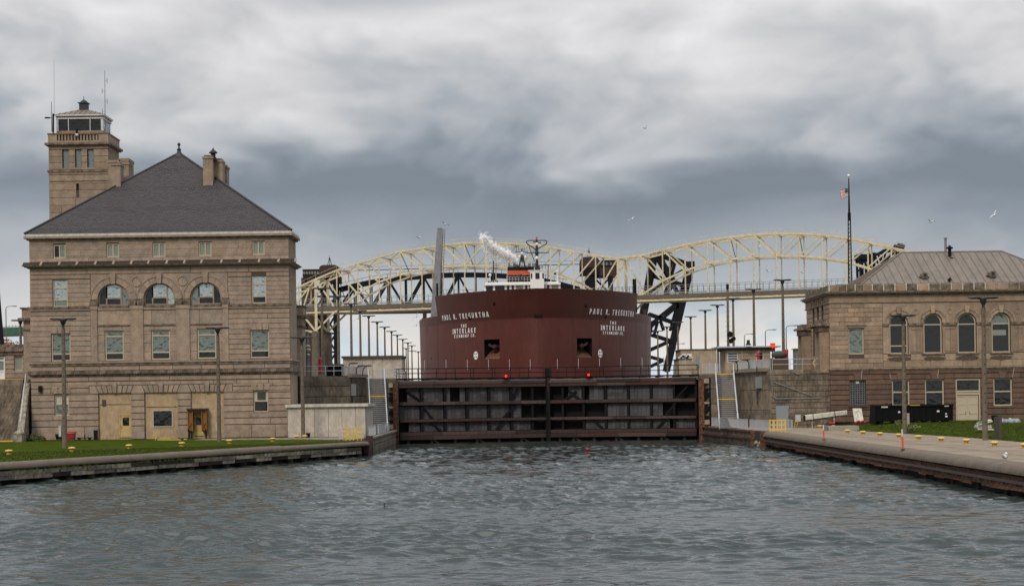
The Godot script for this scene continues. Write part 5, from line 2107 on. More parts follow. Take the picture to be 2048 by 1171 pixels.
		m.box(Vector3(0, top + 0.02, -1.5), Vector3(len, top + 0.1, -0.1))
		part(o, "sealing_strip", m, mats.grey_metal)
		m = mb()
		var wy: float = lx.call(752.5)
		m.box(Vector3(0, wy - 0.16, -1.5), Vector3(len, wy, 0.0))
		part(o, "walkway", m, mats.black)
		for k in 9:
			m = mb()
			var x := len * (k + 0.5) / 9.0
			m.box(Vector3(x - 0.1, top + 0.1, -0.9), Vector3(x + 0.1, wy - 0.16, -0.3))
			m.bar(Vector3(x + 0.1, top + 0.12, -0.2), Vector3(x + 0.9, wy - 0.16, -0.2), 0.05, 0.06)
			part(o, "bracket", m, mats.black)
		rail(o, [Vector3(0.1, wy, -0.05), Vector3(len - 0.1, wy, -0.05)], 1.05, mats.black, 2.2, 2, 0.0, 0.04)
		rail(o, [Vector3(0.1, wy, -1.45), Vector3(len - 0.1, wy, -1.45)], 1.05, mats.black, 2.9, 2, 0.0, 0.035)
		for k in 7:
			m = mb()
			var x := len * (k + 0.35) / 7.0
			m.tube(Vector3(x, wy + 0.9, -1.45), Vector3(x, wy + 2.0, -1.45), 0.03, 0.03, 6)
			part(o, "light_wand", m, mats.white_rail)
		m = mb()
		m.box(Vector3(mx - 0.14, wy, -0.2), Vector3(mx + 0.14, wy + 0.95, 0.1))
		part(o, "control_box", m, mats.black)
		XF = Transform3D.IDENTITY
		var lp := L(1012 if s == 0 else 1177, 752.2 if s == 0 else 749.4, a, b) + Vector3(0, 0, 0.35)
		beacon("red signal lamp lit on the walkway of the gate leaf by the shed" if s == 0 else "red signal lamp lit on the walkway of the gate leaf by the control hut", lp, 0.13)


func beacon(label: String, p: Vector3, r: float) -> void:
	var o := thing("signal_lamp", label, "signal lamp", p, "red lamps on the gate")
	var m := mb()
	m.ball(p, Vector3.ONE * r, 10, 6)
	part(o, "lens", m, mats.lit_red)
	m = mb()
	m.box(p + Vector3(-0.35, -r - 0.06, -0.3), p + Vector3(0.35, -r, 0.1))
	part(o, "housing", m, mats.black)
	var l := OmniLight3D.new()
	l.name = "light"
	l.light_color = Color(1, 0.05, 0.05)
	l.light_energy = 0.03
	l.light_size = r
	l.omni_range = 30
	l.omni_attenuation = 2.0
	l.shadow_enabled = true
	o.add_child(l, true)
	l.position = Vector3(0, 0, r + 0.06)


# ---------------------------------------------------------------- the freighter

const SC := 3.35      # its centre line, plan x
const SD := 202.0     # distance of its stem


func half(d: float) -> float:
	if d >= 27.0:
		return 16.0
	return 16.0 * pow(1.0 - pow(1.0 - d / 27.0, 2.0), 1.0 / 1.5)


func hull_at(s: float, y: float) -> Vector3:   # s: signed distance along the waterline from the stem
	var k := absf(s)
	var i := clampf(k / 0.25, 0.0, hull.size() - 1.001)
	var p: Vector2 = hull[int(i)].lerp(hull[int(i) + 1], i - int(i))
	var out := 0.0
	if y > 14.6:
		out = (y - 14.6) * 0.28 * exp(-p.y / 16.0)
	else:
		out = -(14.6 - y) * 0.012
	var t: Vector2 = (hull[int(i) + 1] - hull[int(i)]).normalized()
	p += Vector2(t.y, -t.x) * out
	return Vector3(SC + signf(s) * p.x, y, -(SD + p.y))


var hull := []


func hull_normal(s: float, y: float) -> Vector3:
	var e := 0.3
	var n := (hull_at(s + e, y) - hull_at(s - e, y)).cross(hull_at(s, y + 0.2) - hull_at(s, y - 0.2)).normalized()
	return n if n.z > 0 or absf(n.x) > 0.7 and n.x * s > 0 else -n


func s_of(b: float) -> float:   # distance along the hull where its half breadth is b
	for i in hull.size():
		if hull[i].x >= b:
			return i * 0.25
	return hull.size() * 0.25


func build_ship() -> void:
	# station points every quarter metre along the waterline
	hull = [Vector2.ZERO]
	var last := Vector2.ZERO
	var d := 0.0
	while d < 60.0:
		d += 0.002 if d < 0.5 else 0.01
		var p := Vector2(half(d), d)
		if p.distance_to(last) >= 0.25:
			hull.append(p)
			last = p
	var o := thing("lake_freighter", "huge red brown lake freighter seen bow on above the closed gate", "ship", Vector3(SC, 6, -SD))
	var smax := (hull.size() - 2) * 0.25
	var s_fc := s_of(12.75)
	var pk0 := s_of(4.75)
	var pk1 := s_of(6.6)
	var ss := []
	var k := 0.0
	while k < smax:
		ss.append(k)
		k += 0.5 if k < 24 else 4.0
	ss.append_array([pk0, pk1, s_fc, smax])
	ss.sort()
	var all := []
	for q in ss:
		all.append(q)
		if q > 0:
			all.append(-q)
	all.sort()
	for band in [["hull", 4.0, 14.6, [4.0, 6.5, 9.75, 11.0, 12.15, 13.5, 14.6], "ship"], ["bow_flare", 14.6, 18.15, [14.6, 15.62, 16.6, 17.4, 18.15], "ship_shaded"]]:
		var m := mb()
		var ys: Array = band[3]
		for i in all.size() - 1:
			var s0: float = all[i]
			var s1: float = all[i + 1]
			if s1 - s0 < 0.001:
				continue
			var far := minf(absf(s0), absf(s1))
			for j in ys.size() - 1:
				if ys[j] >= 15.6 and far >= s_fc - 0.001:
					continue
				if ys[j] >= 9.7 and ys[j + 1] <= 12.2 and far >= pk0 - 0.001 and maxf(absf(s0), absf(s1)) <= pk1 + 0.001:
					continue
				var n0 := hull_normal(s0, (ys[j] + ys[j + 1]) / 2)
				var n1 := hull_normal(s1, (ys[j] + ys[j + 1]) / 2)
				var a := hull_at(s0, ys[j])
				var b := hull_at(s1, ys[j])
				var c := hull_at(s1, ys[j + 1])
				var e := hull_at(s0, ys[j + 1])
				m.tri(a, b, c, n0, n1, n1)
				m.tri(a, c, e, n0, n1, n0)
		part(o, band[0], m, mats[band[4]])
	# decks and the long hull behind
	var m := mb()
	var fc := []
	var md := []
	for q in all:
		var p := hull_at(q, 17.4)
		if absf(q) <= s_fc + 0.001:
			fc.append(Vector2(p.x * 0.97 + SC * 0.03, p.z - 0.15))
		p = hull_at(q, 15.0)
		md.append(Vector2(p.x * 0.995 + SC * 0.005, p.z - 0.1))
	m.slab(fc, 17.2, 17.4)
	m.slab(md, 14.9, 15.0)
	m.box(Vector3(SC - 15.9, 4, -(SD + 290)), Vector3(SC + 15.9, 15.0, -(SD + hull[-2].y)))
	part(o, "deck", m, mats.steel_rust)
	m = mb()
	for s in [-1, 1]:   # the step where the raised bow ends
		var p := hull_at(s * s_fc, 15.6)
		var q := hull_at(s * s_fc, 18.15)
		var w := Vector3(-s * 1.2, 0, -0.4)
		m.hexa([p, p + w, p + w + Vector3(0, 0, -0.3), p + Vector3(0, 0, -0.3), q, q + w, q + w + Vector3(0, 0, -0.3), q + Vector3(0, 0, -0.3)])
	part(o, "bulwark_end", m, mats.ship_shaded)
	for s in [-1, 1]:   # square black frames at both ends of the raised bow
		m = mb()
		var p := hull_at(s * s_fc, 15.7) + Vector3(0, 0, -0.4)
		if s > 0:
			m.tube(p, p + Vector3(-0.1, 4.4, 0), 0.24, 0.24, 8)
		else:
			m.tube(p + Vector3(0, 2, 0), p + Vector3(0, 4.2, 0), 0.13, 0.13, 8)
		part(o, "fairlead_post", m, mats.black)
	# seams and marks on the plating
	m = mb()
	m.bar(hull_at(0.01, 8) + Vector3(0, 0, 0.02), hull_at(0.01, 14.5) + Vector3(0, 0, 0.02), 0.05, 0.06)
	for i in 40:
		var s0 := lerpf(-24, 24, i / 40.0)
		var s1 := lerpf(-24, 24, (i + 1) / 40.0)
		m.bar(hull_at(s0, 14.6) + hull_normal(s0, 14.0) * 0.02, hull_at(s1, 14.6) + hull_normal(s1, 14.0) * 0.02, 0.06, 0.07)
	for s in [-1, 1]:
		m.bar(hull_at(s * 21, 10.2), hull_at(s * 26, 10.2), 0.12, 0.16)
	for i in range(-5, 6):
		if i:
			var n := hull_normal(i * 4.6, 11)
			m.bar(hull_at(i * 4.6, 6.5), hull_at(i * 4.6, 14.5), 0.035, 0.03, n)
	for i in 48:
		for y in [9.2, 12.9]:
			if y < 10 or i % 3:
				m.bar(hull_at(-24.0 + i, y), hull_at(-23.0 + i, y), 0.03, 0.03)
	part(o, "weld_seam", m, mats.ship)
	for i in 26:
		var s := rng.randf_range(-25, 25)
		var y := [14.5, 9.7, 12.9, 18.0][i % 4] as float
		if i % 4 == 1:
			s = signf(s) * rng.randf_range(pk0, pk1)
		if i % 4 == 3:
			s = rng.randf_range(-12, 12)
		var n := hull_normal(s, y - 0.5) * 0.012
		var w := rng.randf_range(0.03, 0.10)
		m = mb()
		var drop := rng.randf_range(0.6, 2.0)
		m.face(hull_at(s - w, y) + n, hull_at(s + w, y) + n, hull_at(s + w * 0.3, y - drop) + n, hull_at(s - w * 0.3, y - drop) + n, hull_at(s, y) - n * 100)
		part(o, "rust_streak", m, mats.ship_rust)
	m = mb()
	var ck := hull_at(0.0, 14.85) + Vector3(0, 0, 0.05)
	m.box(ck + Vector3(-0.5, -0.1, -0.4), ck + Vector3(0.5, 0.14, 0.12))
	for q in [[-5.6, 16.6], [6.4, 16.2], [-10.2, 15.0], [10.3, 14.95]]:
		m.ball(hull_at(q[0], q[1]), Vector3(0.16, 0.3, 0.16), 8, 5)
	part(o, "chock", m, mats.black)
	# hawse pockets with anchors and rusty lips
	for s in [-1, 1]:
		var n := hull_normal(s * (pk0 + pk1) / 2, 11)
		var inw := -n * 1.6
		var c := [hull_at(s * pk0, 9.75), hull_at(s * pk1, 9.75), hull_at(s * pk1, 12.15), hull_at(s * pk0, 12.15)]
		m = mb()
		var mid: Vector3 = (c[0] + c[2]) / 2 + inw * 0.5
		for f in [[0, 1, 2, 3]]:
			m.face(c[0] + inw, c[1] + inw, c[2] + inw, c[3] + inw, mid + inw * 3)
		for i in [1, 2, 3]:
			var j = (i + 1) % 4
			m.face(c[i], c[j], c[j] + inw, c[i] + inw, mid + (mid - (c[i] + c[j]) / 2) * -3)
		var pk := part(o, "anchor_pocket", m, mats.black)  # black walls put the shade of the recess into the colour
		m = mb()
		m.face(c[0] - n * -0.02, c[1] - n * -0.02, c[1] + inw + Vector3.UP * 1.2, c[0] + inw + Vector3.UP * 1.2, mid - Vector3.UP * 5)
		part(pk, "rusty_sill", m, any("rusty"))
		m = mb()
		var ac := mid + inw * 0.1 + Vector3(0, 0.25, 0)
		m.tube(ac + inw * 0.3, ac + n * 0.35, 0.28, 0.34, 10)
		m.ball(ac + n * 0.4, Vector3.ONE * 0.36, 10, 6)
		for f in [-1, 1]:
			m.bar(ac + n * 0.35 + Vector3(f * 0.2, 0, 0), ac + n * 0.3 + Vector3(f * 0.85, 0.35, 0), 0.2, 0.3)
		part(pk, "anchor", m, mats.steel_rust)
	# thruster marks: a pale disc with four dark petals
	for s in [[-1, 952.5, 710], [1, 1202.5, 706]]:
		var b := absf((s[1] - 1024.0) * (SD + 2.2) / FOC - SC)
		var sp: float = s[0] * s_of(b)
		var y := W(s[1], s[2], SD + 4.0).y
		var p := hull_at(sp, y)
		var n := hull_normal(sp, y)
		XF = Transform3D(Basis(Vector3.UP, atan2(n.x, n.z)), p + n * 0.015)
		m = mb()
		var pts := PackedVector2Array()
		for i in 24:
			pts.append(Vector2(0.40 * cos(TAU * i / 24), 0.52 * sin(TAU * i / 24)))
		m.prism(pts, -0.05, 0.02)
		var mk := part(o, "thruster_mark", m, mats.letter)
		for q in 4:
			m = mb()
			var a := PI / 4 + q * PI / 2
			var c := Vector2(0.21 * cos(a), 0.26 * sin(a))
			var t := Vector2(-sin(a), cos(a))
			var w := Vector2(cos(a), sin(a))
			m.prism(PackedVector2Array([c - w * 0.13, c + t * 0.09 + w * 0.06, c + w * 0.15, c - t * 0.09 + w * 0.06]), 0.02, 0.026)
			part(mk, "petal", m, mats.black)
		XF = Transform3D.IDENTITY
	# lettering, one letter at a time round the bow
	var font := SystemFont.new()
	font.font_names = PackedStringArray(["Droid Sans"])
	font.font_weight = 700
	for t in [["PAUL R. TREGURTHA", 885.5, 980.5, 632, 0.62, -1], ["THE", 921.5, 934.5, 651.5, 0.40, -1], ["INTERLAKE", 905, 954, 661.5, 0.58, -1], ["STEAMSHIP CO.", 908, 951, 671.5, 0.36, -1],
			["PAUL R. TREGURTHA", 1174.5, 1266, 625, 0.66, 1], ["THE", 1218.5, 1233.5, 645.5, 0.38, 1], ["INTERLAKE", 1200.5, 1249.5, 656, 0.56, 1], ["STEAMSHIP CO.", 1205, 1247, 666, 0.34, 1]]:
		word(o, font, t[0], t[1], t[2], t[3], t[4], t[5])
	# rail and stanchions round the raised bow, winches on the lower deck
	m = mb()
	for s in [-1, 1]:
		for i in 9:
			var q = lerpf(s_fc - 0.3, s_of(8.0), i / 8.0) * s
			var p := hull_at(q, 18.1) + Vector3(-s * 0.5, 0, -1.0)
			m.tube(p, p + Vector3.UP * (1.0 - i * 0.07), 0.03, 0.03, 5)
			if i < 8:
				var q2 = lerpf(s_fc - 0.3, s_of(8.0), (i + 1) / 8.0) * s
				m.tube(p + Vector3.UP * (1.0 - i * 0.07), hull_at(q2, 18.1) + Vector3(-s * 0.5, 0, -1.0) + Vector3.UP * (1.0 - (i + 1) * 0.07), 0.025, 0.025, 5)
	part(o, "deck_rail", m, mats.grey_metal)
	for s in [-1, 1]:
		m = mb()
		var p := Vector3(SC + s * 15.2, 14.9, -(SD + 27.0))
		m.box(p + Vector3(-0.5, 0, -0.5), p + Vector3(0.3, 1.2, 0.4))
		m.tube(p + Vector3(0.1 * s, 1.0, 0.2), p + Vector3(0.1 * s, 2.0, 0.2), 0.25, 0.3, 8)
		var wn := part(o, "mooring_winch", m, mats.steel_rust)
		m = mb()
		m.path([p + Vector3(-s * 0.6, 0.2, 0.6), p + Vector3(-s * 0.4, 0.9, 0.6), p + Vector3(-s * 0.1, 0.3, 0.6), p + Vector3(s * 0.1, 0.8, 0.6)], 0.09)
		part(wn, "wire", m, mats.yellow)
		m = mb()
		for i in 3:
			m.tube(p + Vector3(-s * (1.2 + i * 0.8), 0.5, 0), p + Vector3(-s * (1.2 + i * 0.8), 1.9, 0), 0.03, 0.03, 5)
		m.tube(p + Vector3(-s * 1.2, 1.9, 0), p + Vector3(-s * 2.8, 1.9, 0), 0.03, 0.03, 5)
		part(wn, "rail", m, mats.grey_metal)
	# tall grey derrick post with a ladder
	var bd := 232.0
	var f0 := W(868.5, 636, bd)
	var f1 := W(879.5, 456, bd)
	f0.y = 15.0
	m = mb()
	var q0 := Vector3(0.62, 0, 0)
	var q1 := Vector3(0.34, 0, 0)
	var zz := Vector3(0, 0, 0.7)
	m.hexa([f0 - q0 + zz, f0 + q0 + zz, f0 + q0 - zz, f0 - q0 - zz, f1 - q1 + zz * 0.6, f1 + q1 + zz * 0.6, f1 + q1 - zz * 0.6, f1 - q1 - zz * 0.6])
	var der := part(o, "derrick", m, mats.boom)
	m = mb()
	for s in [0.75, 1.0]:
		m.tube(f0 + Vector3(s, 1.5, 0), f1 + Vector3(s - 0.28, -0.1, 0), 0.05, 0.05, 5)
	for i in 28:
		var p := f0.lerp(f1, (i + 2) / 31.0)
		m.tube(p + Vector3(0.72 - 0.01 * i, 0, 0), p + Vector3(1.0 - 0.01 * i, 0, 0), 0.025, 0.025, 4)
	part(der, "ladder", m, mats.grey_metal)
	m = mb()
	m.bar(f0 + Vector3(0.62, 0.3, 0.2), f1 + Vector3(0.34, 0, 0.2), 0.08, 0.5)
	part(der, "flange", m, mats.grey_box)
	build_stern(o)


func word(o: Node3D, font: Font, text: String, p0: float, p1: float, py: float, h: float, side: int) -> void:
	# the two ends on the hull, then even steps between them
	var ends := []
	var dn := SD + 4.0
	for p in [p0, p1]:
		var best := 0.0
		var err := 1e9
		for i in 240:
			var s := side * i * 0.1
			var q := hull_at(s, 13.0)
			var x := 1024.0 + q.x * FOC / -q.z - ROLL * (796.0 - py)
			if absf(x - p) < err:
				err = absf(x - p)
				best = s
		ends.append(best)
	var mid := hull_at((ends[0] + ends[1]) / 2, 14.0)
	var y := W((p0 + p1) / 2, py, -mid.z).y
	var widths := []
	var total := 0.0
	for ch in text:
		var w: float = {"I": 0.5, " ": 0.62, ".": 0.5, "M": 1.15}.get(ch, 1.0)
		widths.append(w)
		total += w
	var run := 0.0
	for i in text.length():
		var c := text[i]
		var s := lerpf(ends[0], ends[1], (run + widths[i] / 2) / total)
		run += widths[i]
		if c == " ":
			continue
		var tm := TextMesh.new()
		tm.text = c
		tm.font = font
		tm.font_size = 64
		tm.pixel_size = h * 1.05 / 45.7
		tm.depth = 0.03
		var n := hull_normal(s, y)
		var g := MeshInstance3D.new()
		g.name = "letter"
		g.mesh = tm
		g.material_override = mats.letter
		o.add_child(g, true)
		var flat := Vector3(n.x, 0, n.z).normalized()
		var right := Vector3.UP.cross(flat).normalized()
		var up := n.cross(right).normalized()
		g.transform = Transform3D(Basis(right * minf(1.0, absf(ends[1] - ends[0]) / total * 0.72 / (h * 1.05)), up, n), hull_at(s, y) + n * 0.03 - org(o))


func build_stern(o: Node3D) -> void:
	var D := 440.0
	var z := -D
	var deck := W(1050, 577, D).y
	var m := mb()
	var q := func(px, py, d := 440.0): return W(px, py, d)
	var a: Vector3 = q.call(972, 577)
	var b: Vector3 = q.call(1118, 577)
	m.box(Vector3(a.x - 3, 15, z - 18), Vector3(b.x + 3, deck - 0.6, z + 0.5))
	part(o, "accommodation", m, mats.ship_white)
	m = mb()
	var r0: Vector3 = q.call(968, 571)
	var r1: Vector3 = q.call(1121, 562)
	m.box(Vector3(r0.x, r0.y, z - 8), Vector3(r1.x, r1.y - 0.5, z + 0.8))
	m.box(Vector3(r0.x + 0.4, r1.y - 0.5, z - 7.5), Vector3(r1.x - 0.4, r1.y - 0.1, z + 0.4))
	var wh := part(o, "wheelhouse_roof", m, mats.ship_white)
	m = mb()
	m.box(Vector3(a.x, deck - 1, z - 5), Vector3(b.x, r0.y, z - 4.6))
	part(wh, "inner_wall", m, mats.grey_metal)
	for s in [970, 988, 1011.5, 1021, 1030, 1048, 1057, 1092, 1101, 1119]:
		m = mb()
		var p: Vector3 = q.call(s, 577)
		m.box(Vector3(p.x - 0.28, deck - 1.0, z - 0.2), Vector3(p.x + 0.28, r0.y, z))
		part(wh, "mullion", m, mats.ship_white)
	var pp := [970, 988, 1011.5, 1021, 1030, 1048, 1057, 1092, 1101, 1119]
	for i in pp.size() - 1:
		m = mb()
		var p: Vector3 = q.call(pp[i], 577)
		var e: Vector3 = q.call(pp[i + 1], 577)
		m.box(Vector3(p.x + 0.28, deck - 1.0, z - 0.14), Vector3(e.x - 0.28, r0.y, z - 0.1))
		part(wh, "pane", m, mats.curtain if i in [4, 8] else mats.glass_dark)
	# funnel in black and orange
	var f0: Vector3 = q.call(1015, 560, 448.0)
	var f1: Vector3 = q.call(1068, 533, 448.0)
	for bnd in [[560, 549.5, "black"], [549.5, 540.5, "orange"], [540.5, 533, "black"]]:
		m = mb()
		var y0: float = W(1040, bnd[0], 448.0).y
		var y1: float = W(1040, bnd[1], 448.0).y
		m.box(Vector3(f0.x, y0, -455), Vector3(f1.x, y1, -448))
		part(o, "funnel", m, mats[bnd[2]])
	m = mb()
	for s in [[1040, 1053]]:
		var c := W(1045, 547, 447.0)
		var pts := PackedVector2Array()
		for i in 13:
			pts.append(Vector2(c.x + 1.25 * cos(PI * i / 12), c.y - 0.4 + 1.3 * sin(PI * i / 12)))
		m.prism(pts, -447.9, -447.3)
	part(o, "funnel_emblem", m, mats.orange)
	m = mb()
	for s in [[1018, 524], [1029, 527], [1034, 526], [1059, 526], [1067, 526]]:
		var p := W(s[0], 533, 450.0)
		m.tube(p, Vector3(p.x, W(s[0], s[1], 450.0).y, p.z), 0.22 if s[0] == 1018 else 0.36, 0.2 if s[0] == 1018 else 0.36, 8)
	part(o, "exhaust_pipe", m, mats.grey_metal)
	# mast house and mast
	m = mb()
	var h0: Vector3 = q.call(1060.5, 577)
	var h1: Vector3 = q.call(1087.5, 543)
	m.box(Vector3(h0.x, deck - 1, z + 0.9), Vector3(h1.x, h1.y, z + 3.0))
	m.box(Vector3(h0.x - 0.5, h1.y, z + 0.6), Vector3(h1.x + 0.6, h1.y + 0.2, z + 3.2))
	var mh := part(o, "mast_house", m, mats.ship_white)
	m = mb()
	var wq: Vector3 = q.call(1074.5, 553)
	for s in [[0, 0.55, 0.8], [-1.55, 0.2, 0.7], [1.5, 0.2, 0.7]]:
		m.box(wq + Vector3(s[0] - s[1], -s[2], 3.01), wq + Vector3(s[0] + s[1], s[2], 3.06))
	part(mh, "window", m, mats.glass_dark)
	m = mb()
	var mz := z + 2.0
	var at := func(px, py):
		var p: Vector3 = q.call(px, py)
		p.z = mz
		return p
	var black := [[1075, 543, 1074, 533, 0.75], [1074, 533, 1073.5, 516, 0.38], [1073.5, 516, 1073.5, 500, 0.42], [1073.5, 500, 1073, 480, 0.3]]
	for s in black:
		m.tube(at.call(s[0], s[1]), at.call(s[2], s[3]), s[4], s[4] * 0.95, 10)
	m.ball(at.call(1073.5, 506.5), Vector3(0.55, 0.7, 0.5), 10, 6)
	m.tube(at.call(1050.5, 507), at.call(1097, 506), 0.14, 0.14, 6)
	m.tube(at.call(1097, 506), at.call(1097, 503), 0.1, 0.1, 6)
	for s in [[1055, 486], [1092, 486]]:
		m.tube(at.call(1072, 500.5), at.call(s[0], s[1] + 3), 0.16, 0.16, 6)
	m.path([at.call(1055, 489), at.call(1052.5, 486), at.call(1053.5, 483), at.call(1057, 482), at.call(1089, 482), at.call(1093, 483), at.call(1093.5, 486), at.call(1092, 489)], 0.15)
	m.tube(at.call(1066, 485), at.call(1082, 486.5), 0.16, 0.16, 6)
	var mast := part(o, "mast", m, mats.lamp)
	m = mb()
	for s in [[1073.5, 489.5, 0.42], [1073.5, 517, 0.5], [1075, 537.5, 0.35]]:
		m.ball(at.call(s[0], s[1]) + Vector3(0, 0, 0.3), Vector3.ONE * s[2], 10, 6)
	part(mast, "mast_light", m, mats.ship_white)
	m = mb()
	m.tube(at.call(1073, 481.5), at.call(1073, 474.5), 0.2, 0.16, 8)
	m.ball(at.call(1073, 475.5), Vector3.ONE * 0.3, 8, 5)
	part(mast, "mast_head_lamp", m, mats.orange_red)
	# after mast on the funnel
	m = mb()
	for s in [[1038, 533, 1043, 511, 0.22], [1050, 533, 1045.5, 511, 0.22], [1044.5, 525, 1044, 497, 0.2], [1036, 512.5, 1054, 512.5, 0.16], [1029.5, 503.5, 1056, 502.5, 0.12], [1037, 499, 1049, 498, 0.07], [1037, 499, 1036.5, 492, 0.06], [1049, 498, 1049, 494, 0.06], [1036.5, 492, 1034.5, 490, 0.05], [1036.5, 492, 1038.5, 490, 0.05], [1040, 520, 1049, 520, 0.3], [1041, 515, 1048, 515, 0.45]]:
		var p0 := W(s[0], s[1], 447.0)
		var p1 := W(s[2], s[3], 447.0)
		m.tube(p0, p1, s[4], s[4], 6)
	var am := part(o, "after_mast", m, mats.lamp)
	m = mb()
	for s in [[1039, 512.5], [1051, 513.5], [1044, 506]]:
		m.ball(W(s[0], s[1], 446.5), Vector3.ONE * 0.35, 8, 5)
	part(am, "mast_light", m, mats.ship_white)
	# forward mast, radar domes, rails and deck gear
	m = mb()
	for s in [[987, 563, 986.8, 521, 0.16], [987, 536, 994, 536, 0.1], [994, 536, 994, 528, 0.06], [987, 528, 994, 528, 0.06], [987, 532, 994, 532, 0.06], [987, 538, 980, 551, 0.07], [1096, 560, 1096.5, 530, 0.12], [1081, 529.5, 1097, 529, 0.07], [1085, 532, 1085, 548, 0.05], [1091, 530, 1091, 542, 0.05], [1085, 541, 1096, 541, 0.05]]:
		m.tube(q.call(s[0], s[1]), q.call(s[2], s[3]), s[4], s[4], 6)
	part(o, "signal_mast", m, mats.lamp)
	m = mb()
	for s in [[980, 550, 0.42], [1114.5, 542.5, 0.30]]:
		m.ball(q.call(s[0], s[1]), Vector3.ONE * s[2], 10, 6)
		m.tube(q.call(s[0], s[1]), q.call(s[0], 563), 0.12, 0.2, 6)
	part(o, "radar_dome", m, mats.ship_white)
	m = mb()
	for i in 9:
		var s := 1013 + i * 6.0
		m.tube(q.call(s, 563), q.call(s, 553.5), 0.05, 0.05, 5)
	for py in [553.5, 558]:
		m.tube(q.call(1013, py), q.call(1061, py), 0.05, 0.05, 5)
	part(o, "bridge_rail", m, mats.white_rail)
	m = mb()
	m.ball(q.call(1041, 550), Vector3(0.42, 0.42, 0.3), 10, 6)
	m.tube(q.call(1041, 563), q.call(1041, 550), 0.35, 0.15, 8)
	m.ball(q.call(1110, 547), Vector3(0.35, 0.35, 0.3), 8, 5)
	part(o, "searchlight", m, mats.lamp)
	# steam drifting from the funnel
	var r := RandomNumberGenerator.new()
	r.seed = 5
	m = mb()
	for i in 5200:   # many small pale wisps, thick by the funnel and thinning downwind
		var t := pow(r.randf(), 0.85)
		var wide := lerpf(5.0, 17.0, smoothstep(0.0, 0.5, t)) * lerpf(1.0, 0.6, smoothstep(0.65, 1.0, t))
		var lump := sin(t * 23.0 + 1.0) * 2.5
		var px := lerpf(1036, 966, pow(t, 0.95)) + r.randfn() * wide * 0.42
		var py := 524.0 - 30.0 * pow(t, 0.8) - 18.0 * smoothstep(0.72, 1.0, t) + lump + r.randfn() * wide * 0.42
		var c := W(px, py, 450.0 + r.randf_range(-1.5, 1.5))
		var u := Vector3(r.randfn(), r.randfn(), r.randfn()).normalized() * r.randf_range(0.2, 0.5)
		var v := Vector3(r.randfn(), r.randfn(), r.randfn()).normalized() * r.randf_range(0.2, 0.5)
		var nn := Vector3(r.randf_range(-.5, .5), 1.0, r.randf_range(0, .8)).normalized()
		m.tri(c - u - v, c + u - v, c + u + v, nn, nn, nn)
		m.tri(c - u - v, c + u + v, c - u + v, nn, nn, nn)
	solo("steam", m, mats.steam, "white steam plume drifting from the orange and black funnel", "steam", W(1036, 528, 450.0), "", "stuff")


# ---------------------------------------------------------------- bridges beyond the lock

var BA := Vector2(-70.5, 622.0)      # plan line of the arch bridge's near truss
var BB := Vector2(106.2, 560.0)


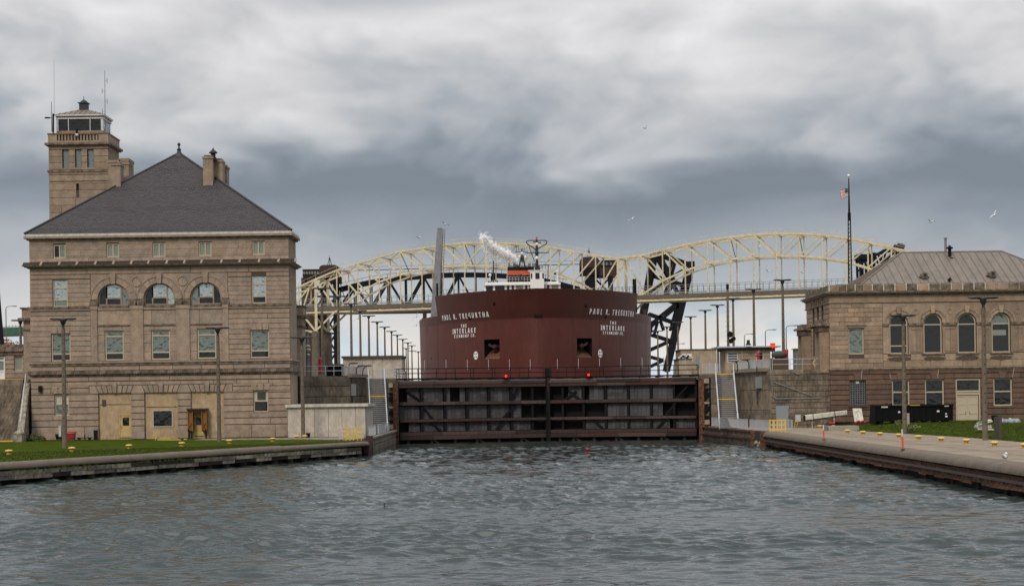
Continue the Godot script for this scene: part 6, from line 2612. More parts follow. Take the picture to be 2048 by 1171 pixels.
func build_arch_bridge() -> void:
	var o := thing("arch_bridge", "pale yellow double arched steel truss road bridge spanning the background", "bridge", Vector3(0, 5, -600))
	var dir := (BB - BA).normalized()
	var back := Vector3(-dir.y, 0, -dir.x) * 10.5       # away from the viewer, at right angles to the bridge
	if back.z > 0:
		back = -back
	var top := [[631, 558], [673, 540.5], [715, 527], [757.5, 514], [800, 502.7], [843, 496], [885.5, 489.7], [928.5, 486], [971.5, 485], [1014, 486], [1057, 488.5], [1101, 494], [1147, 502], [1191, 510.5], [1236, 516],
		[1280, 511], [1325, 499.5], [1370, 489], [1415, 480.5], [1461, 474], [1507, 468.6], [1552, 466.6], [1598, 466.5], [1644, 469.5], [1690, 474.5], [1736, 483.5], [1783, 494.5], [1831, 505.5], [1879, 516], [1930, 522], [1982, 522]]
	var low := [[631, 662], [673, 620], [715, 587], [757.5, 563.7], [800, 549], [843, 539.6], [885.5, 533.5], [928.5, 531], [971.5, 532], [1014, 534], [1057, 537], [1101, 545], [1147, 563], [1191, 592], [1236, 640],
		[1280, 592], [1325, 561.5], [1370, 541], [1415, 526.5], [1461, 518], [1507, 512.7], [1552, 511], [1598, 511.5], [1644, 514.7], [1690, 521.5], [1736, 535], [1783, 556], [1831, 588], [1879, 640], [1930, 586], [1982, 552]]
	var deck_y := []
	var T := []
	var B := []
	var K := []
	for i in top.size():
		T.append(L(top[i][0], top[i][1], BA, BB))
		B.append(L(top[i][0], low[i][1], BA, BB))
		var f := (float(top[i][0]) - 650.0) / 1000.0
		var p: Vector3 = T[i]
		p.y = lerpf(38.2, 38.6, clampf(f, 0, 1))
		K.append(p)
	# the spans run on behind the stone hall
	T.push_front(L(597, 574, BA, BB))
	B.push_front(L(590, 610, BA, BB))
	K.push_front(K[0] + (K[0] - K[1]))
	T.push_front(L(555, 588, BA, BB))
	B.push_front(L(548, 588, BA, BB) - Vector3.UP * 4)
	K.push_front(K[0] + (K[0] - K[1]))
	var n := T.size()
	var mids := [9, 23]
	for side in 2:
		var off := back * side
		for i in n - 1:
			var m := mb()
			m.bar(T[i] + off, T[i + 1] + off, 0.58, 0.62)
			part(o, "top_chord", m, mats.bridge)
			m = mb()
			m.bar(B[i] + off, B[i + 1] + off, 0.5, 0.62)
			part(o, "lower_chord", m, mats.bridge)
			m = mb()
			m.bar(K[i] + off, K[i + 1] + off, 0.45, 0.6)
			part(o, "deck_tie", m, mats.bridge)
			if i == 0:
				continue
			m = mb()
			var falling := i < 9 and i > 1 or i >= 16 and i < 23
			if i == 1:
				m.bar(T[2] + off, B[1] + off, 0.5, 0.5)
			elif falling:
				m.bar(T[i] + off, B[i + 1] + off, 0.5, 0.5)
			else:
				m.bar(T[i + 1] + off, B[i] + off, 0.45, 0.45)
			part(o, "diagonal", m, mats.bridge)
		for i in range(1, n):
			var m := mb()
			var w := 1.0 if i in [2, 16, 30] else 0.42
			m.bar(T[i] + off, Vector3(T[i].x, minf(B[i].y, K[i].y - 0.2), T[i].z) + off, w, w)
			part(o, "vertical", m, mats.bridge)
	for i in range(1, n):
		var m := mb()
		m.bar(T[i], T[i] + back, 0.4, 0.45)
		part(o, "cross_strut", m, mats.bridge)
		if i < n - 1:
			m = mb()
			m.bar(T[i], T[i + 1] + back, 0.22, 0.25)
			m.bar(T[i + 1], T[i] + back, 0.22, 0.25)
			part(o, "wind_brace", m, mats.bridge)
		if i not in [2, 16, 30]:
			m = mb()
			m.bar(B[i], B[i] + back, 0.3, 0.35)
			part(o, "lower_strut", m, mats.bridge)
		if i % 3 == 0:
			m = mb()
			m.bar(T[i], B[i] + back, 0.2, 0.2)
			part(o, "sway_brace", m, mats.steel_rust)
	# deck slab, fascia, kerb rail and mesh fence
	var a: Vector3 = K[0] + (K[0] - K[1]) * 12.0
	var z: Vector3 = K[-1] + (K[-1] - K[-2]) * 8.0
	var m := mb()
	m.bar(a + back * 0.5 + Vector3.UP * 1.35, z + back * 0.5 + Vector3.UP * 1.35, back.length() + 0.6, 1.5)
	part(o, "deck", m, mats.deck)
	m = mb()
	for side in [0.02, 0.98]:
		for h in [3.3, 5.2]:
			m.bar(a + back * side + Vector3.UP * h, z + back * side + Vector3.UP * h, 0.10, 0.14)
		m.bar(a + back * side + Vector3.UP * 2.9, z + back * side + Vector3.UP * 2.35, 0.2, 0.4)
	part(o, "railing", m, mats.fence)
	m = mb()
	var count := int(a.distance_to(z) / 2.1)
	for i in count:
		for side in [0.02, 0.98]:
			var p = a.lerp(z, float(i) / count) + back * side
			m.tube(p + Vector3.UP * 2.5, p + Vector3.UP * 5.25, 0.07, 0.07, 4, false)
	tag(part(o, "fence_posts", m, mats.fence), "", "", "", "stuff")
	m = mb()
	for i in n - 1:   # hand line above the top chord
		m.tube(T[i] + Vector3.UP * 1.6, T[i + 1] + Vector3.UP * 1.6, 0.05, 0.05, 4)
		m.tube(T[i] + back + Vector3.UP * 1.6, T[i + 1] + back + Vector3.UP * 1.6, 0.05, 0.05, 4)
		m.tube(T[i], T[i] + Vector3.UP * 1.6, 0.04, 0.04, 4)
	part(o, "hand_line", m, mats.bridge)
	for i in [2, 16, 30]:
		for side in 2:
			m = mb()
			var p: Vector3 = B[i] + back * side
			m.tube(Vector3(p.x, 5, p.z), Vector3(p.x, p.y - 0.8, p.z), 1.9, 1.5, 12)
			m.bar(p + Vector3(-1.4, -0.4, 0), p + Vector3(1.4, -0.4, 0), 1.6, 0.8)
			part(o, "pier", m, mats.bridge_concrete)
	m = mb()
	m.bar(L(603, 660, BA, BB), B[2] - Vector3.UP * 0.4, 0.5, 0.7)
	m.bar(L(596, 651, BA, BB), L(620, 570, BA, BB), 0.5, 0.5)
	part(o, "diagonal", m, mats.bridge)


func lattice(m: M, a: Vector3, b: Vector3, c: Vector3, d: Vector3, n: int, w: float) -> void:   # X bracing between two legs a-b and c-d
	for i in n:
		var p := a.lerp(b, float(i) / n)
		var q := a.lerp(b, float(i + 1) / n)
		var r := c.lerp(d, float(i) / n)
		var s := c.lerp(d, float(i + 1) / n)
		m.bar(p, s, w, w)
		m.bar(r, q, w, w)
		m.bar(p, r, w, w)


func build_rail_bridges() -> void:
	var D := 700.0
	var q := func(px, py): return W(px, py, D)
	var bk := Vector3(0, 0, -9)
	# dark through truss behind the arch
	var o := thing("railway_truss", "black steel railway truss seen through the pale arch, left of the ship's wheelhouse", "bridge", W(900, 740, D))
	var tops := [[676, 578], [708, 570], [740, 563], [775, 558], [810, 554], [846, 551], [881, 549], [916, 548], [951, 548], [986, 549], [1021, 551], [1056, 554], [1091, 560], [1126, 568], [1160, 577]]
	for side in 2:
		for i in tops.size():
			var t: Vector3 = q.call(tops[i][0], tops[i][1]) + bk * side
			var b := Vector3(t.x, W(1024, 613, D).y, t.z)
			var m := mb()
			m.bar(t, b, 0.55, 0.55)
			part(o, "vertical", m, mats.steel)
			if i < tops.size() - 1:
				var t2: Vector3 = q.call(tops[i + 1][0], tops[i + 1][1]) + bk * side
				m = mb()
				m.bar(t, t2, 0.9, 1.5)
				part(o, "top_chord", m, mats.steel)
				m = mb()
				var b2 := Vector3(t2.x, b.y, t2.z)
				if i % 2 == 1:
					m.bar(t, b2, 0.8, 0.8)
				else:
					m.bar(t2, b, 0.8, 0.8)
				part(o, "diagonal", m, mats.steel)
	var m := mb()
	m.bar(Vector3(-118, W(1024, 617.5, D).y, -D - 4.5), Vector3(40, W(1024, 617.5, D).y, -D - 4.5), 10, 1.8)
	part(o, "deck", m, mats.steel)
	m = mb()
	for i in tops.size() - 1:
		var t: Vector3 = q.call(tops[i][0], tops[i][1]) + Vector3.UP * 2.2
		var t2: Vector3 = q.call(tops[i + 1][0], tops[i + 1][1]) + Vector3.UP * 2.2
		m.tube(t, t2, 0.08, 0.08, 4)
		m.tube(t - Vector3.UP * 2, t, 0.08, 0.08, 4)
		m.tube(t.lerp(t2, 0.5) - Vector3.UP * 2, t.lerp(t2, 0.5), 0.08, 0.08, 4)
	part(o, "walkway_rail", m, mats.steel)
	for x in [640.0, 1180.0]:
		m = mb()
		var p: Vector3 = q.call(x, 620)
		m.box(Vector3(p.x - 3, 0, p.z - 8), Vector3(p.x + 3, p.y - 1, p.z + 1))
		part(o, "pier", m, mats.bridge_concrete)
	# the two lift towers with their rusty engine houses
	for s in [["rusty domed engine house on a dark lift tower just right of the stone hall", 605.0, 638.0, 677.5, 538.5, 555.5, 529.5, [606.5, 621, 647, 670], 659.0, 690.0, [655, 681, 546, 566]],
			["dark drum shaped engine house on steel legs above the ship's bow", 1184.0, 1235.0, 1160.0, 520.6, 553.0, 513.4, [1175, 1186, 1222], 1178.0, 705.0, [1160, 1198, 535, 550]]]:
		D = s[9]
		var h := thing("lift_tower", s[0], "lift tower", W((s[1] + s[2]) / 2, 740, D), "lift towers of the railway bridge")
		var a := W(s[1], s[4], D)
		var b := W(s[2], s[5], D)
		m = mb()
		m.box(Vector3(a.x, b.y, -D - 9), Vector3(b.x, a.y, -D))
		part(h, "engine_house", m, mats.steel_rust)
		for k in 6:
			m = mb()
			var wx := lerpf(a.x, b.x, (k + 0.5) / 6.0)
			m.box(Vector3(wx - 0.35, a.y - 2.0, -D - 0.1), Vector3(wx + 0.35, a.y - 0.9, -D + 0.04))
			part(h, "window", m, mats.glass_mid)
		m = mb()
		m.box(Vector3(a.x - 0.1, a.y - 2.6, -D), Vector3(b.x + 0.1, a.y - 2.2, -D + 0.2))
		m.box(Vector3(a.x - 0.1, a.y - 0.5, -D), Vector3(b.x + 0.1, a.y + 0.02, -D + 0.2))
		part(h, "band", m, mats.steel)
		# drum with a rounded top
		var x0 := minf(W(s[2], s[6], D).x, W(s[3], s[6], D).x) if s[3] > s[2] else W(s[3], s[6], D).x
		var x1 := W(s[3], s[6], D).x if s[3] > s[2] else W(1198, s[6], D).x
		var ty := W((s[2] + s[3]) / 2, s[6], D).y
		var pts := PackedVector2Array([Vector2(x0, ty - 5.5), Vector2(x1, ty - 5.5)])
		for k in 11:
			var t := PI * k / 10.0
			pts.append(Vector2((x0 + x1) / 2 + (x1 - x0) / 2 * signf(cos(t)) * pow(absf(cos(t)), 0.45), ty - 2.6 + 2.6 * pow(sin(t), 0.6)))
		m = mb()
		m.prism(pts, -D - 8, -D + 1.0)
		part(h, "drum", m, mats.steel_rust)
		m = mb()
		var e: Array = s[10]
		var c0 := W(e[0], e[2], D)
		var c1 := W(e[1], e[3], D)
		m.box(Vector3(c0.x, c1.y, -D - 6), Vector3(c1.x, c0.y, -D + 1.3))
		part(h, "counterweight", m, mats.steel)
		var legs: Array = s[7]
		var prev := []
		for k in legs.size():
			var p := W(legs[k], s[5], D)
			for side in 2:
				m = mb()
				m.bar(p + bk * side * 0.8, Vector3(p.x, 2, p.z - 9 * side * 0.8), 2.9 if k == 1 else 1.7, 1.7)
				part(h, "leg", m, mats.steel_rust if k < 2 and s[1] < 800 else mats.steel)
			m = mb()
			if prev.size():
				lattice(m, prev[0], prev[1], p, Vector3(p.x, 2, p.z), 7, 0.75)
			lattice(m, p, Vector3(p.x, 2, p.z), p + bk * 0.8, Vector3(p.x, 2, p.z - 7.2), 7, 0.35)
			part(h, "bracing", m, mats.steel)
			prev = [p, Vector3(p.x, 2, p.z)]
		m = mb()
		var mp := W(s[8], s[6], D)
		for k in [-0.9, 0.9]:
			m.bar(mp + Vector3(k, -0.3, 0), mp + Vector3(0, 3.2, 0), 0.25, 0.25)
		m.tube(mp, mp + Vector3(0, 3.9, 0), 0.12, 0.08, 5)
		part(h, "roof_mast", m, mats.steel)
	D = 697.0
	var wires := thing("overhead_cable", "thin cables strung level between the two lift towers", "cable", W(900, 535, D))
	for s in [[681, 541.5, 1160, 528], [681, 535, 1160, 521]]:
		m = mb()
		m.tube(W(s[0], s[1], D), W(s[2], s[3], D), 0.16 if s[1] > 540 else 0.06, 0.16 if s[1] > 540 else 0.06, 5)
		part(wires, "cable", m, mats.steel)
	# the raised bascule leaf
	D = 700.0
	var l := thing("bascule_leaf", "black steel bascule bridge leaf raised steeply behind the arch, next to the ship", "bridge", W(1300, 740, D))
	for s in [[1307, 510, 1284, 640, 1.7], [1284, 640, 1266, 742, 1.7], [1313, 514, 1290, 640, 0.9], [1384, 529, 1334, 742, 1.9], [1378, 534, 1343, 660, 0.9], [1303, 509, 1330, 509, 1.6], [1328, 510, 1374, 527, 1.3], [1371, 530, 1389, 529, 2.2], [1315, 513, 1343, 560, 0.9], [1322, 513, 1350, 560, 0.7],
			[1343, 560, 1357, 584, 0.9], [1346, 520, 1337, 549, 0.7], [1352, 523, 1343, 555, 0.7], [1303, 549, 1372, 570, 0.9], [1368, 539, 1338, 557, 1.0], [1338, 557, 1290, 592, 0.9], [1346, 558, 1302, 592, 0.8], [1342, 560, 1329, 590, 0.8], [1350, 562, 1336, 590, 0.7], [1326, 594, 1358, 607, 1.0], [1356, 604, 1316, 636, 1.0],
			[1358, 610, 1322, 640, 0.9], [1298, 627, 1348, 644, 1.0], [1318, 636, 1286, 660, 1.1], [1314, 643, 1283, 672, 0.9], [1322, 640, 1329, 660, 0.6], [1317, 642, 1310, 668, 0.6], [1305, 669, 1340, 680, 1.0], [1340, 682, 1286, 706, 1.2], [1284, 672, 1310, 660, 0.6], [1298, 712, 1328, 720, 0.9], [1328, 720, 1282, 742, 1.0], [1307, 640, 1296, 690, 0.6], [1345, 590, 1353, 610, 0.8]]:
		for side in 2:
			m = mb()
			m.bar(W(s[0], s[1], D) + bk * side * 0.7, W(s[2], s[3], D) + bk * side * 0.7, s[4] * 1.3, s[4] * 1.3)
			part(l, "girder", m, mats.steel)
	m = mb()
	for k in 9:
		var p := W(lerpf(1307, 1266, k / 8.0), lerpf(510, 742, k / 8.0), D)
		m.bar(p, p + bk * 0.7, 0.6, 0.6)
		p = W(lerpf(1384, 1334, k / 8.0), lerpf(529, 742, k / 8.0), D)
		m.bar(p, p + bk * 0.7, 0.6, 0.6)
	part(l, "cross_beam", m, mats.steel)
	# machinery of the far leaf above the east hall
	var w := thing("bascule_tower", "black bascule machinery frame rising behind the hip of the seamed metal roof", "bridge", W(1760, 740, D))
	for s in [[1720, 514, 1722, 560, 0.9], [1731, 515, 1733, 560, 0.8], [1716, 513, 1740, 514, 2.2], [1718, 521, 1736, 521, 1.0], [1748, 505, 1746, 545, 1.7], [1740, 541, 1748, 506, 1.0], [1734, 519, 1772, 500, 1.0], [1772, 500, 1800, 492, 1.4], [1740, 511, 1798, 497, 0.8], [1795, 490, 1809, 494, 1.8], [1802, 494, 1800, 506, 1.6], [1757, 508, 1765, 530, 0.8], [1772, 501, 1768, 524, 0.8], [1768, 524, 1795, 500, 0.7], [1722, 540, 1735, 530, 0.7], [1719, 510, 1722, 506, 0.7], [1796, 490, 1806, 488, 0.5]]:
		for side in 2:
			m = mb()
			m.bar(W(s[0], s[1], D) + bk * side * 0.7, W(s[2], s[3], D) + bk * side * 0.7, s[4], s[4])
			part(w, "girder", m, mats.steel)
	m = mb()
	for s in [[1722, 560], [1733, 560], [1746, 545]]:
		var p := W(s[0], s[1], D)
		m.bar(p, Vector3(p.x, 2, p.z), 0.9, 0.9)
	part(w, "leg", m, mats.steel)
	# far end: a black lattice leg, the green approach span and an orange tree
	D = 330.0
	var g := thing("approach_span", "dark green girder bridge span glimpsed beside the stone hall", "bridge", W(20, 735, D))
	m = mb()
	m.bar(W(-120, 668, D), W(70, 662, D), 6, 1.55)
	part(g, "girder", m, mats.green_girder)
	m = mb()
	for k in 2:
		m.bar(W(-120, 661.5 - 4 * k, D), W(70, 655 - 4 * k, D), 0.1, 0.12)
	for k in 30:
		var p := W(lerpf(-120, 70, k / 29.0), lerpf(661, 655, k / 29.0), D)
		m.tube(p, p + Vector3.UP * 0.8, 0.04, 0.04, 4)
	part(g, "railing", m, mats.fence)
	m = mb()
	m.box(Vector3(W(-90, 700, D).x, 2, -D - 3), Vector3(W(-70, 700, D).x, W(-80, 668, D).y, -D))
	part(g, "pier", m, mats.bridge_concrete)
	D = 250.0
	var lg := thing("lattice_tower", "black riveted lattice tower leg at the very edge beside the annex", "tower", W(0, 735, D))
	for s in [[-14, 480, 6, 690], [-30, 480, -20, 690]]:
		for side in 2:
			m = mb()
			m.bar(W(s[0], s[1], D + 2 * side), W(s[2] + 1, s[3] + 40, D + 2 * side), 0.5, 0.5)
			part(lg, "leg", m, mats.steel)
	m = mb()
	lattice(m, W(-14, 480, D), W(7, 730, D), W(-14, 480, D + 2), W(7, 730, D + 2), 22, 0.12)
	lattice(m, W(-14, 480, D), W(7, 730, D), W(-30, 480, D), W(-20, 730, D), 14, 0.14)
	part(lg, "lattice", m, mats.steel)
	tree("orange_tree", "small orange autumn tree showing past the annex roof", W(6, 735, 290), 5.2, 3.4, mats.leaf_orange, 900)


func tree(called: String, label: String, at: Vector3, h: float, r: float, leaf: Material, n: int) -> void:
	var o := thing(called, label, "tree", at)
	var m := mb()
	m.tube(at, at + Vector3(0.1, h * 0.6, 0), 0.16, 0.08, 7)
	for k in 6:
		var a := TAU * k / 6.0
		m.tube(at + Vector3.UP * h * (0.35 + 0.05 * k), at + Vector3(cos(a) * r * 0.6, h * (0.65 + 0.05 * k), sin(a) * r * 0.6), 0.06, 0.02, 5)
	part(o, "trunk", m, mats.bark)
	m = mb()
	for i in n:
		var d := Vector3(rng.randfn(), rng.randfn() * 0.8, rng.randfn())
		d = d.normalized() * pow(rng.randf(), 0.4) * (0.75 + 0.25 * sin(d.x * 9.0 + d.y * 7.0))
		var c := at + Vector3(0, h * 0.72, 0) + Vector3(d.x * r, d.y * h * 0.36, d.z * r)
		var u := Vector3(rng.randfn(), rng.randfn(), rng.randfn()).normalized() * 0.16
		var v := Vector3(rng.randfn(), rng.randfn(), rng.randfn()).normalized() * 0.16
		var nn := (d + Vector3.UP * 0.6).normalized()
		m.tri(c - u, c + u, c + v, nn, nn, nn)
		m.tri(c - u, c + u, c - v, nn, nn, nn)
	part(o, "crown", m, leaf)


# ---------------------------------------------------------------- lamp posts

func build_lamps() -> void:
	# a tapered concrete mast with climbing holes and a twin lamp head, 10.3 m tall
	var o := thing("lamp_post", "", "lamp post", Vector3.ZERO, "twin headed lamp posts")
	var m := mb()
	m.tube(Vector3(0, -3, 0), Vector3(0, 9.35, 0), 0.225, 0.135, 12)
	part(o, "mast", m, mats.pole)
	m = mb()
	for k in 12:
		var y := 1.6 + k * 0.66
		var r := lerpf(0.225, 0.135, (y + 3) / 12.35)
		m.tube(Vector3(0, y, r - 0.03), Vector3(0, y, r + 0.012), 0.05, 0.05, 6)
		m.tube(Vector3(r - 0.03, y + 0.3, 0), Vector3(r + 0.012, y + 0.3, 0), 0.05, 0.05, 6)
	part(o, "step_hole", m, mats.dark)
	m = mb()
	m.lathe(Vector3(0, 9.35, 0), [Vector2(0.15, 0), Vector2(0.11, 0.1), Vector2(0.10, 0.3), Vector2(0.22, 0.5), Vector2(0.26, 0.75), Vector2(0.2, 0.85), Vector2(0, 0.88)], 10)
	part(o, "bracket", m, mats.lamp)
	for s in [-1, 1]:
		m = mb()
		m.ball(Vector3(s * 0.62, 10.15, 0), Vector3(0.46, 0.10, 0.2), 12, 6)
		m.tube(Vector3(0, 10.1, 0), Vector3(s * 0.5, 10.14, 0), 0.11, 0.08, 6)
		part(o, "lamp_head", m, mats.lamp)
	var first := true
	var rows := [
		[[129, 895, 635, QY, "on the lawn at the hall's corner window"], [438, 882, 653, QY, "on the lawn just past the wooden porch"], [606, 876, 672, QY, "in front of the white panelled shed"],
			[1971, 877, 592, PY + 0.1, "standing beside the folded white sheets on the grass bank"], [1810, 866, 628, PY, "standing in front of the black waste container"], [1640, 853, 653, PY, "standing in front of the covered boat"]],
	]
	for r in rows[0]:
		var p := G(r[0], r[1], r[3])
		var top := W(r[0], r[2], -p.z).y
		p.y = top - 10.25
		var lab: String = "brown twin headed lamp post " + r[4]
		if first:
			o.position = p
			o.set_meta("label", lab)
			first = false
		else:
			copy(o, p, lab)
	var i := 0
	for q in [[642.8, 574.5], [675.6, 590.7], [701.4, 605.5], [719.7, 620], [737, 630], [754, 642], [769, 652.5], [782.7, 661], [794.3, 668.6], [805.3, 677], [815.5, 684], [823.4, 690]]:
		var d = (18.1 - EYE) * FOC / ((796 - q[1]) - ROLL * (q[0] - 1024.0))
		copy(o, Vector3(W(q[0], q[1], d).x, 7.85, -d), "%s lamp post in the row from the pale shed away along the lock" % nth(i))
		i += 1
	i = 0
	for q in [[812, 695.5], [823.6, 700.5], [836.4, 702]]:
		var d = (18.1 - EYE) * FOC / ((796 - q[1]) - ROLL * (q[0] - 1024.0))
		copy(o, Vector3(W(q[0], q[1], d).x, 7.85, -d), "%s of three tiny distant lamp posts close to the ship's side" % nth(i))
		i += 1
	i = 0
	for q in [[1565.3, 557.8], [1507.4, 576.6], [1466.2, 595], [1435, 608.4], [1410.5, 619], [1381.5, 631.7], [1355.7, 642.8], [1334, 652], [1315.5, 660.7]]:
		var d = (18.1 - EYE) * FOC / ((796 - q[1]) - ROLL * (q[0] - 1024.0))
		copy(o, Vector3(W(q[0], q[1], d).x, 7.85, -d), "%s lamp post in the row from the control hut away towards the bascule leaf" % nth(i))
		i += 1
	copy(o, Vector3(W(40, 640, 182).x, 4.0, -182), "lamp post on the terrace between the annex and the stone hall")
	# masts with single curved arms, and the tall mast with loudspeakers
	i = 0
	for q in [[1489, 668, 740, 330.0, 1, "behind the control hut roof, closest to the loudspeaker mast"], [1531, 660, 740, 300.0, 1, "behind the control hut roof, next to the traffic light"], [1572.5, 652, 740, 280.0, 1, "right of the control hut, beside the hall"], [1352, 687, 745, 360.0, 1, "between the bascule leaf and the tan block"], [11, 613, 735, 300.0, 1, "above the green girder span"]]:
		var a := W(q[0], q[1] + 4, q[3])
		var b := thing("street_lamp", "slim single armed street lamp " + q[5], "street lamp", Vector3(a.x, TY, a.z), "single armed street lamps")
		m = mb()
		m.tube(Vector3(a.x, TY, a.z), a, 0.13, 0.08, 7)
		m.path([a, a + Vector3(0.15, 0.3, 0), a + Vector3(0.6, 0.42, 0), a + Vector3(1.2, 0.45, 0)], 0.06)
		part(b, "mast", m, mats.pole)
		m = mb()
		m.ball(a + Vector3(1.6, 0.45, 0), Vector3(0.5, 0.12, 0.2), 8, 5)
		part(b, "lamp_head", m, mats.fence)
		i += 1
	var c := W(1457.5, 735, 200.0)
	var t := W(1456, 568, 200.0)
	var lm := thing("camera_mast", "tall thin mast with a camera box on top and loudspeakers halfway", "mast", Vector3(c.x, TY, c.z))
	m = mb()
	m.tube(Vector3(c.x, TY, c.z), Vector3(c.x, t.y - 0.5, c.z), 0.18, 0.13, 10)
	part(lm, "mast", m, mats.pole)
	m = mb()
	m.box(Vector3(c.x - 0.15, t.y - 0.6, c.z - 0.2), Vector3(c.x + 0.15, t.y, c.z + 0.2))
	part(lm, "camera_box", m, mats.black)
	var sp := W(1459, 669, 200.0)
	m = mb()
	m.tube(sp + Vector3(0, 0, 0.1), sp + Vector3(0, 0, 0.7), 0.14, 0.38, 10)
	m.tube(sp + Vector3(0.2, -0.5, 0.1), sp + Vector3(0.5, -0.5, 0.6), 0.1, 0.26, 10)
	m.tube(sp + Vector3(0, -0.8, 0.1), sp + Vector3(0.1, -0.8, 0.6), 0.1, 0.3, 10)
	part(lm, "loudspeaker", m, mats.black)
	m = mb()
	for k in 10:
		m.tube(Vector3(c.x - 0.3, TY + 3 + k * 0.6, c.z), Vector3(c.x + 0.3, TY + 3 + k * 0.6, c.z), 0.02, 0.02, 4)
	part(lm, "rung", m, mats.grey_metal)


# ---------------------------------------------------------------- west bank

func build_west_details() -> void:
	# white panelled shed in front of the lock wall
	var D := 156.5
	var a := W(574.5, 876, D)
	var b := W(731, 808, D)
	a.y = QY
	var o := thing("panelled_shed", "long low white panelled shed standing between the stone hall and the metal stairs", "shed", Vector3((a.x + b.x) / 2, QY, -D))
	var m := mb()
	m.box(Vector3(a.x, QY, -D - 8), Vector3(b.x, b.y - 0.2, -D - 0.1))
	part(o, "wall", m, mats.mortar)
	var cuts := [574.8, 602.3, 629, 656.5, 683.7, 711.2, 731]
	for k in 6:
		m = mb()
		m.block(Vector3(W(cuts[k], 840, D).x + 0.012, QY + 0.02, -D - 0.12), Vector3(W(cuts[k + 1], 840, D).x - 0.012, b.y - 0.22, -D), 0.015)
		part(o, "panel", m, mats.panel)
	m = mb()
	m.box(Vector3(a.x - 0.15, b.y - 0.2, -D - 8.2), Vector3(b.x + 0.25, b.y + 0.08, -D + 0.25))
	part(o, "roof_edge", m, mats.cover)
	for k in 4:
		m = mb()
		m.block(Vector3(b.x - 0.02, QY + 0.02, -D - 0.2 - (k + 1) * 1.9), Vector3(b.x + 0.04, b.y - 0.22, -D - 0.2 - k * 1.9 - 0.03), 0.01)
		part(o, "panel", m, mats.panel)
	# pale shed on top of the lock wall
	D = 196.0
	a = W(686, 755, D)
	b = W(803.5, 712, D)
	o = thing("pale_shed", "flat roofed pale panelled shed on top of the lock wall, under the lamp row", "shed", Vector3((a.x + b.x) / 2, TY, -D))
	m = mb()
	m.box(Vector3(a.x, TY, -D - 6), Vector3(b.x, b.y - 0.15, -D - 0.08))
	part(o, "wall", m, mats.tan)
	for k in 6:
		m = mb()
		m.block(Vector3(lerpf(a.x, b.x, k / 6.0) + 0.01, TY, -D - 0.1), Vector3(lerpf(a.x, b.x, (k + 1) / 6.0) - 0.01, b.y - 0.16, -D), 0.015)
		part(o, "panel", m, mats.panel)
	m = mb()
	m.box(Vector3(a.x - 0.15, b.y - 0.15, -D - 6.2), Vector3(b.x + 0.15, b.y + 0.1, -D + 0.3))
	part(o, "roof_edge", m, mats.grey_brown)
	# white railings on the lock wall
	D = 171.0
	var ty := W(640, 752, 170).y
	var r := thing("railing", "white railing along the wall top next to the stone hall", "railing", Vector3(-20, ty, -D))
	var z := -168.6
	rail(r, [Vector3(W(588, 735, 168.6).x, ty + 0.02, z), Vector3(W(632.5, 735, 168.6).x, ty + 0.02, z)], 1.0, mats.white_rail, 2.3, 2)
	rail(r, [Vector3(W(634, 735, 168.6).x, ty + 0.02, z), Vector3(W(684, 735, 168.6).x, ty + 0.02, z)], 1.0, mats.white_rail, 0.9, 2)
	r = thing("railing", "white picket railing round the bend of the wall above the grey cabinet", "railing", Vector3(-17.5, ty, -174))
	rail(r, [Vector3(W(687, 740, 171).x, ty, -171), Vector3(W(698, 740, 173).x, ty, -173), Vector3(W(733, 740, 177.6).x, ty, -177.6)], 1.05, mats.white_rail, 1.8, 2, 0.22)
	r = thing("railing", "white railing at the head of the stairs beside the gate hinge", "railing", Vector3(-13, TY, -180))
	rail(r, [Vector3(W(753, 745, 181).x, TY, -181), Vector3(W(774, 745, 181).x, TY, -181)], 1.05, mats.white_rail, 0.8, 2, 0.24)
	rail(r, [Vector3(W(775, 745, 178.6).x, TY, -178.6), Vector3(W(787, 745, 178.6).x, TY, -178.6), Vector3(W(811, 742, 198).x, TY, -198)], 1.05, mats.white_rail, 1.4, 3)
	# low white picket fence by the water
	r = thing("picket_fence", "low white picket fence along the guide wall by the yellow barrier", "fence", Vector3(-13, QY, -155))
	rail(r, [Vector3(W(678, 872, 145.6).x, QY, -145.6), Vector3(-13.2, QY, -145.6)], 0.98, mats.white_rail, 1.2, 2, 0.17)
	rail(r, [Vector3(-12.75, QY + 0.12, -146.5), Vector3(-12.85, QY + 0.12, -155.0)], 0.98, mats.white_rail, 2.0, 2, 0.24)
	rail(r, [Vector3(-12.85, QY + 0.12, -157.5), Vector3(-12.95, QY + 0.12, -173)], 0.98, mats.white_rail, 2.0, 2, 0.24)
	barrier("yellow plastic barrier standing at the end of the lawn kerb", Vector3(W(707, 880, 142.6).x, QY, -142.6), 1.35, 1.1, 0.3)
	# things on the wall top
	var hy := thing("life_ring_box", "red life ring post standing behind the white railing", "life ring post", Vector3(W(640, 735, 173).x, ty, -173), "red posts on the lock walls")
	m = mb()
	m.tube(hy.position, W(640, 718, 173), 0.18, 0.18, 10)
	m.ball(W(640, 718, 173), Vector3(0.18, 0.16, 0.18), 10, 6)
	part(hy, "post", m, mats.red)
	m = mb()
	m.box(hy.position + Vector3(-0.22, 0, -0.22), hy.position + Vector3(0.22, 0.25, 0.22))
	part(hy, "foot", m, mats.grey_box)
	hy = thing("capstan", "black winch housing with a lid at the bend of the white railing", "winch", Vector3(W(671, 735, 176).x, ty, -176))
	var c := hy.position
	m = mb()
	m.box(c + Vector3(-0.9, 0, -0.5), c + Vector3(0.9, 0.85, 0.5))
	m.box(c + Vector3(-0.8, 0.85, -0.6), c + Vector3(0.85, 1.3, 0.55))
	part(hy, "housing", m, mats.black)
	m = mb()
	m.box(c + Vector3(-0.7, 1.3, -0.6), c + Vector3(0.75, 1.36, 0.55))
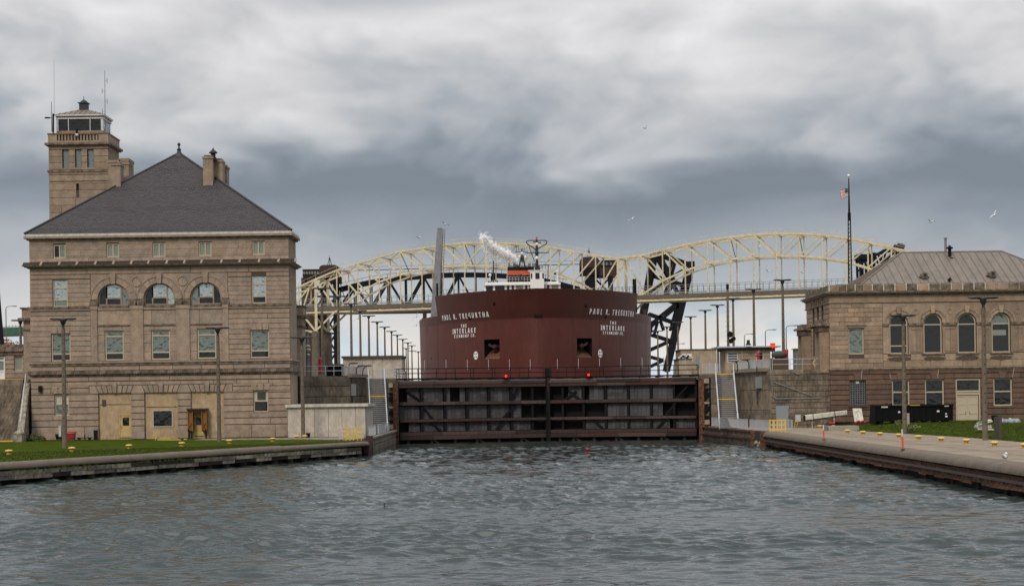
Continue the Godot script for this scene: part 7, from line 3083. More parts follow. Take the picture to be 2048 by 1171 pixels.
	part(hy, "lid", m, mats.grey_box)
	var mv := thing("instrument_mast", "grey instrument post with white discs beside the hall's corner", "mast", Vector3(W(615, 740, 178).x, TY, -178))
	c = mv.position
	m = mb()
	m.tube(c, Vector3(c.x, W(615, 662, 178).y, c.z), 0.2, 0.16, 8)
	part(mv, "mast", m, mats.grey_metal)
	m = mb()
	for k in [[692, 0.28], [699, 0.34], [709, 0.22]]:
		m.ball(W(615.5, k[0], 177.6), Vector3(k[1], k[1] * 0.5, 0.2), 10, 5)
	part(mv, "disc", m, mats.cover)
	for q in [[697, 729, 712, 726, "dark crooked dock lamp nearest the wall bend"], [712, 736, 729, 731, "dark crooked dock lamp with one short arm"], [725, 737, 739, 731, "dark crooked dock lamp with one long arm"]]:
		var p0 := W(q[0], q[1] + 14, 174)
		p0.y = ty
		var k := thing("dock_lamp", q[4], "dock lamp", p0, "crooked dock lamps on the west wall")
		m = mb()
		var p1 := W(q[0] + 1, q[1], 174)
		m.path([p0, p1, p1 + Vector3(0.25, 0.2, 0)], 0.06)
		part(k, "post", m, mats.lamp)
		m = mb()
		m.ball(W((q[0] + q[2]) / 2.0 + 3, q[3], 174), Vector3(0.5, 0.09, 0.2), 10, 5)
		part(k, "lamp_head", m, mats.lamp)
	# concrete stairs and annex at the edge
	o = thing("concrete_stairs", "wide weathered concrete stairs climbing to the annex terrace", "stairs", Vector3(-53, QY, -160))
	var top_y := W(25, 758, 163.5).y
	for k in 30:
		m = mb()
		var y := lerpf(QY, top_y, (k + 1) / 30.0)
		m.box(Vector3(-66, y - 0.22, -157.0 - k * 0.21 - 0.25), Vector3(-47.3 - k * 0.036, y, -157.0 - k * 0.21))
		part(o, "step", m, any("wet"))
	m = mb()
	m.box(Vector3(-66, QY, -178), Vector3(-47.3, top_y - 0.02, -163.4))
	part(o, "landing", m, any("wet"))
	m = mb()
	m.box(Vector3(-66, top_y - 0.02, -163.6), Vector3(-48.4, top_y + 0.03, -163.3))
	part(o, "nosing", m, mats.yellow)
	m = mb()
	var f0 := W(31, 866, 157)
	var f1 := W(49, 866, 157)
	var h0 := W(47, 765, 163)
	var h1 := W(59, 765, 163)
	m.hexa([Vector3(f0.x, QY, -157), Vector3(f1.x, QY, -157), Vector3(h1.x, QY, -163), Vector3(h0.x, QY, -163), Vector3(f0.x + 0.1, QY + 0.9, -157), Vector3(f1.x - 0.1, QY + 0.9, -157), Vector3(h1.x, h1.y, -163), Vector3(h0.x, h0.y, -163)])
	m.box(Vector3(f0.x, QY - 0.1, -157), Vector3(f1.x + 0.03, QY + 0.8, -156))
	m.hexa([Vector3(f0.x, QY + 0.8, -157), Vector3(f1.x + 0.03, QY + 0.8, -157), Vector3(f1.x + 0.03, QY + 0.8, -156), Vector3(f0.x, QY + 0.8, -156), Vector3(f0.x + 0.2, QY + 1.0, -156.8), Vector3(f1.x - 0.17, QY + 1.0, -156.8), Vector3(f1.x - 0.17, QY + 1.0, -156.2), Vector3(f0.x + 0.2, QY + 1.0, -156.2)])
	part(o, "cheek_wall", m, any("rock"))
	m = mb()
	var c0 := (f0 + f1) / 2
	m.path([Vector3(c0.x, QY + 1.0, -156.9), Vector3(c0.x, QY + 1.9, -157), W(51, 748, 163), W(51, 765, 163)], 0.055)
	part(o, "handrail", m, mats.white_rail)
	m = mb()
	m.box(Vector3(-66, QY + 0.0, -156.9), Vector3(c0.x - 0.5, QY + 0.09, -156.5))
	part(o, "yellow_edge", m, mats.yellow)
	D = 176.0
	o = thing("annex", "low stone annex with white door next to the hall at the head of the stairs", "building", Vector3(-54, top_y, -D))
	var ay := W(20, 693, D).y
	var ax := W(47, 720, D).x
	var wn := pr(27.5, 711, 44, 741, D)
	var dr := pr(-8, 712, 8.5, 759, D)
	backing(o, "wall", mats.mortar, ax - 14, ax, top_y - 0.3, ay, -D - 0.5, -D - 0.07, [wn, dr])
	var lv := []
	for k in 7:
		lv.append(lerpf(top_y - 0.2, ay - 0.9, k / 6.0))
	blocks(o, "stone", -D, ax - 14, ax, lv, [wn, dr], 2.2, 0.05)
	m = mb()
	m.box(Vector3(ax - 14, ay - 0.9, -D - 6), Vector3(ax, ay - 0.5, -D + 0.08))
	m.box(Vector3(ax - 14, ay - 0.5, -D - 6), Vector3(ax, ay - 0.05, -D + 0.3))
	m.box(Vector3(ax - 14, ay - 0.05, -D - 6), Vector3(ax, ay + 0.25, -D + 0.05))
	part(o, "cornice", m, mats.belt)
	window(o, wn, -D - 0.2, [[0, 0, 1, 1, "curtain"]], mats.cream, 0.09)
	window(o, dr, -D - 0.2, [[0, 0, 1, 0.18, "glass_film"], [0, 0.18, 1, 0.62, "glass_film"], [0, 0.62, 1, 1, "ship_white"]], mats.ship_white, 0.14)
	# clutter along the foot of the hall
	var base := func(px, py): return G(px, py, QY)
	var p: Vector3 = W(142, 876, 159.6)
	o = thing("red_bin", "red plastic bin with a sloping lid against the hall wall", "bin", Vector3(p.x, QY, p.z))
	c = o.position
	m = mb()
	m.hexa([c + Vector3(-0.3, 0, -0.3), c + Vector3(0.3, 0, -0.3), c + Vector3(0.3, 0, 0.3), c + Vector3(-0.3, 0, 0.3), c + Vector3(-0.36, 0.72, -0.36), c + Vector3(0.36, 0.72, -0.36), c + Vector3(0.36, 0.62, 0.36), c + Vector3(-0.36, 0.62, 0.36)])
	part(o, "body", m, mats.plastic_red)
	m = mb()
	m.hexa([c + Vector3(-0.4, 0.73, -0.4), c + Vector3(0.4, 0.73, -0.4), c + Vector3(0.4, 0.63, 0.42), c + Vector3(-0.4, 0.63, 0.42), c + Vector3(-0.38, 0.82, -0.4), c + Vector3(0.38, 0.82, -0.4), c + Vector3(0.38, 0.70, 0.40), c + Vector3(-0.38, 0.70, 0.40)])
	m.box(c + Vector3(-0.05, 0.25, 0.33), c + Vector3(0.33, 0.33, 0.4))
	part(o, "lid", m, mats.plastic_red)
	p = W(191, 876, 159.8)
	o = thing("dark_bin", "tall slim dark brown litter bin beside the first beige doorway", "bin", Vector3(p.x, QY, p.z))
	c = o.position
	m = mb()
	m.box(c + Vector3(-0.17, 0, -0.17), c + Vector3(0.17, 0.86, 0.17))
	part(o, "body", m, mats.steel)
	m = mb()
	m.box(c + Vector3(-0.2, 0.86, -0.2), c + Vector3(0.2, 0.93, 0.2))
	part(o, "lid", m, mats.black)
	p = W(117, 877, 159.4)
	o = thing("wheeled_bin", "black wheeled bin with a green lid behind the lamp post", "bin", Vector3(p.x, QY, p.z))
	c = o.position
	m = mb()
	m.hexa([c + Vector3(-0.22, 0.1, -0.2), c + Vector3(0.22, 0.1, -0.2), c + Vector3(0.22, 0.1, 0.2), c + Vector3(-0.22, 0.1, 0.2), c + Vector3(-0.28, 0.55, -0.28), c + Vector3(0.28, 0.55, -0.28), c + Vector3(0.28, 0.55, 0.28), c + Vector3(-0.28, 0.55, 0.28)])
	part(o, "body", m, mats.black)
	m = mb()
	m.box(c + Vector3(-0.3, 0.55, -0.3), c + Vector3(0.3, 0.65, 0.3))
	part(o, "lid", m, mats.green_girder)
	for s in [-0.2, 0.2]:
		m = mb()
		m.tube(c + Vector3(s - 0.03, 0.1, -0.15), c + Vector3(s + 0.03, 0.1, -0.15), 0.1, 0.1, 10)
		part(o, "wheel", m, mats.rubber)
	for q in [[120, 850, 873, 133.9, "pale electric box strapped to the lamp post near the hall corner"], [434, 843, 863, 146.6, "pale electric box strapped to the lamp post by the porch"], [1835, 826, 848, 138.6, "white electric box strapped to the lamp post by the black container"]]:
		m = mb()
		var p0 := W(q[0] - 2.6, q[2], q[3])
		var p1 := W(q[0] + 2.6, q[1], q[3])
		if q[0] > 1000:
			p0 = W(1814, q[2], q[3])
			p1 = W(1818.5, q[1], q[3])
		m.box(Vector3(p0.x, p0.y, -q[3] - 0.1), Vector3(p1.x, p1.y, -q[3] + 0.15))
		var eb := thing("electric_box", q[4], "electric box", Vector3(p0.x, p0.y, -q[3]), "boxes on lamp posts")
		part(eb, "case", m, mats.grey_metal if q[0] < 1000 else mats.cover)
		m = mb()
		m.box(Vector3(p0.x + 0.02, p0.y + 0.03, -q[3] + 0.151), Vector3(p1.x - 0.02, p1.y - 0.03, -q[3] + 0.165))
		part(eb, "cover", m, mats.cover)
	p = W(168, 875, 159.2)
	o = thing("pipe_rack", "low dark pipework with two valves along the hall wall", "pipework", Vector3(p.x, QY, p.z))
	c = o.position
	m = mb()
	m.tube(c + Vector3(-0.75, 0.22, 0), c + Vector3(0.8, 0.22, 0), 0.05, 0.05, 6)
	for s in [-0.5, 0.05, 0.5]:
		m.tube(c + Vector3(s, 0, 0), c + Vector3(s, 0.22 if s != 0.05 else 0.55, 0), 0.05, 0.05, 6)
	part(o, "pipe", m, mats.black)
	m = mb()
	for s in [-0.5, 0.5]:
		m.box(c + Vector3(s - 0.12, 0.0, -0.1), c + Vector3(s + 0.12, 0.18, 0.1))
	part(o, "valve", m, mats.black)
	for q in [[62, 873, 0.9, 0.6, "dark shrub in the corner between the stairs and the hall"], [82, 875, 0.5, 0.4, "small dark shrub in a tub under the wall light"]]:
		p = W(q[0], q[1], 158.6)
		var s := thing("shrub", q[4], "shrub", Vector3(p.x, QY, p.z), "shrubs by the hall")
		m = mb()
		for k in 420:
			var d := Vector3(rng.randfn(), absf(rng.randfn()), rng.randfn()).normalized() * pow(rng.randf(), 0.4)
			var e := s.position + Vector3(d.x * q[2], d.y * q[3] * 1.2, d.z * q[2] * 0.6)
			var u := Vector3(rng.randfn(), rng.randfn(), rng.randfn()).normalized() * 0.09
			var v := Vector3(rng.randfn(), rng.randfn(), rng.randfn()).normalized() * 0.09
			m.tri(e - u, e + u, e + v, d, d, Vector3.UP)
		part(s, "foliage", m, mats.leaf)
		m = mb()
		for k in 5:
			m.tube(s.position, s.position + Vector3(rng.randf_range(-.4, .4), 0.4, rng.randf_range(-.2, .2)), 0.03, 0.01, 5)
		part(s, "stem", m, mats.bark)
	p = base.call(608.5 + 16, 872)
	o = thing("black_bucket", "black bucket left against the white shed beside the lamp post", "bucket", Vector3(W(616, 875, 155.8).x, QY, -155.8))
	c = o.position
	m = mb()
	m.lathe(c, [Vector2(0, 0.02), Vector2(0.16, 0.0), Vector2(0.21, 0.42), Vector2(0.23, 0.44), Vector2(0.19, 0.42), Vector2(0.0, 0.36)], 14)
	part(o, "pail", m, mats.black)
	m = mb()
	m.path([c + Vector3(-0.22, 0.42, 0), c + Vector3(-0.1, 0.52, 0.1), c + Vector3(0.1, 0.52, 0.1), c + Vector3(0.22, 0.42, 0)], 0.012)
	part(o, "handle", m, mats.grey_metal)
	# yellow pipe post and low yellow kerb bars on the lawn
	p = base.call(310.5, 879.5)
	o = thing("pipe_post", "short yellow pipe post with a pale cap on the lawn", "post", p)
	m = mb()
	m.tube(p, p + Vector3(0, 0.62, 0), 0.05, 0.05, 8)
	part(o, "pipe", m, mats.yellow)
	m = mb()
	m.tube(p + Vector3(0, 0.6, 0), p + Vector3(0, 0.68, 0), 0.065, 0.05, 8)
	part(o, "cap", m, mats.cover)
	for q in [[315, 361, 879.8, "long yellow kerb bar lying on the lawn in front of the porch"], [319, 343, 876.8, "shorter yellow kerb bar on the lawn behind the long one"], [368, 373, 878.8, "short yellow stub on the lawn at the end of the long bar"]]:
		var p0: Vector3 = base.call(q[0], q[2])
		var p1: Vector3 = base.call(q[1], q[2])
		m = mb()
		m.bar(p0 + Vector3.UP * 0.05, p1 + Vector3.UP * 0.05, 0.12, 0.1)
		solo("kerb_bar", m, mats.bollard_top, q[3], "kerb bar", p0, "yellow bars on the lawn")
	p = W(15, 872, 157.8)
	o = thing("traffic_cone", "faded orange cone by the yellow edge of the concrete stairs", "cone", Vector3(p.x, QY, p.z))
	c = o.position
	m = mb()
	m.lathe(c, [Vector2(0.16, 0.03), Vector2(0.06, 0.45), Vector2(0.0, 0.46)], 12)
	part(o, "body", m, mats.orange)
	m = mb()
	m.box(c + Vector3(-0.2, 0, -0.2), c + Vector3(0.2, 0.03, 0.2))
	part(o, "foot", m, mats.orange)


func barrier(label: String, at: Vector3, w: float, h: float, turn: float) -> void:
	var o := thing("safety_barrier", label, "barrier", at, "yellow safety barriers")
	XF = Transform3D(Basis(Vector3.UP, turn), at)
	for k in 5:
		var m := mb()
		var x := lerpf(-w * 0.5, w * 0.5, k / 4.0)
		m.box(Vector3(x - 0.04, 0.0, -0.03), Vector3(x + 0.04, h, 0.03))
		part(o, "upright", m, mats.yellow)
	for k in 3:
		var m := mb()
		var y = [0.22, 0.64, h - 0.06][k]
		m.box(Vector3(-w * 0.5 - 0.05, y - 0.045, -0.045), Vector3(w * 0.5 + 0.05, y + 0.045, 0.045))
		part(o, "bar", m, mats.yellow)
	for e in [-1, 1]:
		var m := mb()
		for k in 3:
			var y = [0.22, 0.64, h - 0.06][k]
			m.box(Vector3(e * w * 0.5 - 0.04, y - 0.04, -0.9), Vector3(e * w * 0.5 + 0.04, y + 0.04, -0.046))
		m.box(Vector3(e * w * 0.5 - 0.04, 0, -0.94), Vector3(e * w * 0.5 + 0.04, h, -0.9))
		part(o, "side_frame", m, mats.yellow)
	XF = Transform3D.IDENTITY


# ---------------------------------------------------------------- east bank

func build_east_details() -> void:
	# control hut with its flat roof
	var D := 178.0
	var ty := TY
	var a := W(1452, 742, D)
	var b := W(1541, 694, D)
	var o := thing("control_hut", "flat roofed tan lock control hut with louvred window", "hut", Vector3((a.x + b.x) / 2, ty, -D))
	var wn := pr(1455, 704, 1476, 724.5, D)
	var wn2 := pr(1512, 697, 1527, 720, D)
	var hy := b.y
	backing(o, "wall", mats.tan, a.x, b.x, ty, hy, -D - 0.25, -D, [wn, wn2])
	var m := mb()
	m.box(Vector3(a.x, ty, -D - 5), Vector3(b.x, hy, -D - 0.9))
	part(o, "inner_wall", m, mats.tan)
	for k in 5:
		for s in [[wn.end.x + 0.25, wn2.position.x - 0.1], [wn2.end.x + 0.1, b.x]]:
			m = mb()
			var y := lerpf(ty + 0.9, hy - 0.3, k / 5.0)
			m.block(Vector3(s[0], y + 0.01, -D), Vector3(s[1], y + (hy - ty - 1.2) / 5.0 - 0.02, -D + 0.05), 0.01)
			part(o, "board", m, mats.tan)
	window(o, wn, -D - 0.05, [[0, 0, 1, 0.28, "glass_dark"], [0, 0.28, 1, 0.52, "glass_dark"], [0, 0.52, 1, 0.76, "glass_dark"], [0, 0.76, 1, 1, "glass_dark"]], mats.white, 0.09)
	window(o, wn2, -D - 0.05, [[0, 0, 1, 0.3, "glass_film"], [0, 0.3, 1, 1, "glass_dark"]], mats.white, 0.07)
	m = mb()
	m.box(Vector3(W(1433, 690, D).x, hy, -D - 5.5), Vector3(W(1560, 690, D).x, hy + 0.14, -D + 0.7))
	part(o, "roof_edge", m, mats.white_rail)
	m = mb()
	m.box(Vector3(a.x - 0.3, hy - 0.28, -D - 5), Vector3(b.x + 0.1, hy - 0.001, -D + 0.3))
	part(o, "soffit", m, mats.grey_brown)
	m = mb()
	m.path([W(1476, 703, D) + Vector3(0, 0, 0.15), W(1484.5, 703, D) + Vector3(0, 0, 0.15), W(1484.5, 726, D) + Vector3(0, 0, 0.15)], 0.05)
	part(o, "downpipe", m, mats.cream)
	m = mb()
	var hp := W(1497, 688, D - 1)
	m.box(hp + Vector3(-0.15, 0.05, -0.2), hp + Vector3(0.15, 0.45, 0.2))
	m.box(hp + Vector3(-0.25, -0.1, -0.25), hp + Vector3(0.25, 0.05, 0.25))
	part(o, "roof_horn", m, mats.steel_rust)
	for q in [[1362, 1433, 697, 742, 205.0, "plain tan flat roofed block behind the control hut"], [1358, 1384, 716, 742, 200.0, "small tan block with white clutter on its roof beside the tan block"]]:
		m = mb()
		var p0 := W(q[0], q[3], q[4])
		var p1 := W(q[1], q[2], q[4])
		var t := thing("storage_block", q[5], "building", Vector3((p0.x + p1.x) / 2, ty, -q[4]), "tan blocks behind the control hut")
		m.box(Vector3(p0.x, ty, -q[4] - 6), Vector3(p1.x, p1.y - 0.12, -q[4]))
		part(t, "wall", m, mats.tan)
		m = mb()
		m.box(Vector3(p0.x - 0.1, p1.y - 0.12, -q[4] - 6.1), Vector3(p1.x + 0.1, p1.y, -q[4] + 0.1))
		part(t, "roof_edge", m, mats.grey_brown)
		if q[0] == 1362:
			m = mb()
			var dq := pr(1392, 712, 1399, 735, q[4])
			m.box(Vector3(dq.position.x, dq.position.y, -q[4]), Vector3(dq.end.x, dq.end.y, -q[4] + 0.05))
			part(t, "vent", m, mats.grey_box)
		else:
			for k in 7:
				m = mb()
				var c := W(1361 + k * 3.4, 714 - (k % 3) * 3.0, 202)
				m.box(c + Vector3(-0.25, -0.4, -0.3), c + Vector3(0.2 + 0.1 * (k % 2), 0.05, 0.3))
				part(t, "roof_box", m, mats.ship_white)
	# grey plant box beyond the railing
	m = mb()
	var g0 := W(1590, 738, 186)
	var g1 := W(1607, 696, 186)
	o = thing("plant_cabinet", "tall grey metal plant cabinet between the control hut and the east hall", "cabinet", Vector3(g0.x, ty, -186))
	m.box(Vector3(g0.x + 0.15, ty, -188), Vector3(g1.x + 0.9, g1.y - 0.1, -186))
	part(o, "case", m, mats.grey_metal)
	m = mb()
	m.box(Vector3(g0.x, g1.y - 0.1, -188.2), Vector3(g1.x + 1.0, g1.y, -185.8))
	part(o, "lid", m, mats.grey_box)
	# traffic light
	var tp := W(1546, 705, 175)
	o = thing("traffic_light", "two lamp lock traffic light showing red beside the control hut", "traffic light", Vector3(tp.x, ty, tp.z))
	m = mb()
	m.tube(Vector3(tp.x, ty, tp.z - 0.2), Vector3(tp.x, W(1546, 690, 175).y, tp.z - 0.2), 0.07, 0.07, 8)
	part(o, "post", m, mats.lamp)
	m = mb()
	var t0 := W(1546, 691, 175)
	m.box(Vector3(t0.x - 0.24, W(1546, 702.5, 175).y, t0.z - 0.2), Vector3(t0.x + 0.24, W(1546, 686, 175).y, t0.z))
	part(o, "housing", m, mats.black)
	m = mb()
	m.ball(t0 + Vector3(0, 0, 0.02), Vector3(0.23, 0.23, 0.14), 12, 7)
	part(o, "red_lens", m, mats.lit_amber, "", "lit red lens")
	m = mb()
	m.ball(W(1546, 698.5, 175) + Vector3(0, 0, 0.02), Vector3(0.2, 0.2, 0.1), 12, 7)
	part(o, "green_lens", m, mats.green_girder)
	for k in 2:
		m = mb()
		var v := W(1546, [687.5, 695.5][k], 175)
		m.box(v + Vector3(-0.25, 0, 0), v + Vector3(0.25, 0.04, 0.28))
		part(o, "visor", m, mats.black)
	var l := OmniLight3D.new()
	l.name = "light"
	l.light_color = Color(1, 0.08, 0.03)
	l.light_energy = 0.05
	l.light_size = 0.2
	l.omni_range = 30
	l.omni_attenuation = 2.0
	l.shadow_enabled = true
	o.add_child(l, true)
	l.position = t0 + Vector3(0, 0, 0.22) - o.position
	# railings
	var wy := W(1600, 738, 166).y
	var r := thing("railing", "white pipe railing on the wall next to the east hall", "railing", Vector3(28, wy, -166))
	var zr := 166.6
	rail(r, [Vector3(W(1545, 737, zr).x, wy, -zr), Vector3(W(1578, 737, zr).x, wy, -zr)], 1.05, mats.white_rail, 1.7, 2)
	rail(r, [Vector3(W(1580.5, 737, zr).x, wy, -zr), Vector3(W(1655, 735, zr).x, wy, -zr)], 1.05, mats.white_rail, 1.25, 2)
	r = thing("railing", "white picket railing round the top of the streaked wing wall", "railing", Vector3(26, wy, -171))
	rail(r, [Vector3(W(1541, 737, 167).x, wy, -167), Vector3(W(1510, 740, 169.8).x, wy, -169.8), Vector3(W(1473, 742, 177.4).x, wy, -177.4)], 1.05, mats.white_rail, 1.7, 2, 0.17)
	r = thing("railing", "white mesh railing at the gate end by the silver stairs", "railing", Vector3(22, TY, -180))
	rail(r, [Vector3(W(1405, 740, 181).x, TY, -181), Vector3(W(1437, 740, 180).x, TY, -180)], 1.1, mats.white_rail, 0.9, 2, 0.18)
	# red posts and winch
	for q in [[1517, 718, 705, 174.0, "red life ring post behind the wing wall railing"], [1573.5, 718, 700, 172.0, "red life ring post beside the grey winch by the hall"]]:
		var p := W(q[0], 738, q[3])
		p.y = ty
		o = thing("life_ring_box", q[4], "life ring post", p, "red posts on the lock walls")
		m = mb()
		m.tube(W(q[0], q[1] + 4, q[3]), W(q[0], q[2], q[3]), 0.18, 0.18, 10)
		m.ball(W(q[0], q[2], q[3]), Vector3(0.18, 0.15, 0.18), 10, 5)
		part(o, "case", m, mats.red)
		m = mb()
		m.tube(p, W(q[0], q[1] + 3, q[3]), 0.09, 0.09, 8)
		part(o, "post", m, mats.grey_box)
	var wc := W(1558, 731, 171)
	o = thing("capstan", "grey domed winch on a dark base between the two red posts", "winch", Vector3(wc.x, ty, -171))
	m = mb()
	m.box(Vector3(wc.x - 0.95, ty, -171.7), Vector3(wc.x + 0.95, W(1558, 716, 171).y, -170.6))
	part(o, "base", m, mats.mortar)
	m = mb()
	m.ball(W(1559, 709, 171), Vector3(0.85, 0.42, 0.6), 12, 7)
	part(o, "drum", m, mats.grey_brown)
	for q in [[1511, 711, 1526, "dark crooked dock lamp at the bend of the wing wall"], [1461, 722, 1477, "dark crooked dock lamp nearest the silver stairs"], [1484, 719, 1500, "dark crooked dock lamp above the streaked wall"]]:
		var p1 := W(q[2] - 2, q[1] + 5, 171)
		var p0 := Vector3(p1.x, ty, p1.z)
		o = thing("dock_lamp", q[3], "dock lamp", p0, "crooked dock lamps on the east wall")
		m = mb()
		m.path([p0, p1, p1 + Vector3(-0.2, 0.2, 0)], 0.06)
		part(o, "post", m, mats.lamp)
		m = mb()
		m.ball(W((q[0] + q[2]) / 2.0, q[1], 171), Vector3(0.48, 0.09, 0.2), 10, 5)
		part(o, "lamp_head", m, mats.lamp)
	var fy := W(1632, 732, 168)
	o = thing("fire_hose_rack", "yellow valve wheel on the deck behind the pipe railing", "valve", Vector3(fy.x, wy, -168))
	m = mb()
	m.tube(Vector3(fy.x, wy, -168), Vector3(fy.x, wy + 0.75, -168), 0.12, 0.12, 8)
	part(o, "stem", m, mats.bollard)
	m = mb()
	for k in 10:
		var a0 := TAU * k / 10
		var a1 := TAU * (k + 1) / 10
		m.tube(Vector3(fy.x + 0.3 * cos(a0), wy + 0.6 + 0.3 * sin(a0), -167.8), Vector3(fy.x + 0.3 * cos(a1), wy + 0.6 + 0.3 * sin(a1), -167.8), 0.06, 0.06, 5)
	part(o, "wheel", m, mats.yellow)
	# picket fence and yellow barrier on the quay
	r = thing("picket_fence", "long low white picket fence on the guide wall below the silver stairs", "fence", Vector3(22, PY, -165))
	rail(r, [Vector3(21.3, PY, -176.0), Vector3(22.6, PY, -158.5)], 1.0, mats.white_rail, 2.2, 2, 0.22)
	rail(r, [Vector3(22.7, PY, -157.5), Vector3(23.4, PY, -150.0)], 1.0, mats.white_rail, 2.2, 2, 0.22)
	rail(r, [Vector3(23.7, PY, -150.2), Vector3(W(1585, 850, 152).x, PY, -152)], 1.0, mats.white_rail, 1.5, 2, 0.2)
	barrier("yellow plastic barrier standing at the end of the quay pavement", Vector3(W(1556, 865, 147.5).x, PY, -147.5), 1.35, 1.12, -0.12)
	# covered boat on a trestle
	o = thing("small_boat", "small white hulled boat with a tan cover tilted on trestles by the wall", "boat", Vector3(W(1652, 840, 163).x, PY, -163))
	m = mb()
	var st := W(1609, 838, 163.5)
	var bw := W(1697, 828, 163.5)
	var prev := []
	for k in 13:
		var t := k / 12.0
		var c := st.lerp(bw, t)
		var half_w := 0.62 * pow(1.0 - pow(t, 2.6), 0.6)
		var dp := lerpf(0.62, 0.5, t) * (1.0 - 0.75 * pow(t, 4.0))
		var ring := []
		for j in 7:
			var a0 := PI * j / 6.0
			ring.append(c + Vector3(0, -sin(a0) * dp * 0.75 + 0.25, cos(a0) * maxf(half_w, 0.02)))
		if prev.size():
			for j in 6:
				m.face(prev[j], prev[j + 1], ring[j + 1], ring[j], (prev[3] + prev[0] + prev[6]) / 3.0)
		else:
			m.face(ring[0], ring[2], ring[4], ring[6], ring[3] + Vector3(3, 0, 0))
		prev = ring
	part(o, "hull", m, mats.steel)
	m = mb()
	var pc := []
	for k in 9:
		var t := k / 8.0 * 0.97
		var c := st.lerp(bw, t)
		var half_w := 0.66 * pow(1.0 - pow(t, 2.6), 0.6)
		var ring := [c + Vector3(0, 0.02 - 0.10 * (1.0 - t), half_w + 0.03), c + Vector3(0, 0.34, half_w + 0.02), c + Vector3(0, 0.42, 0), c + Vector3(0, 0.2, -half_w - 0.02)]
		if pc.size():
			for j in 3:
				m.face(pc[j], pc[j + 1], ring[j + 1], ring[j], c - Vector3.UP)
		pc = ring
	part(o, "cover", m, mats.cover)
	for f in [0.17, 0.66]:
		m = mb()
		var c := st.lerp(bw, f)
		m.bar(c + Vector3(0, 0.45, 0.66), c + Vector3(0.08, -0.2, 0.66), 0.06, 0.05)
		part(o, "strap", m, mats.black)
	for f in [0.16, 0.66]:
		var c := st.lerp(bw, f)
		m = mb()
		m.box(Vector3(c.x - 0.04, PY, c.z + 0.3), Vector3(c.x + 0.04, c.y - 0.05, c.z + 0.4))
		m.box(Vector3(c.x - 0.04, PY, c.z - 0.4), Vector3(c.x + 0.04, c.y - 0.05, c.z - 0.3))
		m.box(Vector3(c.x - 0.05, c.y - 0.42, c.z - 0.5), Vector3(c.x + 0.05, c.y - 0.3, c.z + 0.5))
		solo("trestle", m, mats.cover, "pale trestle post under the boat's %s" % ["stern" if f < 0.5 else "bow"], "trestle", Vector3(c.x, PY, c.z), "trestles under the boat")
	var rc := W(1664, 843.5, 163)
	o = thing("fuel_can", "flat red fuel can on the grass under the boat", "fuel can", Vector3(rc.x, PY + 0.1, rc.z))
	m = mb()
	m.block(Vector3(rc.x - 0.28, PY + 0.35, -163.2), Vector3(rc.x + 0.28, PY + 0.55, -162.7), 0.05)
	part(o, "body", m, mats.red)
	m = mb()
	m.box(Vector3(rc.x - 0.24, PY, -163.1), Vector3(rc.x + 0.24, PY + 0.35, -162.8))
	part(o, "stand", m, mats.black)
	m = mb()
	m.tube(Vector3(rc.x - 0.1, PY + 0.58, -163), Vector3(rc.x + 0.1, PY + 0.58, -163), 0.03, 0.03, 6)
	part(o, "handle", m, mats.black)
	var ld := W(1593, 850, 162)
	o = thing("step_ladder", "small yellow step ladder leaning by the grey wall box", "ladder", Vector3(ld.x, PY, -162))
	m = mb()
	for s in [-0.12, 0.12]:
		m.bar(Vector3(ld.x + s - 0.08, PY, -162), Vector3(ld.x + s + 0.12, PY + 0.95, -162.3), 0.05, 0.05)
	part(o, "stile", m, mats.bollard)
	m = mb()
	for k in 4:
		var p := Vector3(ld.x - 0.06 + k * 0.05, PY + 0.18 + k * 0.2, -162.05 - k * 0.06)
		m.bar(p + Vector3(-0.14, 0, 0), p + Vector3(0.14, 0, 0), 0.08, 0.03)
	part(o, "rung", m, mats.bollard)
	# leaning board and red trough
	var p0 := W(1712, 846, 162.5)
	o = thing("leaning_board", "peeling cream board leaning against the wall above a red trough", "board", Vector3(p0.x, PY + 0.2, -162.5))
	var q := [W(1710, 844, 162.2), W(1728.5, 844, 162.2), W(1723.5, 816, 164.5), W(1705.5, 816, 164.5)]
	m = mb()
	var bn := Vector3(0, -0.02, -0.05)
	m.hexa([q[0], q[1], q[2], q[3], q[0] + bn, q[1] + bn, q[2] + bn, q[3] + bn])
	part(o, "sheet", m, mats.cover)
	m = mb()
	for s in [[0.2, 0.62, 0.45, 0.70], [0.45, 0.70, 0.62, 0.85], [0.25, 0.75, 0.5, 0.78], [0.40, 0.35, 0.48, 0.62], [0.62, 0.80, 0.9, 0.50], [0.2, 0.2, 0.3, 0.3]]:
		var f0: Vector3 = q[0].lerp(q[1], s[0]).lerp(q[3].lerp(q[2], s[0]), s[1])
		var f1: Vector3 = q[0].lerp(q[1], s[2]).lerp(q[3].lerp(q[2], s[2]), s[3])
		m.bar(f0 + Vector3(0, 0, 0.03), f1 + Vector3(0, 0, 0.03), 0.05, 0.02, Vector3.BACK)
	part(o, "peeled_patch", m, mats.tan)
	p0 = W(1720, 852, 161.5)
	o = thing("red_trough", "low dark red trough with a crumpled red tarpaulin below the leaning board", "trough", Vector3(p0.x, PY, -161.5))
	m = mb()
	m.box(Vector3(p0.x - 0.8, PY, -162), Vector3(p0.x + 0.85, PY + 0.45, -161))
	part(o, "trough", m, mats.steel_rust)
	m = mb()
	for k in 8:
		m.ball(Vector3(p0.x - 0.4 + k * 0.14, PY + 0.5 + 0.06 * (k % 3), -161.4), Vector3(0.16, 0.12, 0.2), 6, 4)
	part(o, "tarpaulin", m, mats.plastic_red)
	build_container()
	# concrete block on the pavement
	var kb := pr(1656, 852.5, 1717, 864.5, 149.5)
	m = mb()
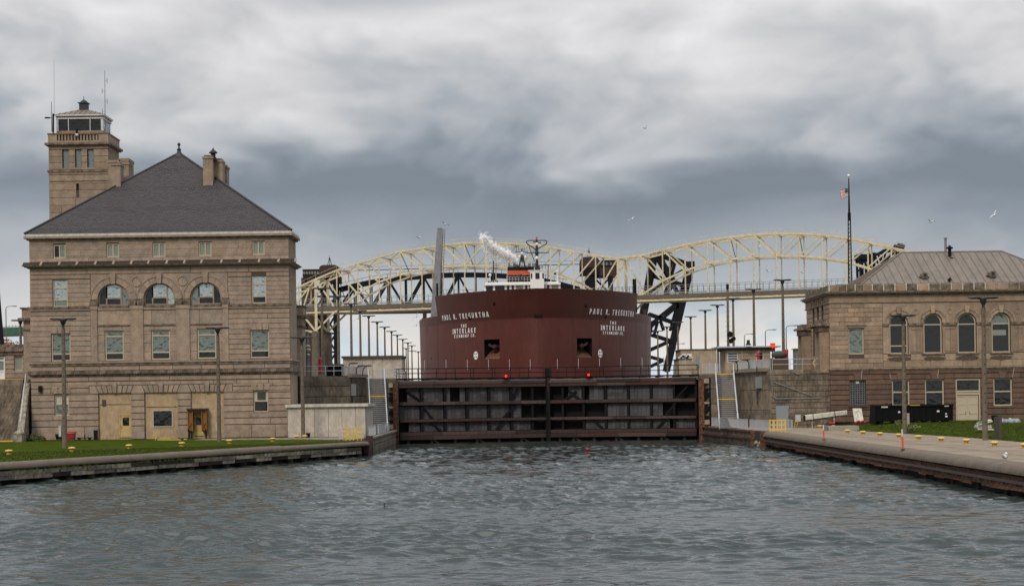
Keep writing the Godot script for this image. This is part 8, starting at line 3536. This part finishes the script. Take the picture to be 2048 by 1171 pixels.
	m.hexa([Vector3(kb.position.x, PY - 0.02, -149), Vector3(kb.end.x, PY - 0.02, -149), Vector3(kb.end.x + 0.2, PY - 0.02, -152), Vector3(kb.position.x, PY - 0.02, -152),
		Vector3(kb.position.x, PY + 0.42, -149.2), Vector3(kb.end.x, PY + 0.42, -149.2), Vector3(kb.end.x + 0.2, PY + 0.42, -152), Vector3(kb.position.x, PY + 0.42, -152)])
	solo("concrete_slab", m, mats.concrete, "low weathered concrete block on the pavement behind the bollards", "block", Vector3(kb.get_center().x, PY, -150))
	# folded sheets, timber posts and the dark mound on the grass
	var fs := G(1968, 860, PY + 0.35)
	o = thing("folded_sheets", "stack of folded white and grey sheets dumped on the grass", "sheets", fs)
	for k in 7:
		m = mb()
		var c := fs + Vector3(rng.randf_range(-.08, .08), 0.06 + k * 0.10, rng.randf_range(-.1, .1))
		var w := 0.62 - 0.02 * k
		var tilt := Vector3(0, 0.13 if k > 3 else -0.03, 0)
		m.tube(c + Vector3(-w, 0, 0.3) - tilt, c + Vector3(w, 0, 0.3) + tilt, 0.055, 0.055, 8)
		m.hexa([c + Vector3(-w, -0.05, -0.4) - tilt, c + Vector3(w, -0.05, -0.4) + tilt, c + Vector3(w, -0.05, 0.3) + tilt, c + Vector3(-w, -0.05, 0.3) - tilt, c + Vector3(-w, 0.05, -0.4) - tilt, c + Vector3(w, 0.05, -0.4) + tilt, c + Vector3(w, 0.05, 0.3) + tilt, c + Vector3(-w, 0.05, 0.3) - tilt])
		part(o, "sheet", m, mats.cover if k % 3 != 1 else mats.grey_box)
	m = mb()
	m.box(fs + Vector3(-0.5, 0.45, 0.36), fs + Vector3(-0.22, 0.75, 0.42))
	part(o, "strap", m, mats.fence)
	for s in [[1994, 874, 833, "weathered timber post, the shorter of a pair on the grass"], [2000.5, 874, 829, "weathered timber post, the taller of a pair on the grass"]]:
		var pp := G(s[0], s[1], PY + 0.1)
		var tt := W(s[0], s[2], -pp.z)
		m = mb()
		m.block(Vector3(pp.x - 0.13, pp.y - 0.2, pp.z - 0.13), Vector3(pp.x + 0.13, tt.y, pp.z + 0.13), 0.02)
		solo("timber_post", m, mats.grey_brown, s[3], "post", pp, "pair of timber posts")
	var mp := G(2018, 846, PY + 0.45)
	o = thing("covered_heap", "low heap under a dark blue grey tarpaulin by the timber posts", "heap", mp)
	m = mb()
	for k in 6:
		m.ball(mp + Vector3(-0.7 + k * 0.28, 0.1, rng.randf_range(-.2, .2)), Vector3(0.4, 0.32 + rng.randf_range(-.05, .08), 0.5), 8, 5)
	part(o, "tarpaulin", m, mats.grey_box)
	m = mb()
	m.ball(mp + Vector3(0.1, 0.4, 0.1), Vector3(0.14, 0.08, 0.12), 6, 4)
	part(o, "weight_stone", m, mats.cover)
	m = mb()
	m.box(mp + Vector3(-1.5, 0.05, -0.2), mp + Vector3(-1.05, 0.75, 0.2))
	part(o, "side_board", m, mats.black)
	# flag on its lattice mast
	D = 215.0
	var fp := W(1701, 575, D)
	var ft := W(1695.5, 356, D)
	o = thing("flagpole", "black lattice flagpole with a white ball on top behind the east hall", "flagpole", Vector3(fp.x, TY, -D))
	m = mb()
	var foot := Vector3(fp.x, TY, -D)
	for c in [[-1, -1], [1, -1], [1, 1], [-1, 1]]:
		m.bar(foot + Vector3(c[0] * 0.32, 0, c[1] * 0.32), Vector3(fp.x + c[0] * 0.14, ft.y - 4.5, -D + c[1] * 0.14), 0.07, 0.07)
	for k in 40:
		var y := lerpf(TY, ft.y - 4.5, k / 40.0)
		var w := lerpf(0.32, 0.14, k / 40.0)
		m.bar(Vector3(fp.x - w, y, -D + w), Vector3(fp.x + w, y + 0.35, -D + w), 0.06, 0.06)
		m.bar(Vector3(fp.x - w, y, -D - w), Vector3(fp.x + w, y, -D - w), 0.06, 0.06)
	m.tube(Vector3(fp.x, ft.y - 5.5, -D), Vector3(fp.x, ft.y, -D), 0.16, 0.06, 8)
	part(o, "mast", m, mats.black)
	m = mb()
	m.ball(Vector3(fp.x, ft.y + 0.3, -D), Vector3.ONE * 0.2, 10, 6)
	part(o, "finial_ball", m, mats.ship_white)
	var fl := W(1696, 376, D)
	var fo := thing("national_flag", "small striped red and white flag with blue canton flying on the lattice flagpole", "flag", Vector3(fp.x, fl.y - 1.2, -D))
	var flag_pt := func(u, v):   # u away from the mast, v down
		return Vector3(fp.x - 0.12 - u * 1.05, fl.y - v * 1.15 - u * 0.18 + 0.10 * sin(u * 7.0) * u, -D + 0.28 * sin(u * 6.0 + v) * u)
	for k in 13:
		m = mb()
		for i in 10:
			var u0 := i / 10.0
			var u1 := (i + 1) / 10.0
			if k < 7 and i < 4:
				continue
			m.face(flag_pt.call(u0, k / 13.0), flag_pt.call(u1, k / 13.0), flag_pt.call(u1, (k + 1) / 13.0), flag_pt.call(u0, (k + 1) / 13.0), Vector3(fp.x, fl.y, -D - 5))
		part(fo, "stripe", m, mats.flag_red if k % 2 == 0 else mats.ship_white)
	m = mb()
	for i in 4:
		m.face(flag_pt.call(i / 10.0, 0.0), flag_pt.call((i + 1) / 10.0, 0.0), flag_pt.call((i + 1) / 10.0, 7 / 13.0), flag_pt.call(i / 10.0, 7 / 13.0), Vector3(fp.x, fl.y, -D - 5))
	var cn := part(fo, "canton", m, mats.flag_blue)
	for i in 4:
		for j in 5:
			m = mb()
			var c: Vector3 = flag_pt.call((i + 0.5) / 10.0, (j + 0.5) / 5.0 * 7 / 13.0) + Vector3(0, 0, 0.015)
			m.ball(c, Vector3(0.022, 0.022, 0.01), 5, 3)
			part(cn, "star", m, mats.ship_white)


func build_container() -> void:
	var D := 156.0
	var a := G(1753, 851, PY + 0.3)
	a = W(1753, 850, D)
	var b := W(1907, 808, D)
	var y0 := PY + 0.42
	var o := thing("waste_container", "long black steel waste container with small white labels in front of the hall", "container", Vector3((a.x + b.x) / 2, y0, -D))
	var m := mb()
	m.box(Vector3(a.x, y0 + 0.25, -D - 2.3), Vector3(b.x, b.y - 0.16, -D - 0.08))
	part(o, "body", m, mats.container)
	for k in 13:
		m = mb()
		var x := lerpf(a.x + 0.1, b.x - 0.1, k / 12.0)
		m.box(Vector3(x - 0.05, y0 + 0.3, -D - 0.08), Vector3(x + 0.05, b.y - 0.16, -D))
		part(o, "rib", m, mats.container)
	m = mb()
	m.box(Vector3(a.x - 0.06, b.y - 0.16, -D - 2.4), Vector3(b.x + 0.06, b.y, -D + 0.05))
	part(o, "top_rail", m, mats.container)
	for k in 6:
		m = mb()
		var x := lerpf(a.x + 1.9, b.x - 0.5, k / 5.0)
		m.box(Vector3(x - 0.12, y0, -D - 2.2), Vector3(x + 0.12, y0 + 0.25, -D - 0.1))
		part(o, "skid", m, mats.container)
	for k in 2:
		m = mb()
		m.tube(Vector3(a.x + 0.6, y0 + 0.14, -D - 0.3 - k * 1.6), Vector3(a.x + 0.6, y0 + 0.14, -D - 0.6 - k * 1.6), 0.16, 0.16, 12)
		part(o, "wheel", m, mats.rubber)
	m = mb()
	m.hexa([Vector3(a.x - 0.16, y0, -D), Vector3(a.x, y0, -D), Vector3(a.x, y0, -D - 2.2), Vector3(a.x - 0.16, y0, -D - 2.2), Vector3(a.x - 0.1, b.y - 0.2, -D), Vector3(a.x, b.y - 0.2, -D), Vector3(a.x, b.y - 0.2, -D - 2.2), Vector3(a.x - 0.1, b.y - 0.2, -D - 2.2)])
	part(o, "end_door", m, mats.container)
	for q in [[1763, 1776, 812, 815, "cover"], [1796.5, 1801, 822, 825, "ship_white"], [1874.5, 1879.5, 820, 823.5, "ship_white"], [1891, 1894.5, 825.5, 828, "ship_white"], [1891, 1895.5, 830.5, 833.5, "ship_white"], [1889, 1898, 810.5, 812.5, "cover"]]:
		m = mb()
		var p0 := W(q[0], q[3], D)
		var p1 := W(q[1], q[2], D)
		m.box(Vector3(p0.x, p0.y, -D + 0.052 if q[2] < 813 else -D), Vector3(p1.x, p1.y, -D + 0.06 if q[2] < 813 else -D + 0.012))
		part(o, "label", m, mats[q[4]])
	m = mb()
	var y := pr(1820, 808.4, 1840, 810.6, D)
	m.box(Vector3(y.position.x, y.position.y, -D + 0.052), Vector3(y.end.x, y.end.y, -D + 0.06))
	part(o, "yellow_strip", m, mats.bollard)
	for px in [1775.0, 1783.0]:
		m = mb()
		var c := W(px, 809, D)
		m.path([c + Vector3(-0.1, 0, -0.2), c + Vector3(-0.07, 0.12, -0.2), c + Vector3(0.07, 0.12, -0.2), c + Vector3(0.1, 0, -0.2)], 0.03)
		part(o, "lifting_eye", m, mats.container)


# ---------------------------------------------------------------- bollards, marker poles, weeds, birds

func build_small_things() -> void:
	XF = Transform3D(Basis.from_scale(Vector3(0.80, 0.84, 0.80)), Vector3.ZERO)
	var o := thing("bollard", "", "bollard", Vector3.ZERO, "yellow mooring bollards")
	var m := mb()
	m.lathe(Vector3.ZERO, [Vector2(0.24, -0.3), Vector2(0.24, 0.03), Vector2(0.20, 0.06), Vector2(0.17, 0.11), Vector2(0.18, 0.18), Vector2(0.24, 0.22)], 18)
	part(o, "stem", m, mats.bollard)
	m = mb()
	m.lathe(Vector3.ZERO, [Vector2(0.24, 0.22), Vector2(0.325, 0.255), Vector2(0.34, 0.30), Vector2(0.29, 0.36), Vector2(0.17, 0.40), Vector2(0.0, 0.41)], 18)
	part(o, "cap", m, mats.bollard_top)
	XF = Transform3D.IDENTITY
	var first := true
	var rows := [["on the lawn, counting from the water stairs", QY, [[17, 908.5], [143, 902.5], [257.5, 897], [363, 892], [458, 886.5], [545, 882.5]]],
		["on the path by the white shed", QY, [[593, 877.5], [609, 877]]],
		["in the row along the quay pavement, counting from the yellow barrier", PY, [[1640, 856.5], [1667, 857], [1695.5, 866.5], [1726.5, 869.5], [1760.5, 872.5], [1798, 875.5], [1838, 879.5], [1883, 883.5], [1933.5, 887.5], [1990, 893], [2050, 897]]]]
	for r in rows:
		for i in r[2].size():
			var p := G(r[2][i][0], r[2][i][1], r[1] - 0.03)
			p.y = r[1] - 0.02
			var lab := "%s yellow bollard %s" % [nth(i), r[0]]
			if first:
				o.position = p
				o.set_meta("label", lab)
				first = false
			else:
				var c := copy(o, p, lab)
				c.rotation.y = rng.randf() * TAU
	# red marker poles with white tops
	for q in [[1648.5, 879.5, 849, 1647, "red marker pole with white top near the first bollards"], [1806.5, 899.5, 858, 1804.5, "taller red marker pole with white top near the lamp post"]]:
		var p := G(q[0], q[1], PY)
		var t := W(q[3], q[2], -p.z)
		var k := p.lerp(t, 0.66)
		var pole := thing("marker_pole", q[4], "marker pole", p, "red marker poles")
		m = mb()
		m.tube(p, k, 0.055, 0.055, 10)
		part(pole, "shaft", m, mats.orange_red)
		m = mb()
		m.tube(k, t, 0.052, 0.05, 10)
		part(pole, "white_top", m, mats.white)
		m = mb()
		m.tube(p, p + Vector3.UP * 0.06, 0.14, 0.11, 10)
		part(pole, "foot", m, mats.black)
	# weeds round the posts on the grass bank
	for q in [[1796, 852, 0.4, 0.75, "tall ragged weed in front of the black container"], [1826, 858, 0.8, 0.35, "low flowering weeds by the lamp post on the grass bank"]]:
		var p := G(q[0], q[1], PY + 0.3)
		var w := thing("weed", q[4], "weed", p, "weeds on the grass bank")
		m = mb()
		for i in 160:
			var a := rng.randf() * TAU
			var r0 = rng.randf() * q[2] * 0.6
			var b := p + Vector3(cos(a) * r0, -0.1, sin(a) * r0)
			var h: float = q[3] * rng.randf_range(0.3, 1.0)
			var tip := b + Vector3(rng.randf_range(-.2, .2), h, rng.randf_range(-.2, .2))
			var s := Vector3(0.035, 0, 0.02)
			m.tri(b - s, b + s, tip, Vector3.UP, Vector3.UP, Vector3.BACK)
			var c := b.lerp(tip, rng.randf_range(0.3, 0.9))
			m.tri(c, c + Vector3(rng.randf_range(-.18, .18), 0.05, 0.05), c + Vector3(rng.randf_range(-.1, .1), 0.12, -0.05), Vector3.UP, Vector3.UP, Vector3.UP)
		part(w, "leaves", m, mats.leaf)
		if q[0] > 1800:
			m = mb()
			for i in 26:
				m.ball(p + Vector3(rng.randf_range(-.7, .7), rng.randf_range(0.1, 0.35), rng.randf_range(-.4, .4)), Vector3.ONE * 0.035, 5, 3)
			part(w, "flowers", m, mats.bollard_top)
	# gulls in the air
	var gulls := [[838, 475, 150.0, 0.6, 0.3, "left of the grey derrick post"], [889, 449, 170.0, 0.5, -0.4, "just above the tip of the grey derrick post"], [1291, 256, 170.0, 0.45, 0.5, "high in the dark cloud over the ship"], [1264, 438.5, 190.0, 0.9, 0.5, "above the bridge beside the mast"], [1862, 443.5, 150.0, 0.9, -0.1, "over the seamed roof of the east hall"], [1989, 430, 150.0, 0.9, 0.8, "banking at the far upper edge over the east hall"],
		[1518, 493.5, 200.0, 0.9, 0.3, "inside the second arch of the bridge"], [1537, 543, 180.0, 0.8, -0.2, "under the second arch above the deck fence"], [1606, 545, 190.0, 0.6, 0.2, "beside the hangers close to the east hall"], [833, 632.5, 160.0, 0.6, 0.9, "beside the ship's derrick foot"], [716.5, 636, 150.0, 0.6, 0.8, "between two lamp posts below the bridge deck"], [833, 650, 170.0, 0.55, 0.6, "low beside the ship's rail"]]
	for q in gulls:
		var p := W(q[0], q[1], q[2])
		var gl := thing("gull", "small gull in flight " + q[5], "bird", p, "gulls in the sky")
		XF = Transform3D(Basis(Vector3.BACK, q[4]).rotated(Vector3.UP, 0.4) * Basis.from_scale(Vector3.ONE * 0.9), p)
		m = mb()
		m.ball(Vector3.ZERO, Vector3(0.09, 0.08, 0.24), 8, 6)
		m.ball(Vector3(0, 0.04, 0.25), Vector3(0.055, 0.055, 0.07), 6, 5)
		m.tube(Vector3(0, 0.03, 0.3), Vector3(0, 0.02, 0.38), 0.02, 0.0, 5)
		m.hexa([Vector3(-0.04, -0.01, -0.2), Vector3(0.04, -0.01, -0.2), Vector3(0.08, -0.01, -0.38), Vector3(-0.08, -0.01, -0.38), Vector3(-0.04, 0.01, -0.2), Vector3(0.04, 0.01, -0.2), Vector3(0.08, 0.01, -0.38), Vector3(-0.08, 0.01, -0.38)])
		part(gl, "body", m, mats.bird_white)
		for s in [-1, 1]:
			m = mb()
			var w := [Vector3(s * 0.05, 0.04, 0.1), Vector3(s * 0.05, 0.04, -0.09), Vector3(s * 0.34, 0.20, -0.02), Vector3(s * 0.34, 0.20, 0.15), Vector3(s * 0.68, 0.12, -0.12)]
			m.face(w[0], w[1], w[2], w[3], Vector3(0, -5, 0))
			m.face(w[3], w[2], w[4], w[4], Vector3(0, -5, 0))
			part(gl, "wing", m, mats.bird_grey if q[3] < 0.8 else mats.bird_white)
		XF = Transform3D.IDENTITY
	# a gull standing on the kerb
	var sp := G(2011, 922, PY)
	o = thing("standing_gull", "white and grey gull standing on the quay kerb", "bird", sp)
	m = mb()
	m.ball(sp + Vector3(0, 0.24, 0), Vector3(0.12, 0.12, 0.18), 12, 8)
	m.ball(sp + Vector3(0.02, 0.36, 0.10), Vector3(0.07, 0.08, 0.08), 10, 6)
	m.tube(sp + Vector3(0.02, 0.28, 0.06), sp + Vector3(0.02, 0.36, 0.1), 0.09, 0.06, 8)
	part(o, "body", m, mats.bird_white)
	m = mb()
	m.ball(sp + Vector3(-0.07, 0.25, -0.04), Vector3(0.07, 0.10, 0.2), 8, 6)
	m.ball(sp + Vector3(0.08, 0.25, -0.04), Vector3(0.06, 0.10, 0.2), 8, 6)
	part(o, "wing", m, mats.bird_grey)
	m = mb()
	for s in [-0.04, 0.05]:
		m.tube(sp + Vector3(s, 0, 0), sp + Vector3(s, 0.15, 0), 0.012, 0.012, 5)
		m.box(sp + Vector3(s - 0.03, 0, -0.02), sp + Vector3(s + 0.03, 0.012, 0.06))
	m.tube(sp + Vector3(0.02, 0.35, 0.17), sp + Vector3(0.02, 0.33, 0.24), 0.02, 0.004, 5)
	part(o, "legs_and_beak", m, mats.bollard)
	# a cormorant swimming
	var cp := G(771, 1016, 0.0)
	XF = Transform3D(Basis(Vector3.UP, 1.1).scaled(Vector3.ONE * 0.62), cp)
	cp = Vector3.ZERO
	o = thing("cormorant", "dark long necked waterbird swimming alone on the river", "bird", XF.origin)
	m = mb()
	m.ball(cp + Vector3(0.02, 0.06, 0), Vector3(0.24, 0.10, 0.12), 10, 6)
	m.path([cp + Vector3(-0.14, 0.08, 0), cp + Vector3(-0.19, 0.2, 0), cp + Vector3(-0.15, 0.30, 0), cp + Vector3(-0.17, 0.36, 0)], 0.035)
	m.ball(cp + Vector3(-0.18, 0.37, 0), Vector3(0.055, 0.035, 0.035), 8, 5)
	m.tube(cp + Vector3(-0.22, 0.37, 0), cp + Vector3(-0.31, 0.39, 0), 0.014, 0.004, 5)
	m.hexa([cp + Vector3(0.2, 0.05, -0.05), cp + Vector3(0.2, 0.05, 0.05), cp + Vector3(0.38, 0.10, 0.04), cp + Vector3(0.38, 0.10, -0.04), cp + Vector3(0.2, 0.08, -0.05), cp + Vector3(0.2, 0.08, 0.05), cp + Vector3(0.38, 0.12, 0.04), cp + Vector3(0.38, 0.12, -0.04)])
	part(o, "body", m, mats.black)
	XF = Transform3D.IDENTITY
